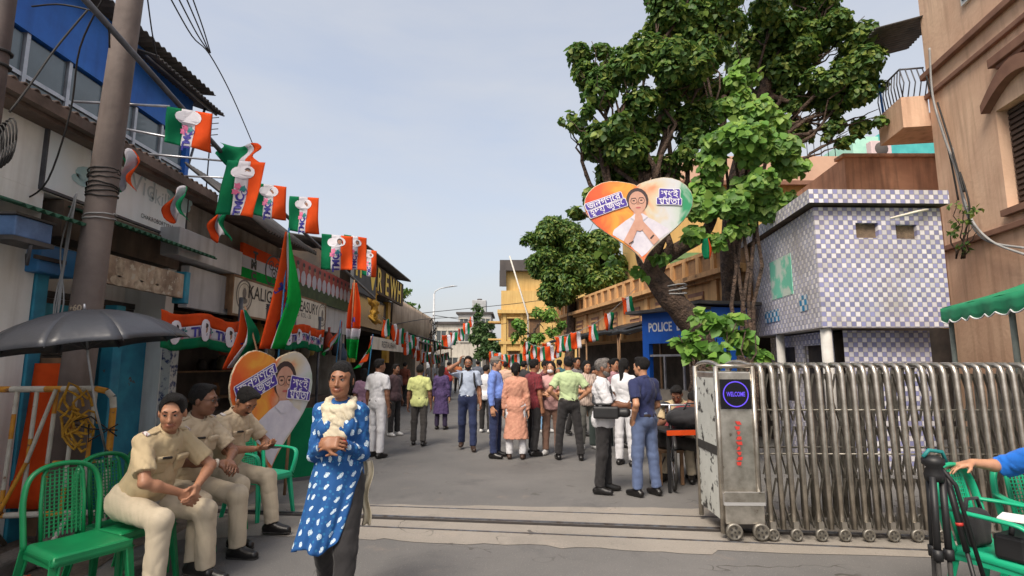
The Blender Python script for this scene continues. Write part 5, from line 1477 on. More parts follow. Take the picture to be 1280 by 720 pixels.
    for s_ in (1,-1):
        c = hp(.030*s_,-.0762,.003)
        e = MB().lathe([(.0001,-.0125)]+[(.0125*math.sin(a),-.0125*math.cos(a)) for a in np.linspace(.25,math.pi-.05,7)], n8, (0,0,0), 'y')
        q = e.mesh('eye', m_eye); eo = link('eye', q, None, body, Vector(c), Matrix(Rh.tolist()).to_euler())
        i_ = MB().lathe([(0,-.0142),(.0068,-.0126)], n8, (0,0,0), 'y').mesh('iris', m_iris); link('iris', i_, None, eo)
    if near or True:
        bl = Blob()
        for s_ in (1,-1): bl.rc(hp(.013*s_,-.089,.021), hp(.032*s_,-.086,.028), .0042,.0046,.004).rc(hp(.032*s_,-.086,.028), hp(.050*s_,-.070,.021), .0046 if not female else .0034,.003,.004)
        link('eyebrow', bl.mesh('eyebrow', .0045 if near else .006, m_hair), None, body)
        if near:
            bl = Blob()
            for s_ in (1,-1): bl.rc(hp(.016*s_,-.0885,.0075), hp(.031*s_,-.0925,.0125), .0032,.004,.003).rc(hp(.031*s_,-.0925,.0125), hp(.047*s_,-.079,.006), .004,.003,.003)
            link('eyelid', bl.mesh('eyelid', hh*.55, lip), None, body)
    # hair
    hm = hairmat or m_hair
    if hair and hair != 'none':
        bl = Blob()
        bl.el(hp(0,.020,.034), (.0805,.0975,.0935), Rh, .02)
        if hair == 'short':
            bl.el(hp(.012,-.030,.092), (.052,.050,.030), Rh @ rotm(-14,0,0), .03)
            bl.el(hp(0,-.088,-.008), (.071,.072,.106), Rh, .006, op='s')
            cuts = [(hp(0,.05,-.055), Rh @ _v(0,.45,-1))]
            for s_ in (1,-1): bl.el(hp(.085*s_,-.01,-.05), (.03,.05,.055), Rh, .01, op='s')
        else:
            bl.el(hp(0,-.090,-.038), (.066,.070,.104), Rh, .012, op='s')
            cuts = []
            bl.rc(hp(0,.07,.0), hp(0,.085,-.07), .055,.045,.03)
            for s_ in (1,-1): bl.el(hp(.070*s_,.022,-.012), (.012,.040,.052), Rh, .02)
            if hair == 'pony': bl.rc(hp(0,.09,-.06), hp(.0,.12,-.24), .040,.028,.02).rc(hp(0,.12,-.24), hp(.01,.10,-.42), .028,.010,.02)
            if hair == 'bun': bl.el(hp(0,.115,-.03), (.045,.04,.042), Rh, .012)
            if hair == 'long': bl.rc(hp(0,.07,-.05), hp(0,.10,-.30), .075,.055,.03, flat=(cyl_n,.6))
        part('hair', bl, hm, cuts, .0045, hmul=.85, sm=0 if not near else 1)
    if moustache:
        bl = Blob()
        for s_ in (1,-1): bl.rc(hp(0.003*s_,-.0965,-.055), hp(.026*s_,-.083,-.063), .0068,.0048,.004)
        part('moustache', bl, m_hair, hmul=.6)
    if beard:
        bl = Blob(); bl.el(hp(0,-.045,-.088), (.05,.045,.038), Rh, .02).el(hp(0,-.02,-.06),(.069,.058,.05),Rh,.02)
        bl.el(hp(0,-.09,-.03),(.05,.05,.045),Rh,.01,op='s')
        part('beard', bl, beard if not isinstance(beard,bool) else m_hairgrey, wr=.002, cuts=[(hp(0,.0,-.035), Rh @ _v(0,.2,1)),(hp(0,.015,0), Rh @ _v(0,1,0))])
    if glasses:
        mb = MB()
        for s_ in (1,-1):
            mb.tube([hp(.031*s_+.023*math.cos(a), -.102+.006*abs(math.cos(a)), .0+.017*math.sin(a)) for a in np.linspace(0,2*math.pi,13)], .002, 5)
            mb.tube([hp(.054*s_,-.096,.004), hp(.078*s_,-.03,.006), hp(.080*s_,.02,.0)], .0018, 5)
        mb.tube([hp(-.009,-.103,.002), hp(0,-.106,.005), hp(.009,-.103,.002)], .002, 5)
        finemesh('glasses', mb, m_black)
    if mask:
        bl = Blob(); bl.el(hp(0,-.045,-.058),(.060,.064,.05),Rh,.02); part('face_mask', bl, mask, cuts=[(hp(0,.0,0), Rh @ _v(0,1,0)),(hp(0,0,-.02), Rh @ _v(0,0,1))])
    if cap:
        bl = Blob(); bl.el(hp(0,.018,.045), (.088,.104,.085), Rh, .01); part('cap', bl, cap, cuts=[(hp(0,0,.045), Rh @ _v(0,0,-1))])
        bl = Blob(); bl.el(hp(0,-.11,.05), (.062,.06,.012), Rh @ rotm(12,0,0), .01); part('cap_brim', bl, cap)
    # shirt
    up = Rt @ _v(0,0,1)
    if shirt is not None:
        bl = Blob(); g = .019 if near else .020
        hemz = .045 if tuck else -.10
        hc = [] if kurta else [(T(0,0,hemz), -up)]
        torso(bl, g, .05, cu=hc)
        if not tuck and not kurta: bl.el(T(0,0,-.03), (.172+g,.125+g,.16), Rt, .05, hc)
        for nm in 'LR':
            S_, E, W_ = J['sh'+nm], J['el'+nm], J['wr'+nm]
            if long_sleeve:
                bl.rc(S_, E, .060*fw+g*.4, .050*fw+g*.3, .03).rc(E, E*.12+W_*.88, .050*fw+g*.3, .038*fw+g*.2, .02, cuts=[(E*.14+W_*.86,(W_-E)/np.linalg.norm(W_-E))])
            else:
                d = (E-S_)/np.linalg.norm(E-S_); Q = S_+(E-S_)*(sleeve+.25)
                Q2 = S_+(E-S_)*min(sleeve+.25,1.0)
                bl.rc(S_, Q, .060*fw+g*.4, .060*fw+g*.5, .03, cuts=[(S_+(E-S_)*(sleeve+.15), d)])
        cuts = []
        if kurta:
            hz = kurta; kn = (J['kneeL']+J['kneeR'])/2
            c_low = P*.0 + _v(kn[0]*.6, kn[1]*.75+.01, hz-.06)
            if not noskirt:
                bl.rc(T(0,0,.02), c_low, .155, .235, .06, flat=(_v(0,1,0),.72), cuts=[(_v(0,0,hz), _v(0,0,-1))])
        cuts.append((T(0,.0,.525), Rt @ _v(0,-.35,1)))
        so = part('kurta' if kurta else 'shirt', bl, shirt, cuts, .0046 if near else .006, wz=.7, wf=1.9 if near else 1.3)
        if collar and not kurta:
            mb = MB(); 
            def ringp(r, z, open_=.35, sc=1.0): return [T(r*math.sin(a)*sc, -r*math.cos(a)*.95+.004, z - .018*math.cos(a)) for a in np.linspace(open_, 2*math.pi-open_, 15)]
            r1, r2 = ringp(.066,.535), ringp(.082,.492,.12)
            mb.sheet(lambda u,v: Vector(r1[int(round(u*14))])*(1-v)+Vector(r2[int(round(u*14))])*v, 14, 2)
            solid(mb.build('collar', shirt, so, fixn=False), .008)
        if police:
            m_pat = mat('khaki_trim', S(150,128,92), rough=.8); m_tag_ = mat('name_tag', S(30,26,24), rough=.4); m_badge = mat('shoulder_title', S(206,200,196), S(120,60,70), scale=60, lo=.5, hi=.6, rough=.6)
            for s_ in (1,-1):
                bl = Blob(); bl.bx(T(.075*s_,-.112-belly*.25,.335), (.046,.016,.055), Rt @ rotm(-4,0,9*s_), .01, .006).bx(T(.075*s_,-.118-belly*.25,.38), (.049,.016,.02), Rt @ rotm(-4,0,9*s_), .008, .006)
                part('pocket', bl, shirt, parent=so)
                bl = Blob(); bl.bx(T(.125*s_*wide,.012,.514), (.052,.024,.008), Rt @ rotm(0,14*s_,0), .006, .004); ep = part('shoulder_strap', bl, shirt, parent=so)
                bl = Blob(); bl.bx(T(.165*s_*wide,.012,.508), (.014,.027,.008), Rt @ rotm(0,24*s_,0), .005, .004); part('shoulder_title', bl, m_badge, parent=so)
            bl = Blob(); bl.bx(T(-.072,-.140-belly*.25,.405), (.034,.008,.009), Rt @ rotm(-4,0,-9), .004, .003); part('name_tag', bl, m_tag_, parent=so, hmul=.7)
    if belt is not None:
        bl = Blob(); torso(bl, .024, .05, False)
        part('belt', bl, belt, [(T(0,0,.075), up), (T(0,0,.035), -up)])
        bl = Blob(); bl.bx(T(0,-.125-belly*1.0,.055), (.026,.012,.02), Rt, .005, .004); part('buckle', bl, m_alu)
    # trousers
    if trousers is not None:
        bl = Blob(); g = .012
        tcut = [(T(0,0,.075), up)]
        bl.el(T(0,.005,.0), (.158*thin+g,.112*thin+g,.13+g), Rt, .05, tcut); bl.el(T(0,-.008-belly*.4,.06), (.148*thin+g+belly*.3,.104+g+belly*.7,.12), Rt, .05, tcut)
        if ground is False: bl.el(T(0,.03,-.02), (.175,.125,.115), Rt, .05, tcut)
        for nm in 'LR':
            a, b, c = J['hip'+nm], J['knee'+nm], J['ank'+nm]
            d = (c-b)/np.linalg.norm(c-b)
            bl.rc(a, b, .094, .070, .04).rc(b, c+d*.03, .069, .060, .03, cuts=[(c-d*.01, d)])
        part('trousers', bl, trousers, [], .0030 if near else .005, wz=.45, wf=1.5 if near else 1.3)
    # shoes
    for nm, lg in (('L',legL),('R',legR)):
        a = J['ank'+nm]; s_ = 1 if nm == 'L' else -1
        pit = 0.0
        if len(lg) > 4: pit = R(lg[4])
        fdir = _v(.12*s_, -math.cos(pit), math.sin(pit)); fdir /= np.linalg.norm(fdir)
        dn = np.cross(np.cross(fdir,_v(0,0,-1)),fdir); dn /= np.linalg.norm(dn)
        if dn[2] > 0: dn = -dn
        heel = a-fdir*.045+dn*.045; toe = a+fdir*.145+dn*.052
        bl = Blob(); sole = a+dn*.083
        bl.rc(heel, toe, .043, .036, .02).rc(a+dn*.005, toe-fdir*.05, .042, .035, .03)
        sh_ = part('shoe', bl, shoes or m_shoe, [(sole, dn)], parent=body)
        if near:
            bl = Blob(); bl.rc(heel+dn*.01, toe+dn*.006, .046, .040, .02); part('sole', bl, m_rubber, [(sole+dn*.001, dn),(sole-dn*.016, -dn)], parent=sh_)
    J['T'] = T; J['hp'] = hp; J['Rt'] = Rt; J['Rh'] = Rh; J['P'] = P
    if extra: extra(body, J, part, hh)
    return root, J
def stand(px, py, ytop, **k):
    g = gnd(px, py); k.setdefault('H', min(1.80, max(1.45, at(px, ytop, g.y).z)))
    return person(loc=(g.x, g.y, 0.004), **k)
# ------------------------------------------------------------------ the people in the street
m_khaki = cloth_mat('khaki_shirt', S(190,170,134), .88)
m_beige = cloth_mat('beige_trouser', S(198,184,160), .88)
m_khaki2 = cloth_mat('pale_khaki_shirt', S(196,178,150), .88)
def C3(n, r, g, b, k=.82): return cloth_mat(n, S(r,g,b), k)
m_whshirt = C3('white_shirt', 214,214,218, .92); m_whtrou = C3('white_trousers', 210,210,214, .92)
m_blkt = C3('black_trousers', 36,34,36); m_navt = C3('navy_jeans', 34,46,84); m_gryt = C3('dark_grey_trousers', 66,62,60)
def striped_cloth(name, ca, cb, sc, checks=False):
    m = cloth_mat(name, ca); N, L = m.node_tree.nodes, m.node_tree.links; b = N['Principled BSDF']
    tc = N.new('ShaderNodeTexCoord'); src = None
    for ax in (('X','Z') if checks else ('X',)):
        w = N.new('ShaderNodeTexWave'); w.bands_direction = ax; w.inputs['Scale'].default_value = sc; w.inputs['Distortion'].default_value = .6; L.new(tc.outputs['Object'], w.inputs['Vector'])
        r = N.new('ShaderNodeMapRange'); r.inputs[1].default_value, r.inputs[2].default_value, r.inputs[4].default_value = .6, .75, .8; L.new(w.outputs['Fac'], r.inputs[0])
        x = N.new('ShaderNodeMix'); x.data_type = 'RGBA'; x.inputs['B'].default_value = cb; L.new(r.outputs[0], x.inputs['Factor'])
        if src is None: x.inputs['A'].default_value = ca
        else: L.new(src, x.inputs['A'])
        src = x.outputs['Result']
    L.new(src, b.inputs['Base Color']); return m
m_beltd = mat('dark_leather', S(44,34,30), rough=.5)

# --- walking woman in the blue printed kurta
def kurta_mat(uv=False):
    m = bpy.data.materials.new('blue_block_print'); m.use_nodes = True
    N, L = m.node_tree.nodes, m.node_tree.links; b = N['Principled BSDF']; b.inputs['Roughness'].default_value = .85
    tc = N.new('ShaderNodeTexCoord'); sp_ = N.new('ShaderNodeSeparateXYZ'); L.new(tc.outputs['Object'], sp_.inputs[0])
    def mth(op, a, b_=None, c=None):
        n = N.new('ShaderNodeMath'); n.operation = op
        for i, q in enumerate((a,b_,c)):
            if q is None: continue
            if isinstance(q,(int,float)): n.inputs[i].default_value = q
            else: L.new(q, n.inputs[i])
        return n.outputs[0]
    ang = mth('ARCTAN2', sp_.outputs[0], mth('MULTIPLY', sp_.outputs[1], -1.0))
    u = mth('MULTIPLY', ang, 2.1); v = mth('MULTIPLY', sp_.outputs[2], 12.0)
    if uv:
        s2 = N.new('ShaderNodeSeparateXYZ'); L.new(tc.outputs['UV'], s2.inputs[0]); u = mth('MULTIPLY', s2.outputs[0], 10.0); v = mth('MULTIPLY', s2.outputs[1], 8.0)
    row = mth('FLOOR', v); u2 = mth('ADD', u, mth('MULTIPLY', mth('MODULO', row, 2.0), .5))
    fu = mth('SUBTRACT', mth('FRACT', u2), .5); fv = mth('SUBTRACT', mth('FRACT', v), .5)
    nz = N.new('ShaderNodeTexNoise'); nz.inputs['Scale'].default_value = 60; L.new(tc.outputs['Object'], nz.inputs['Vector'])
    jit = mth('MULTIPLY', mth('SUBTRACT', nz.outputs[0], .5), .35)
    r2 = mth('ADD', mth('SQRT', mth('ADD', mth('POWER', mth('MULTIPLY', fu, 1.45), 2.0), mth('POWER', fv, 2.0))), jit)
    leafy = mth('MULTIPLY', mth('SINE', mth('MULTIPLY', mth('ARCTAN2', fv, fu), 9.0)), .022)
    mask = mth('LESS_THAN', mth('ADD', r2, leafy), .235); core = mth('LESS_THAN', mth('ABSOLUTE', mth('SUBTRACT', r2, .13)), .03)
    vo = N.new('ShaderNodeTexVoronoi'); vo.inputs['Scale'].default_value = 30; L.new(tc.outputs['Object'], vo.inputs['Vector'])
    leaf = mth('MULTIPLY', mth('LESS_THAN', vo.outputs['Distance'], .26), .5)
    mx0 = N.new('ShaderNodeMix'); mx0.data_type='RGBA'; mx0.inputs['A'].default_value = S(25,80,140); mx0.inputs['B'].default_value = S(50,132,180); L.new(leaf, mx0.inputs['Factor'])
    mx1 = N.new('ShaderNodeMix'); mx1.data_type='RGBA'; mx1.inputs['B'].default_value = S(206,222,232); L.new(mx0.outputs['Result'], mx1.inputs['A']); L.new(mask, mx1.inputs['Factor'])
    mx2 = N.new('ShaderNodeMix'); mx2.data_type='RGBA'; mx2.inputs['B'].default_value = S(150,180,204); L.new(mx1.outputs['Result'], mx2.inputs['A']); L.new(core, mx2.inputs['Factor'])
    L.new(mx2.outputs['Result'], b.inputs['Base Color'])
    return m
m_kurta = kurta_mat(); m_kurta2 = kurta_mat(True)
m_dup = mat('cream_dupatta', S(222,212,186), S(200,186,160), scale=7, rough=.8, trans=.1)
def woman_extra(body, J, part, hh):
    T, P, Rt = J['T'], J['P'], J['Rt']
    # skirt of the kurta, blown to one side, slit on her left
    def skirt(u, v):
        a = -3.0 + u*(3.0+2.7-1.75*min(1,max(0,(v-.12)/.55)))                      # angle round the body, 0 = front
        z = .15 - v*.57
        q = min(1,v/.25); rx, ry = .148+.018*q+.012*v, .134+.014*q+.034*v
        fold = 1+.085*v*math.sin(a*8+2*v)+.045*v*math.sin(a*15+1+3*v)
        c = T(0,0,0)
        x = math.sin(a)*rx*fold - .075*v*v; y = -math.cos(a)*ry*fold - .07*v
        zz = c[2]+z + v*v*(.15*max(0,a-.1)) - .025*v*math.sin(a*3)
        return (c[0]+x, c[1]+y+.02, zz)
    mb = MB(); mb.sheet(skirt, 90, 40); solid(mb.build('kurta_skirt', m_kurta2, body, fixn=False), .005)
    # dupatta: wrapped round the neck, hanging over the chest
    bl = Blob(); n_ = 16
    for i in range(n_):
        q = []
        for k in (i, i+1):
            a = -math.pi+2*math.pi*k/n_; fr = max(0, math.cos(a))
            q.append(T(.082*math.sin(a), -.078*math.cos(a)-.014*fr, .512-.055*fr))
        bl.rc(q[0], q[1], .022, .022, .02)
    bl.el(T(0,-.098,.41), (.098,.030,.075), Rt, .03).el(T(-.01,-.115,.32), (.082,.032,.09), Rt, .03).el(T(.0,-.118,.26), (.050,.026,.065), Rt, .03)
    for s_ in (1,-1): bl.rc(T(.085*s_,-.06,.475), T(.045*s_,-.122,.29), .030, .022, .02)
    part('dupatta', bl, m_dup, wr=.0048, wz=2.2, wf=3.2)
    mb = MB(); mb.sheet(lambda u,v: Vector(T(.155+.06*u+.015*math.sin(v*9), .05+.03*math.sin(u*9+v*3), .10-.42*v)), 6, 24); solid(mb.build('dupatta_end', m_dup, body, fixn=False), .004)
    mb = MB(); w, e = Vector(J['wrL']), Vector(J['elL']); mb.tube([w.lerp(e,.02), w.lerp(e,.07)], .034, 12); mb.build('bangle', mat('red_thread', S(150,50,46), rough=.6), body)
wp = at(427,454,3.58)
person('woman in blue block printed kurta with cream scarf walking with clasped hands', (wp.x, 3.60, 0.006), 6, H=1.58, tone='b', near=True, female=True, hair='bun', shirt=m_kurta, kurta=.90, noskirt=True, long_sleeve=True,
       trousers=m_blkt, shoes=m_shoebr, legL=(20,6,1), legR=(-14,22,2), wL=(.055,-.21,1.15), wR=(-.045,-.24,1.16), thin=.86, poleL=(.35,.6,-.7), poleR=(-.35,.6,-.7), hdL=(-.8,-.35,.1), hdR=(.8,-.25,.05), palmL=(0,.8,-.4), palmR=(0,.8,-.4),
       head=(0,0,-6), curl=(40,50), extra=woman_extra, seed=5, collar=False)

# --- three seated policemen
m_watch = mat('pale_wrist_band', S(206,196,180), rough=.6)
def phone_hand(body, J, part, hh):
    w = (Vector(J['wrL'])+Vector(J['wrR']))/2
    mb = MB(); c = w+Vector((0,-.12,.01)); mb.box(c.x-.036,c.x+.036,c.y-.07,c.y+.07,c.z-.005,c.z+.005); mb.build('phone', m_black, body, bevel=.004)
def band(body, J, part, hh):
    mb = MB(); w, e = Vector(J['wrR']), Vector(J['elR']); mb.tube([w.lerp(e,.05), w.lerp(e,.13)], .034, 12); mb.build('wrist_band', m_watch, body)
SEATS = [(-2.70,4.12,74), (-2.70,4.64,74), (-2.74,5.28,76)]
def seat_pos(i, fwd=.02):
    x, y, a = SEATS[i]; d = Vector((math.sin(R(a)), -math.cos(R(a)), 0)); return (x+d.x*fwd, y+d.y*fwd, 0.006)
person('seated policeman in khaki looking at the camera with hands between his knees', seat_pos(0), 74, H=1.76, thin=.92, tone='a', near=True, shirt=m_khaki, trousers=m_beige, police=True, belly=.03, belt=m_beltd,
       zp=.575, ground=False, legL=(80,80,14,6), legR=(84,82,12,4), lean=(27,0,0), head=(2,0,-52), wL=(.07,-.43,.66), wR=(-.03,-.41,.64), hdL=(-.6,-.45,-.6), hdR=(.6,-.5,-.6), palmL=(-.5,.4,-.3), palmR=(.6,.4,-.2), poleL=(1,.2,.2), poleR=(-1,.2,.2), curl=(45,55), seed=1, sleeve=.62)
person('seated policeman in khaki wearing glasses and a pale wrist band, face turned away', seat_pos(1), 74, H=1.76, thin=.92, tone='d', near=True, shirt=m_khaki2, trousers=m_beige, police=True, belly=.045, belt=m_beltd,
       zp=.575, ground=False, legL=(80,80,10,4), legR=(84,78,16,8), lean=(14,0,0), head=(0,0,22), wL=(.05,-.40,.74), wR=(-.02,-.38,.74), hdL=(-.5,-.8,-.2), hdR=(.6,-.7,-.2), palmL=(-.3,.2,-.8), palmR=(.4,.2,-.8), poleL=(1,.3,-.2), poleR=(-1,.3,-.2), curl=(45,60), glasses=True, extra=band, seed=2, sleeve=.62)
person('seated policeman in khaki with a moustache bent over his phone', seat_pos(2), 76, H=1.76, thin=.92, tone='b', near=True, shirt=m_khaki2, trousers=m_beige, police=True, belly=.03, belt=m_beltd,
       zp=.575, ground=False, legL=(82,74,8,3), legR=(82,76,14,8), lean=(20,0,0), head=(32,0,-12), wL=(.06,-.42,.76), wR=(-.03,-.42,.76), hdL=(-.35,-.9,.1), hdR=(.35,-.9,.1), palmL=(-.2,0,1), palmR=(.2,0,1), poleL=(1,.3,-.3), poleR=(-1,.3,-.3), curl=(35,45), moustache=True, extra=phone_hand, seed=3, sleeve=.62)

# --- standing figures
def bag(color, at_, size, name='shoulder_bag', strap=True):
    def f(body, J, part, hh):
        T = J['T']; bl = Blob(); bl.bx(T(*at_), size, J['Rt'], min(size)*.7, .01); o = part(name, bl, color)
        if strap:
            mb = MB(); mb.tube([T(at_[0],at_[1],at_[2]+size[2]), T(at_[0]*.6,-.13,.36), T(-at_[0]*.55,-.03,.525), T(-at_[0]*.3,.12,.40), T(at_[0],at_[1]+.03,at_[2]+size[2])], .012, 6); mb.build('strap', color, body)
    return f
def backpack(color):
    def f(body, J, part, hh):
        T = J['T']; bl = Blob(); bl.bx(T(0,.19,.28), (.14,.08,.21), J['Rt'], .05, .02); part('backpack', bl, color)
        mb = MB()
        for s_ in (1,-1): mb.tube([T(.10*s_,.12,.44), T(.105*s_,.04,.515), T(.11*s_,-.085,.45), T(.12*s_,-.125,.32), T(.15*s_,-.02,.14), T(.13*s_,.11,.12)], .018, 6)
        mb.build('strap', color, body)
    return f
def pair(*fs):
    def f(*a):
        for q in fs: q(*a)
    return f
m_bagk = C3('black_bag', 32,32,36)
stand(470,572,450, label='policeman in white uniform and dark belt standing with his back turned', yaw=150, tone='d', shirt=m_whshirt, trousers=m_whtrou, belt=m_beltd, belly=.04, legL=(3,2,4), legR=(-3,2,4), wide=1.06, head=(0,0,-25), seed=11, h=.011)
stand(418,566,458, label='man in pale blue shirt mostly hidden behind the walking woman', yaw=120, tone='b', shirt=C3('pale_blue_shirt',150,180,220), trousers=m_gryt, seed=12)
stand(452,560,462, label='woman in patterned pink top behind the walking woman', yaw=-150, tone='b', female=True, hair='long', shirt=striped_cloth('pink_check', S(196,156,166), S(120,90,130), 14, True), trousers=m_gryt, kurta=.62, seed=13)
stand(492,545,456, label='person in dark clothes at the shop front behind the white uniform', yaw=60, tone='d', shirt=C3('dark_maroon',70,50,56), trousers=m_blkt, shoes=m_shoewh, seed=14, tuck=False)
stand(523,557,457, label='man in pale yellow green shirt walking away', yaw=178, tone='d', shirt=C3('lime_shirt',206,212,140,.92), trousers=m_gryt, tuck=False, legL=(6,4,3), legR=(-4,8,3), wide=1.08, belly=.03, seed=15, h=.011)
stand(551,537,465, label='woman in dark purple printed kurta seen from behind', yaw=165, tone='c', female=True, hair='long', shirt=mat('purple_print_kurta', S(58,44,84), S(84,66,110), scale=26, rough=.85), trousers=C3('purple_trousers',48,38,66), kurta=.42, long_sleeve=True, seed=16, H=1.5)
stand(584,563,446, label='bearded man in pale grey shirt talking on the phone while walking', yaw=4, tone='b', shirt=C3('pale_grey_blue_shirt',172,184,204,.92), trousers=m_navt, shoes=m_shoebr, glasses=True, beard=m_hair, wR=(-.15,-.10,1.60), poleR=(-1,-.4,-.6), hdR=(.2,.1,1), palmR=(1,0,0), legL=(10,4,2), legR=(-10,14,2), belt=m_beltd, extra=backpack(m_bagk), seed=17, h=.011, curl=(50,50))
stand(607,541,457, label='man in white shirt and white sneakers behind the phone caller', yaw=150, tone='c', shirt=m_whshirt, trousers=m_blkt, shoes=m_shoewh, tuck=False, seed=18)
stand(619,572,447, label='man in periwinkle blue shirt and grey cap looking right', yaw=75, tone='c', shirt=C3('periwinkle_shirt',112,140,214,.9), trousers=m_navt, long_sleeve=True, belly=.05, cap=C3('grey_cap',120,112,104), hairmat=m_hairgrey, wL=(.10,-.24,1.02), belt=m_beltd, seed=19, h=.011)
stand(645,574,459, label='woman in salmon patterned kurta and white trousers seen from behind', yaw=176, tone='c', female=True, hair='bun', shirt=mat('salmon_print', S(206,152,128), S(186,130,110), scale=30, rough=.85), trousers=m_whtrou, shoes=m_shoebr, kurta=.36, long_sleeve=True, seed=20, h=.011, H=1.56)
stand(668,569,450, label='man in dark red shirt standing beyond the salmon kurta', yaw=120, tone='b', shirt=striped_cloth('dark_red_check', S(128,36,46), S(84,26,34), 12, True), trousers=m_blkt, tuck=False, legL=(4,2,6), legR=(-6,4,6), seed=21)
stand(682,541,452, label='man in maroon shirt and light jeans raising a phone', yaw=60, tone='b', shirt=striped_cloth('maroon_stripe', S(104,42,50), S(150,110,110), 10), trousers=C3('light_jeans',120,160,200), shoes=m_shoewh, tuck=False, wR=(-.05,-.35,1.42), wL=(.05,-.35,1.42), seed=22)
stand(690,569,457, label='masked woman in dusty pink top and brown trousers', yaw=-20, tone='c', female=True, hair='long', shirt=C3('dusty_pink_top',196,152,150), trousers=C3('brown_trousers',122,92,78), shoes=m_shoewh, tuck=False, mask=m_whshirt, wR=(-.02,-.27,1.10), wL=(.04,-.27,1.12), seed=23, H=1.58)
stand(712,575,447, label='man in pale green shirt with hands on his hips seen from behind', yaw=182, tone='a', shirt=C3('sage_shirt',178,196,150,.9), trousers=m_blkt, tuck=True, belt=m_beltd, wL=(.17,-.03,.98), wR=(-.17,-.03,.98), poleL=(1,.5,0), poleR=(-1,.5,0), hdL=(-.5,-.5,-.5), hdR=(.5,-.5,-.5), legL=(3,2,9), legR=(-3,2,9), wide=1.07, seed=24, h=.011)
stand(735,561,456, label='woman with loose dark hair and grey trousers listening behind the cameraman', yaw=10, tone='c', female=True, hair='long', shirt=striped_cloth('beige_stripe', S(190,172,160), S(120,100,96), 9), trousers=C3('grey_green_trousers',96,96,92), shoes=m_shoewh, tuck=False, wL=(.05,-.25,1.15), wR=(-.05,-.25,1.12), seed=25, H=1.6)
stand(746,552,458, label='man in denim jacket holding a black camera to his face', yaw=40, tone='b', shirt=C3('denim_shirt',70,90,126), trousers=C3('olive_trousers',80,80,72), long_sleeve=True, wL=(.06,-.24,1.42), wR=(-.06,-.24,1.42), seed=26, extra=lambda body,J,part,hh: part('camera', Blob().bx(J['hp'](0,-.17,-.02),(.07,.06,.05),J['Rh'],.015,.01).rc(J['hp'](0,-.2,-.02),J['hp'](0,-.32,-.02),.04,.045,.01), m_black))
def video_camera(body, J, part, hh):
    T = J['T']; bl = Blob(); bl.bx(T(-.24,-.05,.10),(.08,.16,.075),J['Rt'],.02,.02).rc(T(-.24,-.18,.10),T(-.24,-.30,.10),.05,.06,.02).bx(T(-.24,-.02,.20),(.02,.1,.015),J['Rt'],.01,.01); part('video_camera', bl, m_black)
    mb = MB(); mb.tube([T(-.24,-.10,.18), T(-.12,-.12,.36), T(.06,-.05,.52), T(.06,.11,.42), T(-.2,.12,.22), T(-.24,.05,.18)], .016, 6); mb.build('camera_strap', m_bagk, body)
    bl = Blob(); bl.bx(T(.20,.04,-.18),(.03,.16,.20),J['Rt'],.025,.01); part('cloth_bag', bl, C3('dark_green_bag',40,52,50))
stand(756,616,450, label='grey haired cameraman in white shirt with a video camera at his hip', yaw=78, tone='d', shirt=m_whshirt, trousers=m_blkt, tuck=False, beard=True, hairmat=m_hairgrey, wL=(.04,-.34,1.10), wR=(-.06,-.30,1.10), hdL=(-.2,-1,0), palmL=(0,0,1), extra=video_camera, legL=(3,2,3), legR=(-3,3,3), seed=27, h=.010, sleeve=.75)
stand(783,582,450, label='policewoman in white uniform with a long black ponytail', yaw=140, tone='c', female=True, hair='pony', shirt=m_whshirt, trousers=m_whtrou, belt=m_beltd, seed=28, h=.011, H=1.62, wR=(-.1,-.3,1.12))
stand(808,620,448, label='man in navy polo shirt and grey blue trousers with his back half turned', yaw=-148, tone='c', shirt=C3('navy_polo',34,42,84), trousers=C3('slate_trousers',88,104,140), belt=m_beltd, wR=(-.16,-.2,.98), wL=(.19,.0,.93), legL=(2,2,4), legR=(-2,3,4), seed=29, h=.010, wide=1.04, head=(0,0,14), sleeve=.6)
# seated pair at the small table behind the gate
g_ = gnd(846,596)
person('policeman in khaki sitting behind the small table by the gate', (at(850,500,8.0).x, 8.0, .004), -25, tone='d', shirt=m_khaki, trousers=m_beige, police=False, zp=.56, ground=False, legL=(84,84,8), legR=(84,84,8), lean=(22,0,0), head=(28,0,0), wL=(.12,-.42,.80), wR=(-.1,-.42,.80), seed=30)
person('man in red and white shirt bent over the table by the gate', (at(832,500,7.55).x, 7.55, .004), 100, tone='d', shirt=C3('red_shirt',150,44,52), trousers=m_gryt, zp=.56, ground=False, legL=(84,84,8), legR=(84,84,8), lean=(38,0,0), head=(25,0,0), wL=(.12,-.46,.78), wR=(-.1,-.46,.78), seed=31, hair='short')
for k_, (x_, y_, s_) in enumerate(((850,8.0,'cop'),(832,7.55,'man'))):
    st = thing('stool', ['low wooden stool under the khaki officer by the table','low wooden stool under the man in red by the table'][k_], 'stool', (at(x_,500,y_).x, y_+(.05 if k_==0 else 0), .004))
    MB().box(-.17,.17,-.17,.17,.40,.44).build('seat', m_wood, st, bevel=.01)
    for a in (-1,1):
        for b in (-1,1): MB().box(a*.14-.02,a*.14+.02,b*.14-.02,b*.14+.02,0,.40).build('leg', m_wood, st)
# partly visible person at the right edge, hand on the chair
def seat_right():
    p = at(1300,600,3.1)
    person('person in bright blue shirt resting one hand on the armchair', (3.53, 3.62, 0.006), 0, H=1.7, tone='c', near=True, h=.0085, shirt=C3('bright_blue_shirt',20,110,210), trousers=m_blkt, zp=.55, ground=False, legL=(84,84,8), legR=(84,84,8), lean=(8,0,0),
       wR=(-.50,.14,.900), poleR=(-.2,1,-.5), hdR=(-.95,.10,-.25), palmR=(0,0,-1), curl=(15,20), seed=33, sleeve=.85)
seat_right()
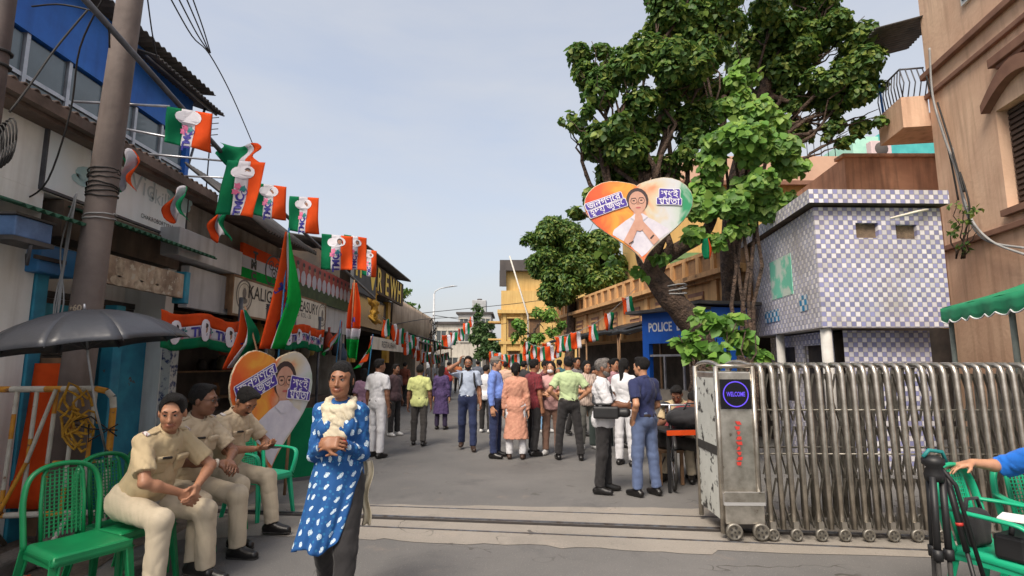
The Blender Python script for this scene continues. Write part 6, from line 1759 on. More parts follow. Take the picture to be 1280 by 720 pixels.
# far crowd, individually
far = [(505,508,470,'far walker in rust red top near the tin shops','rust_top',150,80,60,160),(538,498,470,'far walker in grey shirt under the lamp post','grey_top',130,130,134,20),(560,500,468,'distant man in red shirt walking up the street','red_top',170,50,50,170),
       (572,492,466,'distant woman in orange clothes at the street end','orange_top',206,120,70,10),(597,505,463,'distant person with dark hair behind the phone caller','slate_top',90,96,110,175),(632,520,460,'person in pale peach shirt beyond the blue shirted man','peach_top',206,170,150,160),
       (655,530,452,'tall person in black shirt within the crowd','black_top',50,50,54,140),(672,520,458,'person in cream shirt deep within the crowd','cream_top',206,196,176,20),(700,525,458,'person in teal shirt near the black awning','teal_top',60,110,120,200),(722,545,458,'woman in grey scarf beside the pale green shirt','grey_scarf',120,116,120,30),
       (548,496,469,'distant walker in white near the far shops','white_top',200,198,194,0),(526,500,468,'distant shopper in blue at the shop counter','blue_top',80,110,160,90),(770,560,455,'person in pink shirt behind the cameraman','pink_top2',200,150,160,40)]
for i, (px, py, yt, lab, cn, r_, g2, b2, yw) in enumerate(far):
    stand(px, py, yt, label=lab, yaw=yw, tone='abcd'[i%4], shirt=C3(cn,r_,g2,b2) if i%3 else striped_cloth(cn+'_check', S(r_,g2,b2), S(r_*.6,g2*.6,b2*.6), 10, i%2==0), trousers=[m_blkt,m_gryt,m_navt][i%3], h=.017, tuck=False, legL=(8,5,3), legR=(-8,12,3), female=(i%4==3), hair='long' if i%4==3 else 'short', H=1.6+.02*(i%5), seed=40+i)
# ------------------------------------------------------------------ plastic chairs
m_gch = mat('green_plastic', S(24,140,84), S(20,124,76), scale=5, rough=.38)
m_tch = mat('teal_green_plastic', S(30,172,128), S(26,156,116), scale=5, rough=.38)
def chair(label, loc, yaw, m, arms=False, group='green plastic chairs'):
    t = thing('plastic_chair', label, 'chair', loc, R(yaw), group)
    # seat with dished top and rolled apron
    mb = MB(); 
    def seat(u, v):
        x = (u-.5)*(.46-.04*v); y = -.22+v*.43
        e = max(abs(u-.5)*2, abs(v-.5)*2)
        return (x, y, .435-.02*math.cos((u-.5)*math.pi)*math.cos((v-.5)*math.pi)-(.05*max(0,e-.9)/.1)-.015*(1-v)**4)
    mb.sheet(seat, 24, 24); so = mb.build('seat', m, t, fixn=False); solid(so, .008, -1)
    for sx in (-1,1):
        mb = MB(); mb.beam((sx*.215,-.20,.375),(sx*.20,.19,.375),.012,.05); mb.build('apron', m, t)
        # legs: tapered channels splaying outwards
        for sy in (-1,1):
            top = Vector((sx*.20, -.185 if sy<0 else .185, .41)); bot = Vector((sx*.235, -.235 if sy<0 else .27, 0))
            mb = MB(); mb.mi = 0
            for (dx, dy, wx, wy) in ((0,0,.055,.012),(-sx*.022,sy*.0,.012,.05)):
                w0 = .5
                a = [(top.x+dx-wx/2,top.y+dy-wy/2,top.z),(top.x+dx+wx/2,top.y+dy-wy/2,top.z),(top.x+dx+wx/2,top.y+dy+wy/2,top.z),(top.x+dx-wx/2,top.y+dy+wy/2,top.z)]
                k = .62; wx2, wy2 = (wx*k if wx>.02 else wx), (wy*k if wy>.02 else wy)
                b = [(bot.x+dx*k-wx2/2,bot.y+dy-wy2/2,0),(bot.x+dx*k+wx2/2,bot.y+dy-wy2/2,0),(bot.x+dx*k+wx2/2,bot.y+dy+wy2/2,0),(bot.x+dx*k-wx2/2,bot.y+dy+wy2/2,0)]
                mb.add(a+b, [(0,1,2,3),(7,6,5,4),(0,1,5,4),(1,2,6,5),(2,3,7,6),(3,0,4,7)])
            mb.build('leg', m, t, bevel=.003)
    mb = MB(); mb.beam((-.21,-.205,.385),(.21,-.205,.385),.012,.055); mb.build('apron', m, t)
    mb = MB(); mb.beam((-.2,.195,.375),(.2,.195,.375),.012,.05); mb.build('apron', m, t)
    # back: arch frame and woven panel
    def bk(x, z): return Vector((x, .20+.16*(z-.43)+.05*(z-.43)**2+.03*(1-(x/.22)**2)*0, z))
    fr = [bk(-.205,.40), bk(-.212,.55), bk(-.215,.68), bk(-.19,.80), bk(-.12,.865), bk(0,.885), bk(.12,.865), bk(.19,.80), bk(.215,.68), bk(.212,.55), bk(.205,.40)]
    mb = MB(); mb.tube(spline(fr,4), .026, 8, flat=.62); mb.build('back_frame', m, t)
    mb = MB()
    for i in range(9):
        x = -.10+i*.025; zt = .86-.05*(abs(x)/.1)**2
        mb.beam(bk(x,.44), bk(x,zt), .008, .006, (0,1,0))
    for j in range(17):
        z = .47+j*.0235; mb.beam(bk(-.115,z)+Vector((0,.003,0)), bk(.115,z)+Vector((0,.003,0)), .006, .009, (0,1,0))
    mb.build('woven_panel', m, t)
    mb = MB()
    for sx in (-1,1): mb.tube([bk(sx*.118,.42), bk(sx*.122,.65), bk(sx*.112,.82), bk(sx*.09,.86)], .012, 6)
    mb.build('panel_border', m, t)
    if arms:
        for sx in (-1,1):
            mb = MB(); mb.tube(spline([bk(sx*.21,.66), Vector((sx*.262,.10,.655)), Vector((sx*.268,-.08,.65)), Vector((sx*.255,-.20,.63)), Vector((sx*.24,-.225,.55)), Vector((sx*.215,-.20,.40))],5), .026, 8, flat=.5); mb.build('armrest', m, t)
    return t
chair('empty dark green armless chair with woven back beside the barricade', (-2.76,3.70,.006), 62, m_gch)
chair('green armless chair under the policeman looking at the camera', (SEATS[0][0]-.05,SEATS[0][1]+.02,.006), 74, m_gch)
chair('green chair under the policeman with glasses', (SEATS[1][0]-.05,SEATS[1][1]+.02,.006), 74, m_gch)
chair('green chair under the policeman bent over his phone', (SEATS[2][0]-.05,SEATS[2][1]+.02,.006), 76, m_gch)
chair('empty teal green armchair in front of the standing heart cutout', (-2.62,5.98,.006), 66, m_tch, True)
chair('teal green armchair holding the black camera beside the tripod', (3.0,3.52,.006), 25, m_tch, True)
chair('teal green armchair under the person in bright blue', (2.98+.02,3.46+.02,.006), 35, m_tch, True) if False else chair('teal green armchair under the person in bright blue', (3.53,3.70,.006), 0, m_tch, True)

# camera gear on the armchair, tripod
gc = Vector((2.99,3.40,.432))
cg = thing('camera', 'black video camera lying on the teal armchair seat', 'camera', gc, R(25))
MB().box(-.16,.12,-.08,.08,.0,.14).build('camera_body', m_black, cg, bevel=.02)
mb = MB(); mb.tube([(.12,0,.08),(.17,0,.08),(.24,0,.08)], [.05,.055,.062], 14); mb.build('lens', m_rubber, cg)
mb = MB(); mb.tube([(-.12,0,.14),(-.1,0,.20),(.06,0,.20),(.1,0,.14)], .014, 8); mb.build('handle', m_black, cg)
MB().box(-.10,.02,-.13,-.085,.02,.11).build('side_screen', m_rubber, cg, bevel=.005)
MB().box(-.02,.03,-.09,-.081,.07,.10).build('blue_switch', mat('blue_plastic', S(30,80,190), rough=.4), cg)
nb2 = thing('notepad', 'white paper pad lying on the black camera', 'notepad', gc+Vector((-.06,-.02,.222)), R(40))
MB().box(-.09,.09,-.06,.06,0,.012).build('paper', m_whitepaint, nb2)
cb = thing('camera_bag', 'soft black camera bag hanging on the back of the armchair', 'bag', gc+Vector((-.10,.22,.0)), R(20))
link('bag_body', Blob().bx(_v(0,0,.11),(.10,.05,.11),None,.04,.02).mesh('bag_body', .012, m_bagk, wrinkle=.003), None, cb)
mb = MB(); mb.tube([(-.08,0,.20),(-.05,0,.28),(.05,0,.28),(.08,0,.20)], .012, 6); mb.build('strap', m_bagk, cb)
tp = Vector((at(1163,600,3.42).x, 3.42, 0.006))
tr = thing('tripod', 'folded black camera tripod leaning on the armchair', 'tripod', tp)
tt = at(1167,584,3.46)-tp
for i, (ox, oy) in enumerate(((-.035,-.03),(.035,-.02),(0,.05))):
    bot = Vector((ox*1.2, oy*1.2, 0)); top = tt+Vector((ox*.9,oy*.9,-.05)); mid = bot.lerp(top,.5)
    lg = MB(); lg.tube([mid.lerp(top,-.05), top], .019, 8); lg = lg.build('leg', m_black, tr)
    mb = MB(); mb.tube([bot, mid], .013, 8); mb.build('lower_tube', m_rubber, lg)
    mb = MB(); mb.tube([mid+Vector((0,0,-.03)), mid+Vector((0,0,.03))], .027, 8); mb.build('clamp', m_black, lg)
    mb = MB(); mb.tube([bot, bot+Vector((0,0,.05))], [.024,.017], 8); mb.build('foot', m_rubber, lg)
mb = MB(); mb.lathe([(0,-.08),(.05,-.08),(.055,-.04),(.04,0),(.06,.02),(.06,.05),(.03,.07),(0,.07)], 12, tuple(tt)); mb.build('head', m_black, tr)
mb = MB(); mb.tube([tt+Vector((.02,0,.03)), tt+Vector((.10,-.03,-.10)), tt+Vector((.17,-.08,-.62))], .012, 8); mb.build('pan_handle', m_black, tr)
mb = MB(); mb.tube([tt+Vector((-.06,0,.06)),tt+Vector((-.02,0,.10)),tt+Vector((.06,0,.09)),tt+Vector((.08,0,.03))], .012, 6); mb.build('strap', m_tealp, tr)
mp = thing('monopod', 'slim black monopod with red ring standing beside the tripod', 'monopod', Vector((at(1216,600,3.38).x,3.38,.006)))
q0 = Vector((0,0,0)); q1 = at(1182,590,3.5)-mp.location
mb = MB(); mb.tube([q0,q0.lerp(q1,.5)], .012, 8); mb.build('lower_tube', m_black, mp)
mb = MB(); mb.tube([q0.lerp(q1,.5),q1], .018, 8); mb.build('upper_tube', m_black, mp)
mb = MB(); mb.tube([q0.lerp(q1,.66),q0.lerp(q1,.68)], .021, 8); mb.build('red_ring', mat('red_paint', S(190,54,46)), mp)

# ------------------------------------------------------------------ barricade, poster, umbrella
m_byel = mat('barricade_yellow', S(214,150,44), S(180,120,40), scale=9, rough=.55, spots=(11,.6,S(120,84,60)))
m_bwh = mat('barricade_white', S(204,200,188), S(176,170,158), scale=8, rough=.55, spots=(12,.63,S(126,92,70)))
BD = 4.75
bb0 = Vector((at(75,600,BD).x, BD, .0))
br = thing('barricade', 'yellow and white striped steel crowd barricade behind the chairs', 'barricade', bb0, R(8))
def bp2(px, z): return Vector((at(px,520,BD).x-bb0.x, 0, z))
xl, xr = bp2(-60,0).x, bp2(136,0).x
def striped(pts, r, name, n=7, parent=br, ph=0):
    pts = [Vector(p) for p in pts]
    a, b = pts[0], pts[-1]
    sp2 = pts if len(pts) > 2 else [a.lerp(b,i/n) for i in range(n+1)]
    mb = MB()
    for i in range(len(sp2)-1):
        mb.mi = 0 if (i+ph) % 3 else 1
        mb.tube([sp2[i], sp2[i+1]], r, 8, cap=False)
    return mb.build(name, [m_bwh, m_byel], parent)
zt, zb_ = 1.34, .33
striped([(xl,0,zt)]+[(xl+(xr-.15-xl)*i/9,0,zt) for i in range(1,10)]+[(xr-.06,0,zt-.02),(xr-.012,0,zt-.07),(xr,0,zt-.16),(xr,0,.8),(xr,0,.33),(xr+.02,0,.02)], .026, 'outer_frame')
striped([(xl,0,zb_),(xr,0,zb_)], .024, 'bottom_rail', 9)
striped([(xl+.9,0,zt-.60),(xr-.005,0,zt-.60)], .014, 'middle_rail', 5)
for i in range(8):
    x = xl+.10+i*(xr-xl-.12)/8
    striped([(x,0,zb_),(x+.02,0,zt)], .0165, 'bar', 5, ph=i)
striped([(xl+.55,-.03,zb_),(xl+.72,-.03,.75),(xl+.88,-.03,zt)], .016, 'bar')
for x in (xl+.4, xr-.25):
    mb = MB(); mb.tube([(x,-.32,.02),(x,-.05,.30),(x,.05,.30),(x,.32,.02)], .02, 8); mb.build('foot', m_bwh, br)
mb = MB(); g = random.Random(9)
for k in range(9):
    c = Vector((xr-.22+g.uniform(-.08,.08), -.035, 1.08+g.uniform(-.16,.2)))
    mb.tube([c+Vector((.09*math.cos(a)*g.uniform(.6,1.2), -.03+.02*math.sin(a*2), .13*math.sin(a)*g.uniform(.5,1.2))) for a in np.linspace(0,5.5,9)], .011, 5)
mb.build('rope_coil', mat('yellow_rope', S(206,156,50), S(160,116,40), scale=20, rough=.9), br)
mb = MB()
for k in range(3): mb.tube([(xr-.35+.1*k,-.05,1.05),(xr-.1,-.12,1.12-.1*k),(xr+.08,-.06,.95+.05*k)], .006, 5)
mb.build('cable_tie', m_wire, br)
# flex banner leaning behind the barricade
pf = thing('flex_banner', 'printed orange and white flex banner propped behind the barricade', 'banner', (at(12,560,5.0).x, 5.0, .006))
w9 = .66
for i, (a_, b_, mm) in enumerate(((0,.34,m_wh),(.342,.66,m_or))):
    mb = MB(); mb.sheet(lambda u,v: (-.32+a_+(b_-a_)*u, .02*math.sin(u*7+v*3)+.12*v, .30+v*1.25), 10, 12); solid(mb.build('flex_strip', mm, pf, fixn=False), .006)
mb = MB(); mb.box(-.36,.40,.19,.22,.02,1.6); mb.build('backing_board', m_wood, pf)
for i,(x_,z_,m_) in enumerate(((-.12,1.2,m_redban),(-.2,.9,m_navy),(-.08,.75,m_redban),(-.16,.55,m_tealp))):
    mapped('print', poly_mesh([disc(0,0,.09,.05,10), disc(.05,.06,.05,.03,8)]), lambda x,y,z: Vector((x_+x,-.03+.12*(z_-.3)/1.25-.008*(1 if y>.03 else 0),z_+y)), m_, pf)
# umbrella
UY = 4.15
uc = at(106,388,UY)
um = thing('umbrella', 'large black umbrella tied to the barricade', 'umbrella', (uc.x, UY, 0.0))
m_umb = mat('black_nylon', S(58,60,68), S(48,50,56), scale=3, rough=.42, spec=.7, bump=.15, bscale=20)
top = Vector((0,0,uc.z)); Rr = .67; NRB = 10
tilt = Matrix.Rotation(R(-7),3,'Y') @ Matrix.Rotation(R(4),3,'X')
def uv_(a, t):
    sag = .020*math.sin(math.pi*t)
    p = Vector((Rr*math.sin(t*1.12)/math.sin(1.12)*math.cos(a), Rr*math.sin(t*1.12)/math.sin(1.12)*math.sin(a), -.275*(1-math.cos(t*1.12))/(1-math.cos(1.12))))
    return top + tilt @ p
for k in range(NRB):
    a0_, a1_ = 2*math.pi*k/NRB, 2*math.pi*(k+1)/NRB
    mb = MB()
    def pn(u, v):
        a = a0_+(a1_-a0_)*u; p = uv_(a, v)
        dip = math.sin(math.pi*u)
        q = uv_(a0_,v).lerp(uv_(a1_,v),u)
        p = p.lerp(q,.75)
        p = top + (p-top)*(1-.05*dip*v**3)
        return p - Vector((0,0,.004*dip))
    mb.sheet(pn, 6, 10); solid(mb.build('panel', m_umb, um, fixn=False), .002)
    mb = MB(); mb.tube([uv_(a0_,t)-Vector((0,0,.008)) for t in (.05,.3,.6,.85,1.0)], .0035, 5); rb = mb.build('rib', m_pipe, um)
    mb = MB(); mb.tube([top+tilt@Vector((0,0,-.30)), uv_(a0_,.52)-Vector((0,0,.012))], .003, 5); mb.build('stretcher', m_pipe, um)
bt = at(126,520,UY+.30)-Vector((uc.x,UY,0))
mb = MB(); mb.tube([top+Vector((0,0,.0)), top+tilt@Vector((0,0,-.35)), top+tilt@Vector((.03,.0,-.75)), Vector((bt.x,bt.y+.1,.85))], .008, 8); mb.build('shaft', m_alu, um)
mb = MB(); mb.tube([top, top+tilt@Vector((0,0,.05))], [.012,.006], 8); mb.build('tip', m_alu, um)
mb = MB(); q = Vector((bt.x,bt.y+.1,.85)); mb.tube([q+Vector((0,0,.02)), q+Vector((0,0,-.06)), q+Vector((.02,0,-.11)), q+Vector((.05,0,-.10)), q+Vector((.055,0,-.07))], .014, 8); mb.build('handle', m_black, um)

# ------------------------------------------------------------------ poles and wires
PX = at(103,400,5.05)
ep = thing('electric_pole', 'thick weathered grey utility pole numbered 601 behind the umbrella', 'utility pole', (PX.x, 5.05, 0))
mb = MB(); mb.tube([(-.03,0,0),(0,0,1.2),(.04,0,2.6),(.10,0,4.2),(.30,0,9.5)], [.14,.132,.124,.114,.095], 20); mb.build('pole', m_steelpole, ep)
for z, r_, n_ in ((3.12,.122,4),(3.3,.121,3),(2.9,.123,2)):
    mb = MB(); g = random.Random(int(z*100))
    for k in range(n_):
        mb.tube([(.06+(r_+.006)*math.cos(a), (r_+.006)*math.sin(a), z+.03*k+.03*math.sin(a+k)*g.uniform(.3,1)) for a in np.linspace(0,6.28,17)], .007, 5)
    mb.build('wire_wrap', m_wire if n_ != 2 else m_greywire, ep)
mb = MB(); g = random.Random(77)
for k in range(6):
    s_ = [Vector((-.15+.02*k,-.06-.02*k,3.1)), Vector((-.17+g.uniform(-.04,.04),-.08,2.6)), Vector((-.16+g.uniform(-.05,.05),-.09,2.1)), Vector((-.19+g.uniform(-.04,.04),-.05,1.7))]
    mb.tube(spline(s_,4), .007, 5)
mb.build('hanging_wire', m_greywire, ep)
me = text_mesh('+601', .075, 0, .002)
mapped('pole_number', me, lambda x,y,z: Vector((.025+.126*math.sin((x-.03)/.126+.30), -.1305*math.cos((x-.03)/.126+.30)-.002, 2.05+y)), mat('pale_paint', S(176,160,140), rough=.8), ep)
fp2 = thing('slender_pole', 'slim dark pole with a coil of cable by the white shop', 'utility pole', (at(4,60,3.5).x-.02, 3.5, 0))
mb = MB(); mb.tube([(0,0,0),(0,0,8)], [.06,.05], 12); mb.build('pole', mat('dark_pole', S(92,78,74), S(66,56,54), scale=4, rough=.7), fp2)
mb = MB()
for k in range(5): mb.tube([(.08+.05*math.cos(a)+.01*k, -.02+.01*k, 2.95+.16*math.sin(a)+.02*k) for a in np.linspace(0,6.28,15)], .006, 5)
mb.build('cable_coil', m_wire, fp2)
for z in (3.55,3.65): mb = MB(); mb.tube([(.064*math.cos(a),.064*math.sin(a),z) for a in np.linspace(0,6.28,13)], .012, 5); mb.build('clamp', m_wire, fp2)
# junction box on the white pier
jb = thing('junction_box', 'small blue faced meter box bracketed to the white wall', 'meter box', (at(12,285,4.4).x, 4.4, at(12,302,4.4).z))
MB().box(-.10,.10,-.06,.30,.04,.21).build('box', mat('meter_blue', S(96,130,176), S(70,100,140), scale=6, rough=.4), jb, bevel=.01)
mb = MB(); mb.box(-.12,.12,-.09,.31,.212,.23); mb.box(-.12,.12,-.09,.31,-.0,.038); mb.build('shade', m_darkroof, jb)
mb = MB(); mb.tube([(.1,.1,0),(0,.2,-.15),(-.1,.3,-.05)], .015, 6); mb.build('bracket', m_pipe, jb)

wires = [([(212,-4),(240,45),(262,68),(290,120),(318,185)], (5.2,6.0,6.6,7.6,9.0)), ([(222,-4),(246,42),(262,66)], (5.0,6.0,6.6)), ([(232,-4),(250,38),(262,66)], (5.2,6.0,6.6)), ([(240,-4),(254,36),(263,66)], (5.4,6.1,6.6)),
         ([(184,-4),(190,40),(196,72)], (5.5,6.0,6.5)), ([(130,-4),(100,60),(88,140),(60,225),(30,250)], (4.3,4.5,4.7,4.8,4.9)), ([(110,12),(70,60),(35,110),(12,140)], (4.3,4.2,4.0,3.9)),
         ([(40,8),(80,6),(130,22),(137,60)], (4.6,4.5,4.4,4.5)), ([(430,410),(480,408),(541,398),(600,396)], (16,20,29,50)), ([(500,395),(541,390),(640,380),(700,372)], (24,29,30,28)), ([(541,394),(620,405),(640,402)], (29.4,34,38))]
labs = ['long overhead cable running from the sky to the flags','short overhead cable joining the cable bundle, first strand','short overhead cable joining the cable bundle, second strand','short overhead cable joining the cable bundle, third strand','loose cable dangling above the blue room','slack cable looping down across the white signboard','thin cable slanting over the blue windows','bent cable bracket wire near the top of the pole','cable from the yellow lettered shop to the lamp post','cable crossing the street by the lamp post','thin cable from the lamp post to the yellow house']
for (pts, ys), lab in zip(wires, labs):
    wp_ = spline([at(x,y,Y) for (x,y),Y in zip(pts,ys)],5)
    if pts[0][1] < 0: wp_.insert(0, wp_[0]+(wp_[0]-wp_[1]).normalized()*7)      # runs on over the street behind
    cable('overhead_cable', wp_, .008 if ys[0]<10 else .018, m_wire, lab, 'overhead cables')
# scaffold pipe carrying the flags with its stays
FC = -.9
def fl(px, py, c=FC):
    a = LF.hit(px, py, c); return LF.w(a[0], c, a[1])
pipe = cable('flag_pipe', [fl(96,-12), fl(290,205), fl(392,302), fl(468,372)], .028, m_pipe, 'long slanting steel pipe carrying the party flags', None, 'pipe', 8)
for i, (a_, b_) in enumerate(((fl(92,127,-.02),fl(212,133)),(fl(150,160,-.02),fl(270,183)),(fl(180,192,-.02),fl(300,203)),(fl(228,220,-.02),fl(322,224)))):
    cable('pipe_stay', [a_,b_], .014, m_alu, 'thin steel stay from the eave to the flag pipe', 'stays of the flag pipe', 'stay', 6)
an = thing('antenna', 'small rooftop aerial above the brown eave', 'antenna', LF.w(lx(245,.6),.6,4.2))
mb = MB(); mb.tube([(0,0,0),(0,0,1.5)], .012, 6); mb.build('mast', m_pipe, an)
mb = MB()
for k in range(4): mb.tube([(-.12,.0,1.1+.1*k),(.12,0,1.12+.1*k)], .008, 5)
mb.build('elements', m_pipe, an)

# ------------------------------------------------------------------ flags
def cloth_part(t, fn, bands, nu, nv, names='stripe'):
    """bands: list of (u0,u1,material) along u"""
    out = []
    for (a, b, m) in bands:
        n = max(3, int(nu*(b-a)))
        mb = MB(); mb.sheet(lambda u,v: fn(a+(b-a)*u, v), n, nv)
        out.append(solid(mb.build(names, m, t, fixn=False), .0015))
    return out
def on_cloth(fn, cu, cv, su, sv, rot=0.0, off=.006):
    c, s_ = math.cos(rot), math.sin(rot)
    def f(x, y, z):
        X, Y = x*c-y*s_, x*s_+y*c
        u, v = cu+X/su, cv-Y/sv
        p = Vector(fn(u,v)); e = 1e-3
        n = (Vector(fn(u+e,v))-p).cross(Vector(fn(u,v+e))-p).normalized()
        d = (Vector((0,0,CAM_H))-(t_loc[0]+p))
        if n.dot(d) < 0: n = -n
        return p+n*off
    return f
t_loc = [Vector((0,0,0))]
def dense(polys):
    me = poly_mesh(polys); return me
m_hairp0 = mat('print_dark_hair', S(70,58,58), rough=.8)
def hang_flag(name, label, A, B, drop, seed, prints=True, bands=None, group='party flags hanging from the pipe', wav=.05, skew=0.0):
    A, B = Vector(A), Vector(B); g = random.Random(seed)
    t = thing(name, label, 'flag', A, 0, group); t_loc[0] = A
    d = B-A; n = d.cross(Vector((0,0,1))).normalized(); ph = g.uniform(0,6); w_ = d.length
    def fn(u, v):
        return d*u + Vector((0,0,-drop*v)) + n*wav*(v**.7)*math.sin(u*7+ph+v*2.2) + n*.5*wav*math.sin(v*6+ph+u*3)*v + d.normalized()*skew*drop*v + Vector((0,0,.02*math.sin(u*5+ph)*v))
    bands = bands or [(0,.32,m_gr),(.32,.62,m_wh),(.62,1,m_or)]
    cloth_part(t, fn, bands, 18, 16)
    if prints:
        def pr(nm, me, cu, cv, m, rot=0, off=.006): mapped(nm, me, on_cloth(fn, cu, cv, w_, drop, rot, off), m, t)
        s = w_/.6
        pr('portrait_patch', poly_mesh([disc(-.07*s,0,.10*s,.09*s,12), disc(.06*s,.02*s,.12*s,.10*s,12), disc(0,-.03*s,.12*s,.07*s,12)]), .47, .22, mat('cloud_print', S(214,212,220), rough=.7), off=.005)
        pr('portrait_patch', poly_mesh([disc(.05*s,.012*s,.050*s,.058*s,12)]), .5, .20, m_hairp0, off=.0075)
        pr('portrait_patch', poly_mesh([disc(.048*s,-.004*s,.038*s,.046*s,10)]), .5, .20, mat('portrait_skin', S(150,110,90)), off=.009)
        for (cu, cv, m) in ((.40,.47,m_pink),(.52,.50,m_tealp),(.36,.58,m_pink)):
            pr('flower_print', poly_mesh([disc(0,0,.042*s,.042*s,8)]+flower_logo(.06*s,5)), cu, cv, m)
        pr('lettering', text_mesh('TMC', .17*s, 0, .006), .47, .80, m_navy, R(-90) if False else R(90))
        pr('flower_print', poly_mesh(ring(0,0,.05*s,.012*s,10)), .56, .56, m_navy)
    return t
FLG = [((209,133),(262,135),52,1,'party flag hung high beside the blue rooftop room'),
       ((284,200),(334,204),74,2,'largest party flag hanging below the twisted one'),
       ((316,228),(356,230),44,3,'party flag half behind the largest flag'),
       ((362,245),(400,247),47,4,'single party flag hanging alone over the awning'),
       ((402,292),(440,296),45,5,'party flag left of a closely hung pair beyond the awning'),
       ((430,293),(456,295),44,6,'party flag with orange edge between two others'),
       ((453,311),(470,313),34,7,'small party flag at the end of the pipe')]
for (a, b, dr, sd, lab) in FLG:
    A = fl(*a, FC-.1*(sd%3)); B = Vector(fl(*b, FC-.1*(sd%3)))
    Yd = A.y; B = A + Vector(((b[0]-a[0])/FPX*Yd*1.0, -.10*sd%.2, -.03))
    hang_flag('party_flag', lab, A, B, dr/FPX*Yd, sd, skew=-.12 if sd == 2 else .02)
# twisted flag
A = Vector(fl(275,178)); 
t = thing('party_flag', 'twisted party flag folded over the pipe above the largest flag', 'flag', A, 0, 'party flags hanging from the pipe')
def tw(u, v): return Vector((.50*u+.05*math.sin(v*7), .1*math.sin(u*5), -.05*u-.28*v*(1-.3*math.cos(u*6))-.08*math.sin(u*9)*v))
cloth_part(t, tw, [(0,.55,m_gr),(.55,.8,m_wh),(.8,1,m_or)], 16, 10)
for i, (x_, y_, c_) in enumerate(((160,192,-.5),(222,236,-.5),(275,265,-.55))):
    A = Vector(fl(x_,y_,c_)); t = thing('party_flag', ['crumpled party flag on the white signboard','crumpled party flag at the corner of the signboard','crumpled party flag over the grey hoarding'][i], 'flag', A, 0, 'crumpled flags on the eave')
    def cr(u, v): return Vector((.16*(u-.5)*(1+.6*v)+.04*math.sin(v*6+i), .05*math.sin(u*9+v*4+i), -.36*v-.05*math.sin(u*7)))
    cloth_part(t, cr, [(0,.35,m_or if i else m_gr),(.35,.7,m_wh),(.7,1,m_or if not i else m_gr)], 14, 12)
# flags on sticks
def stick_flag(label, base, tip, hoist, fly, seed, bands, spread=.35, group='party flags on bamboo sticks', side=-1, letters=True):
    base, tip = Vector(base), Vector(tip)
    t = thing('stick_flag', label, 'flag', base, 0, group); t_loc[0] = base
    mb = MB(); mb.tube([Vector((0,0,0)), tip-base], .012, 6); mb.build('stick', mat('blue_stick', S(40,110,150), rough=.5) if seed%2 else m_wood, t)
    d = (base-tip).normalized(); g = random.Random(seed); T0 = tip-base
    def fn(u, v):   # u along hoist from the top, v along the fly hanging down
        p = T0+d*hoist*u
        fall = Vector((side*spread*v*(.5+u*.5), -.10*math.sin(v*3+seed), -1.0*fly*v*(1-.25*u)))
        fold = .045*math.sin(v*5+u*10+seed)*(v**.6)
        return p+fall*1.0+Vector((fold, fold*.6, 0))
    cloth_part(t, fn, bands, 22, 18)
    if letters:
        for (tx, cu, cv, m, sz) in (('T',.18,.55,m_navy,.14),('M',.42,.5,m_navy,.14),('C',.75,.55,m_whitepaint,.16)):
            mapped('lettering', text_mesh(tx, sz, 0, .008), on_cloth(fn, cu, cv, hoist, fly, 0, .008), m, t)
        mapped('flower_print', poly_mesh(ring(0,0,.07,.022,12)), on_cloth(fn, .55, .75, hoist, fly, 0, .008), m_navy, t)
    return t
tri = [(0,.36,m_or),(.36,.66,m_wh),(.66,1,m_gr2)]
def droop_flag(label, Y, stick, left, right, bands, seed, byv=False, letters=()):
    b0, t0 = stick; base = Vector((at(*b0,Y+.12).x, Y+.12, .3)); top = at(*t0,Y)
    t = thing('stick_flag', label, 'flag', base, 0, 'party flags on bamboo sticks'); t_loc[0] = base
    mb = MB(); mb.tube([Vector((0,0,0)), at(*b0,Y+.08)-base, top-base+Vector((0,0,.03))], .012, 6); mb.build('stick', mat('blue_stick', S(40,110,150), rough=.5) if seed%2 else m_wood, t)
    def edge(e, v):
        k = v*(len(e)-1); i = min(int(k), len(e)-2); f_ = k-i
        return (e[i][0]*(1-f_)+e[i+1][0]*f_, e[i][1]*(1-f_)+e[i+1][1]*f_)
    def fn0(u, v):
        l, r = edge(left,v), edge(right,v); x, y = l[0]*(1-u)+r[0]*u, l[1]*(1-u)+r[1]*u
        amp = .11*min(1,.25+v)
        p = at(x,y,Y)-base
        return p+Vector((0, amp*math.sin(u*11+v*3+seed)-.04*math.sin(v*5+seed), 0))
    fn = (lambda u,v: fn0(v,u)) if byv else fn0
    if byv: cloth_part(t, fn, bands, 26, 16)
    else: cloth_part(t, fn, bands, 26, 22)
    for (tx, cu, cv, m, sz, rot) in letters:
        mapped('lettering', text_mesh(tx, sz, 0, .008), on_cloth(fn, cu, cv, .45, .95, R(rot), .010), m, t)
droop_flag('tall bright tricolour party flag drooping from a blue stick over the heart cutout', 6.7, ((346,470),(361,288)), [(357,290),(346,340),(334,390),(327,436)], [(364,292),(370,335),(372,375),(352,436)], [(0,.48,m_or),(.48,.66,m_wh),(.66,1,m_gr2)], 1,
           letters=(('T',.3,.50,m_navy,.12,-60),('C',.42,.80,m_navy,.15,-30),('M',.62,.66,m_navy,.13,-80)))
droop_flag('small tricolour party flag drooping left of the standing heart cutout', 6.6, ((330,470),(306,386)), [(303,388),(297,415),(290,440),(285,462)], [(309,388),(318,410),(320,425),(296,458)], [(0,.42,m_or),(.42,.7,m_wh),(.7,1,m_gr)], 2, letters=(('T',.3,.55,m_navy,.09,-60),('M',.5,.7,m_navy,.09,-60)))
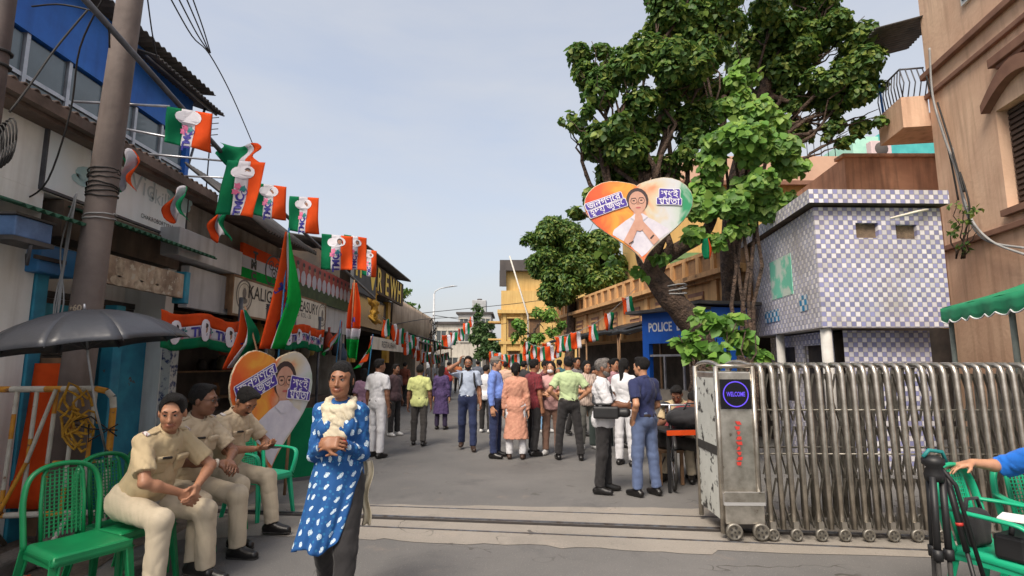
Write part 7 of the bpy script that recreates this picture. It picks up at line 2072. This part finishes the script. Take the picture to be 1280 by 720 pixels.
droop_flag('orange and green party flag on a stick at the white police uniform', 9.4, ((436,470),(443,352)), [(441,353),(436,385),(434,415),(433,446)], [(445,353),(451,385),(453,415),(448,450)], [(0,.62,m_or),(.62,.76,m_wh),(.76,1,m_gr2)], 4, byv=True, letters=(('T',.5,.5,m_purple,.14,0),))
stick_flag('short party flag leaning out of the far stall', at(452,440,10.4)+Vector((0,.3,-1.2)), at(466,418,10.4), .3, .5, 3, tri, .3, side=-1, letters=False)
stick_flag('party pennant with white edge by the red hoarding', at(410,450,11.5)+Vector((0,.3,-1.2)), at(426,400,11.5), .4, .5, 5, tri, .3, letters=False)
# tricolour frieze along the stalls
def frieze(label, px0, px1, yt, c, hgt, seed, port=3):
    a = LF.hit(px0, yt, c); xa, xb, zt_ = lx(px0,c), lx(px1,c), a[1]
    t = thing('banner_frieze', label, 'banner', LF.w(xa,c,zt_), LF.ang, 'tricolour friezes over the stalls'); w_ = xb-xa; t_loc[0] = Vector((99,0,1))
    def fn(u, v): return Vector((w_*v, -.03*math.sin(v*w_*9+seed)*(u**.5)-.015*math.sin(v*w_*21), -hgt*u-.03*math.sin(v*math.pi*3)))
    cloth_part(t, fn, [(0,.36,m_or),(.36,.70,m_wh),(.70,1,m_gr)], 12, int(w_*22))
    def oc(cv, cu, off):
        def f(x, y, z):
            p = Vector(fn(cu-y/hgt, cv+x/w_)); return p+Vector((0,-off,0))
        return f
    for k in range(port):
        cv = (k+.5)/port
        mapped('portrait_oval', poly_mesh([disc(0,0,.11,.14,14)]), oc(cv,.5,.010), mat('cloud_print', S(214,212,220)), t)
        mapped('portrait_oval', poly_mesh([disc(0,.02,.04,.055,10)]), oc(cv,.5,.013), mat('portrait_skin', S(150,110,90)), t)
        mapped('portrait_oval', poly_mesh([disc(0,.06,.045,.03,10)]), oc(cv,.5,.015), m_ink, t)
        mapped('lettering', text_mesh('TMC', .16, 0, .006), oc(cv-.22/port-.0,.53,.010), m_navy, t)
        for q in range(3): mapped('flower_print', poly_mesh(flower_logo(.055,5)), oc(cv+(.24+.05*q)/port,.48+.1*(q%2),.010), [m_navy,m_pink,m_tealp][q], t)
frieze('tricolour cloth frieze over the first dark stall', 200, 300, 386, -.55, .42, 1, 3)
frieze('tricolour cloth frieze under the cream nameboard', 352, 406, 402, -.55, .44, 5, 4)
# ------------------------------------------------------------------ heart cutouts
def heart_poly(w, h, n=48):
    pts = []
    for k in range(n):
        a = 2*math.pi*k/n
        x = 16*math.sin(a)**3; y = 13*math.cos(a)-5*math.cos(2*a)-2*math.cos(3*a)-math.cos(4*a)
        pts.append((x/32*w, (y+2.5)/29*h))
    top = max(p[1] for p in pts)
    return [(x, y + (.62*(top-y)*math.exp(-(x/(.17*w))**2) if y > 0 else 0)) for x, y in pts]
def heart_mat():
    m = bpy.data.materials.new('heart_print'); m.use_nodes = True
    N, L = m.node_tree.nodes, m.node_tree.links; b = N['Principled BSDF']; b.inputs['Roughness'].default_value = .45
    tc = N.new('ShaderNodeTexCoord'); sp_ = N.new('ShaderNodeSeparateXYZ'); L.new(tc.outputs['Object'], sp_.inputs[0])
    nz = N.new('ShaderNodeTexNoise'); nz.inputs['Scale'].default_value = 2.2; nz.inputs['Detail'].default_value = 3; nz.inputs['Distortion'].default_value = 1.2; L.new(tc.outputs['Object'], nz.inputs['Vector'])
    ad = N.new('ShaderNodeMath'); ad.operation = 'MULTIPLY_ADD'; ad.inputs[1].default_value = .55; L.new(nz.outputs[0], ad.inputs[0])
    mu = N.new('ShaderNodeMath'); mu.operation = 'MULTIPLY_ADD'; mu.inputs[1].default_value = .52; mu.inputs[2].default_value = .22; L.new(sp_.outputs[0], mu.inputs[0]); L.new(mu.outputs[0], ad.inputs[2])
    cr = N.new('ShaderNodeValToRGB'); e = cr.color_ramp.elements; e[0].position = .05; e[0].color = S(200,70,40); e[1].position = .97; e[1].color = S(40,140,96)
    for p, c in ((.22,S(226,96,44)),(.36,S(232,160,60)),(.46,S(222,110,56)),(.58,S(206,190,160)),(.70,S(200,202,206)),(.84,S(186,198,190))):
        q = e.new(p); q.color = c
    L.new(ad.outputs[0], cr.inputs[0]); L.new(cr.outputs[0], b.inputs['Base Color'])
    return m
m_heart = heart_mat()
m_sari = mat('white_sari_print', S(216,212,222), S(196,192,206), scale=5, rough=.5); m_face = mat('printed_face', S(206,160,140), S(190,142,122), scale=5, rough=.5); m_hairp = mat('printed_hair', S(60,46,46), rough=.5); m_halo = mat('white_outline', S(224,222,232), rough=.5)
def heart(label, loc, yaw, w, h, tiltz, ctx, hands=True, fs=1.0, fx=.06):
    t = thing('heart_cutout', label, 'cutout sign', loc, R(yaw), 'heart shaped portrait cutouts')
    t.rotation_euler = (0, R(tiltz), R(yaw))
    hp_ = heart_poly(w, h)
    mb = MB(); mb.prism(hp_, 0, .03); mb.build('board', m_heart, t)
    mb = MB(); mb.tube([Vector((x,.015,z)) for x,z in hp_+hp_[:1]], .012, 6); mb.build('edge_trim', mat('tinsel_edge', S(206,190,160), S(150,136,116), scale=40, rough=.4), t)
    def pr(nm, polys, m, lay):
        mapped(nm, poly_mesh(polys) if isinstance(polys, list) else polys, lambda x,y,z: Vector((x,-.002*lay-.002,y)), m, t)
    s = w/1.8
    def inside(x, y):
        c = False; n = len(hp_)
        for i in range(n):
            (x1,y1),(x2,y2) = hp_[i], hp_[(i+1)%n]
            if (y1 > y/.96) != (y2 > y/.96) and x/.96 < (x2-x1)*(y/.96-y1)/(y2-y1)+x1: c = not c
        return c
    def pull(x, y):
        k = 1.0
        while k > .3 and not inside(x*k, y*k): k -= .02
        return (x*k, y*k)
    def dens(q):
        out = []
        for i in range(len(q)):
            a, b = q[i], q[(i+1)%len(q)]
            out += [(a[0]+(b[0]-a[0])*t/4, a[1]+(b[1]-a[1])*t/4) for t in range(4)] if len(q) < 13 else [a]
        return out
    def P_(pl): return [[pull(fx*w+x*s*fs, (y-.04)*s*fs) for x,y in dens(q)] for q in pl]
    body_ = [(-.62,-.50),(-.52,-.30),(-.40,-.08),(-.2,.06),(-.09,.12),(.12,.12),(.26,.04),(.48,-.12),(.60,-.36),(.50,-.75),(.0,-.95),(-.4,-.8)]
    pr('portrait_body', P_([body_]), m_sari, 1)
    pr('portrait_hair', P_([disc(.02,.40,.185,.21,18)]), m_hairp, 2)
    pr('portrait_neck', P_([[(-.06,.08),(.10,.08),(.10,.26),(-.06,.26)]]), m_face, 3)
    pr('portrait_face', P_([disc(.02,.36,.145,.19,18)]), m_face, 4)
    pr('portrait_eyes', P_([disc(-.04,.39,.022,.012,8),disc(.085,.39,.022,.012,8)]), m_hairp, 5)
    pr('portrait_brow', P_([[(-.08,.425),(-.005,.43),(-.005,.44),(-.08,.437)],[(.05,.43),(.125,.425),(.125,.437),(.05,.44)]]), m_hairp, 5)
    pr('portrait_glasses', P_(ring(-.04,.385,.055,.007,14)+ring(.085,.385,.055,.007,14)), m_hairp, 6)
    pr('portrait_nose', P_([[(.01,.375),(.035,.375),(.05,.32),(.0,.32)]]), mat('printed_shade', S(178,128,108), rough=.5), 5)
    pr('portrait_mouth', P_([disc(.025,.265,.045,.014,10)]), mat('printed_lips', S(176,90,90), rough=.5), 5)
    pr('portrait_collar', P_([[(-.12,.10),(-.05,.16),(.09,.16),(.17,.10),(.06,.02),(-.02,.02)]]), m_sari, 5)
    if hands:
        pr('portrait_arms', P_([[(-.34,-.42),(-.20,-.46),(.01,-.05),(-.03,.10)],[(.36,-.34),(.26,-.46),(.03,-.08),(.06,.06)]]), m_face, 6)
        pr('portrait_hands', P_([[(-.05,-.12),(.02,-.14),(.03,.16),(-.02,.21),(-.05,.10)],[(.02,-.14),(.09,-.10),(.08,.10),(.045,.19),(.03,.16)]]), m_face, 7)
        pr('portrait_bangle', P_([[(.17,-.27),(.23,-.21),(.25,-.23),(.19,-.29)],[(-.18,-.33),(-.10,-.29),(-.10,-.31),(-.18,-.36)]]), m_hairp, 7)
    for (tx, cx, cz, rt, sz) in ctx:
        me = text_mesh(tx, sz, 0, .0015); co = mesh_xy(me); wx, wy = co[:,0].max()+.02, co[:,1].max()*.78+.006
        c_, s__ = math.cos(R(rt)), math.sin(R(rt))
        def lay_(lay): return lambda x,y,z: Vector((cx+x*c_-y*s__, -.002*lay-.002, cz+x*s__+y*c_))
        def plate(e): 
            a_, b_ = wx+e, wy+e
            return poly_mesh([[(-a_,-b_*.8),(-a_*.94,-b_),(a_*.3,-b_*.94),(a_*.97,-b_*1.02),(a_,-b_*.7),(a_,b_*.8),(a_*.9,b_),(-.2*a_,b_*.95),(-a_*.95,b_*1.03),(-a_,b_*.7)]])
        mapped('lettering_outline', plate(.016), lay_(8), m_halo, t); mapped('lettering_plate', plate(.006), lay_(9+.3*cz), m_purple, t)
        mapped('lettering', me, lay_(10), m_halo, t)
    return t, hp_
HY = 8.7
hc = at(800,276,HY)
W1 = 138/FPX*HY
heart('large heart shaped portrait cutout tied in the big tree', hc, -4, W1, W1*.80, -3, [('জনগণের', -.32*W1, .21*W1, 16, .15), ('হৃদয় জুড়ে', -.29*W1, .14*W1, 16, .14), ('শুধুই', .29*W1, .235*W1, -6, .15), ('মমতা', .28*W1, .165*W1, -6, .15)], True, 1.0, -.02)
h2 = at(342,515,6.55)
W2 = 1.28
t2, _ = heart('standing heart shaped portrait cutout behind the teal armchair', h2, 70, W2, 1.40, 0, [('জনগণের', -.24*W2, .30*W2, 25, .15), ('হৃদয় জুড়ে', -.22*W2, .20*W2, 25, .13), ('শুধুই', .31*W2, .24*W2, -8, .15), ('মমতা', .30*W2, .14*W2, -8, .15)], False, 1.45, .10)
mb = MB()
for x in (-.35,.35): mb.tube([(x,.05,.3),(x*.9,.06,-h2.z)], .018, 6)
mb.build('prop_stick', m_wood, t2)
mb = MB(); mb.tube([(0,.04,-.7),(0,.05,-h2.z)], .018, 6); mb.build('prop_stick', m_wood, t2)
# green board at the foot of the heart
gb = thing('green_board', 'low green board standing beside the heart cutout', 'board', (at(372,570,7.6).x, 7.6, .006), R(40))
MB().box(-.45,.45,0,.03,.05,.95).build('panel', m_gr, gb, bevel=.006)
MB().box(-.40,-.36,.03,.25,.0,.06).build('foot', m_wood, gb); MB().box(.36,.40,.03,.25,.0,.06).build('foot', m_wood, gb)

# ------------------------------------------------------------------ bunting
def bunting(pa, ya, pb, yb, n, lab, grp, size, seed, sag=.25, col=None, drop=1.6):
    a, b = at(*pa, ya), at(*pb, yb); g = random.Random(seed)
    L_ = lambda t: a.lerp(b,t)+Vector((0,0,-sag*math.sin(math.pi*t)))
    cable('bunting_string', [L_(i/20) for i in range(21)], .006, m_greywire, 'string of '+lab.split(' of ')[-1] if False else 'string carrying the '+grp, grp, 'string')
    for i in range(n):
        p = L_((i+.5)/n); t = thing('bunting_flag', lab, 'flag', p, R(g.uniform(-50,50)), grp)
        bends = g.uniform(0,6); sw = g.uniform(-.25,.25)
        def fn(u, v): return Vector(((u-.5)*size+sw*size*v, .12*size*math.sin(v*5+bends+u*4), -size*drop*v-.02*math.sin(u*6)))
        cloth_part(t, fn, [(0,.36,m_or),(.36,.66,m_wh),(.66,1,m_gr)] if g.random()<.75 else [(0,.6,m_or),(.6,1,m_wh)], 8, 8)
bunting((690,422),13.5,(795,360),12.0,5,'tricolour pennant hanging before the ochre balustrade','pennants in front of the ochre wall',.24,1)
bunting((655,425),18,(715,415),14,6,'tricolour pennant hanging in front of the bright shrub','pennants by the bright shrub',.26,2,.3)
bunting((612,438),24,(690,425),16,8,'small orange pennant strung over the crowd','pennants over the crowd',.28,3,.3)
bunting((478,396),15,(552,425),30,14,'small orange pennant strung along the tin shops','pennants along the tin shops',.26,4,.3,drop=1.9)
bunting((552,420),30,(592,392),44,5,'pennant strung at the far end of the street','pennants at the street end',.5,5,.4)
bunting((505,425),18,(560,440),32,10,'low orange pennant over the far shoppers','low pennants over the far shoppers',.26,6,.3)
rf = thing('limp_flag', 'limp green flag hanging from the vine beside the ochre wall', 'flag', at(883,298,9.0)); cloth_part(rf, lambda u,v: Vector((.09*(u-.5)*(1+math.sin(v*3)), .03*math.sin(u*8), -.35*v)), [(0,.7,m_gr),(.7,1,m_or)], 8, 8)

# ------------------------------------------------------------------ bicycle and table by the gate
bk0 = gnd(838,612)
bi = thing('bicycle', 'black bicycle parked head on beside the navy polo man', 'bicycle', (bk0.x+.12, bk0.y+.45, .004), R(80))
for nm, x0_ in (('front',-.52),('rear',.52)):
    w_ = MB(); w_.tube([(x0_+.33*math.cos(a),0,.345+.33*math.sin(a)) for a in np.linspace(0,6.2832,29)], .018, 6); w_ = w_.build('wheel', m_rubber, bi)
    mb = MB()
    for k in range(14): a = k*6.2832/14; mb.tube([(x0_,.02*(-1)**k,.345),(x0_+.32*math.cos(a),0,.345+.32*math.sin(a))], .003, 4)
    mb.build('spokes', m_alu, w_)
    mb = MB(); mb.tube([(x0_+.37*math.cos(a),0,.345+.37*math.sin(a)) for a in np.linspace(.4,2.6,12)], .028, 6, flat=.4); mb.build('mudguard', m_black, bi)
mb = MB()
for a, b in (((-.30,0,.80),(-.05,0,.32)),((-.32,0,.86),(.18,0,.86)),((.18,0,.88),(-.05,0,.32)),((.18,0,.80),(.52,0,.345)),((-.05,0,.32),(.52,0,.345)),((-.30,0,.95),(-.52,0,.345))): mb.tube([a,b], .017, 7)
mb.build('frame', m_black, bi)
mb = MB(); mb.tube([(-.10,.28,1.0),(-.26,.26,1.02),(-.32,.1,1.02),(-.32,-.1,1.02),(-.26,-.26,1.02),(-.10,-.28,1.0)], .014, 7); mb.tube([(-.32,0,1.02),(-.30,0,.86)], .016, 7); mb.build('handlebar', m_alu, bi)
link('saddle', Blob().rc(_v(.08,0,.98),_v(.28,0,.98),.03,.085,.02,flat=(_v(0,0,1),.5)).mesh('saddle',.012,m_black), None, bi)
mb = MB(); mb.tube([(.18,0,.88),(.19,0,.96)], .014, 7); mb.build('seat_post', m_alu, bi)
mb = MB(); mb.tube([(.0,.05,.32),(-.05,.2,.0)], .01, 6); mb.build('kickstand', m_pipe, bi)
mb = MB(); mb.box(.30,.75,-.10,.10,.72,.74); mb.build('carrier', m_pipe, bi)
tbx = thing('folding_table', 'small dark table with an orange reflection painted on its edge behind the bicycle', 'table', (at(862,560,7.3).x, 7.3, .004), R(10))
MB().box(-.45,.45,-.3,.3,.70,.73).build('table_top', m_black, tbx, bevel=.008)
MB().box(-.45,.45,-.32,-.302,.68,.74).build('edge_reflection', m_or, tbx)  # orange strip paints a reflection along the table edge
for a in (-1,1):
    for b in (-1,1): MB().box(a*.42-.015,a*.42+.015,b*.27-.015,b*.27+.015,0,.70).build('leg', m_black, tbx)
bgx = thing('rexine_bag', 'bulky black bag lying on the small table', 'bag', (at(862,560,7.3).x, 7.25, .735))
link('bag_body', Blob().el(_v(0,0,.13),(.3,.2,.14)).el(_v(.15,.0,.10),(.2,.18,.11)).mesh('bag_body',.014,m_bagk,wrinkle=.006,cuts=[(_v(0,0,0),_v(0,0,-1))]), None, bgx)
mb = MB(); mb.tube([(-.12,-.1,.22),(-.06,-.12,.32),(.06,-.12,.32),(.12,-.1,.22)], .012, 6); mb.build('handle', m_bagk, bgx)

# ------------------------------------------------------------------ litter on the verge and small road marks
g = random.Random(21)
lm = [m_whitepaint, m_or, mat('brown_card', S(150,120,90)), mat('blue_wrapper', S(70,100,160)), mat('silver_wrapper', S(180,180,184), rough=.3)]
for i in range(16):
    x, y = g.uniform(-3.75,-3.1), g.uniform(3.2,5.3); t_ = g.uniform(.03,.09)
    mb = MB(); ph = g.uniform(0,6)
    mb.sheet(lambda u,v: ((u-.5)*t_*2, (v-.5)*t_*1.4, .012+.012*math.sin(u*5+ph)*math.sin(v*4+ph)), 4, 4)
    o = solid(mb.build('litter', g.choice(lm), None, (x,y,.012), (0,0,g.uniform(0,6)), fixn=False), .002); tag(o, 'scrap of litter on the dirt verge by the barricade', 'litter', 'litter on the dirt verge')
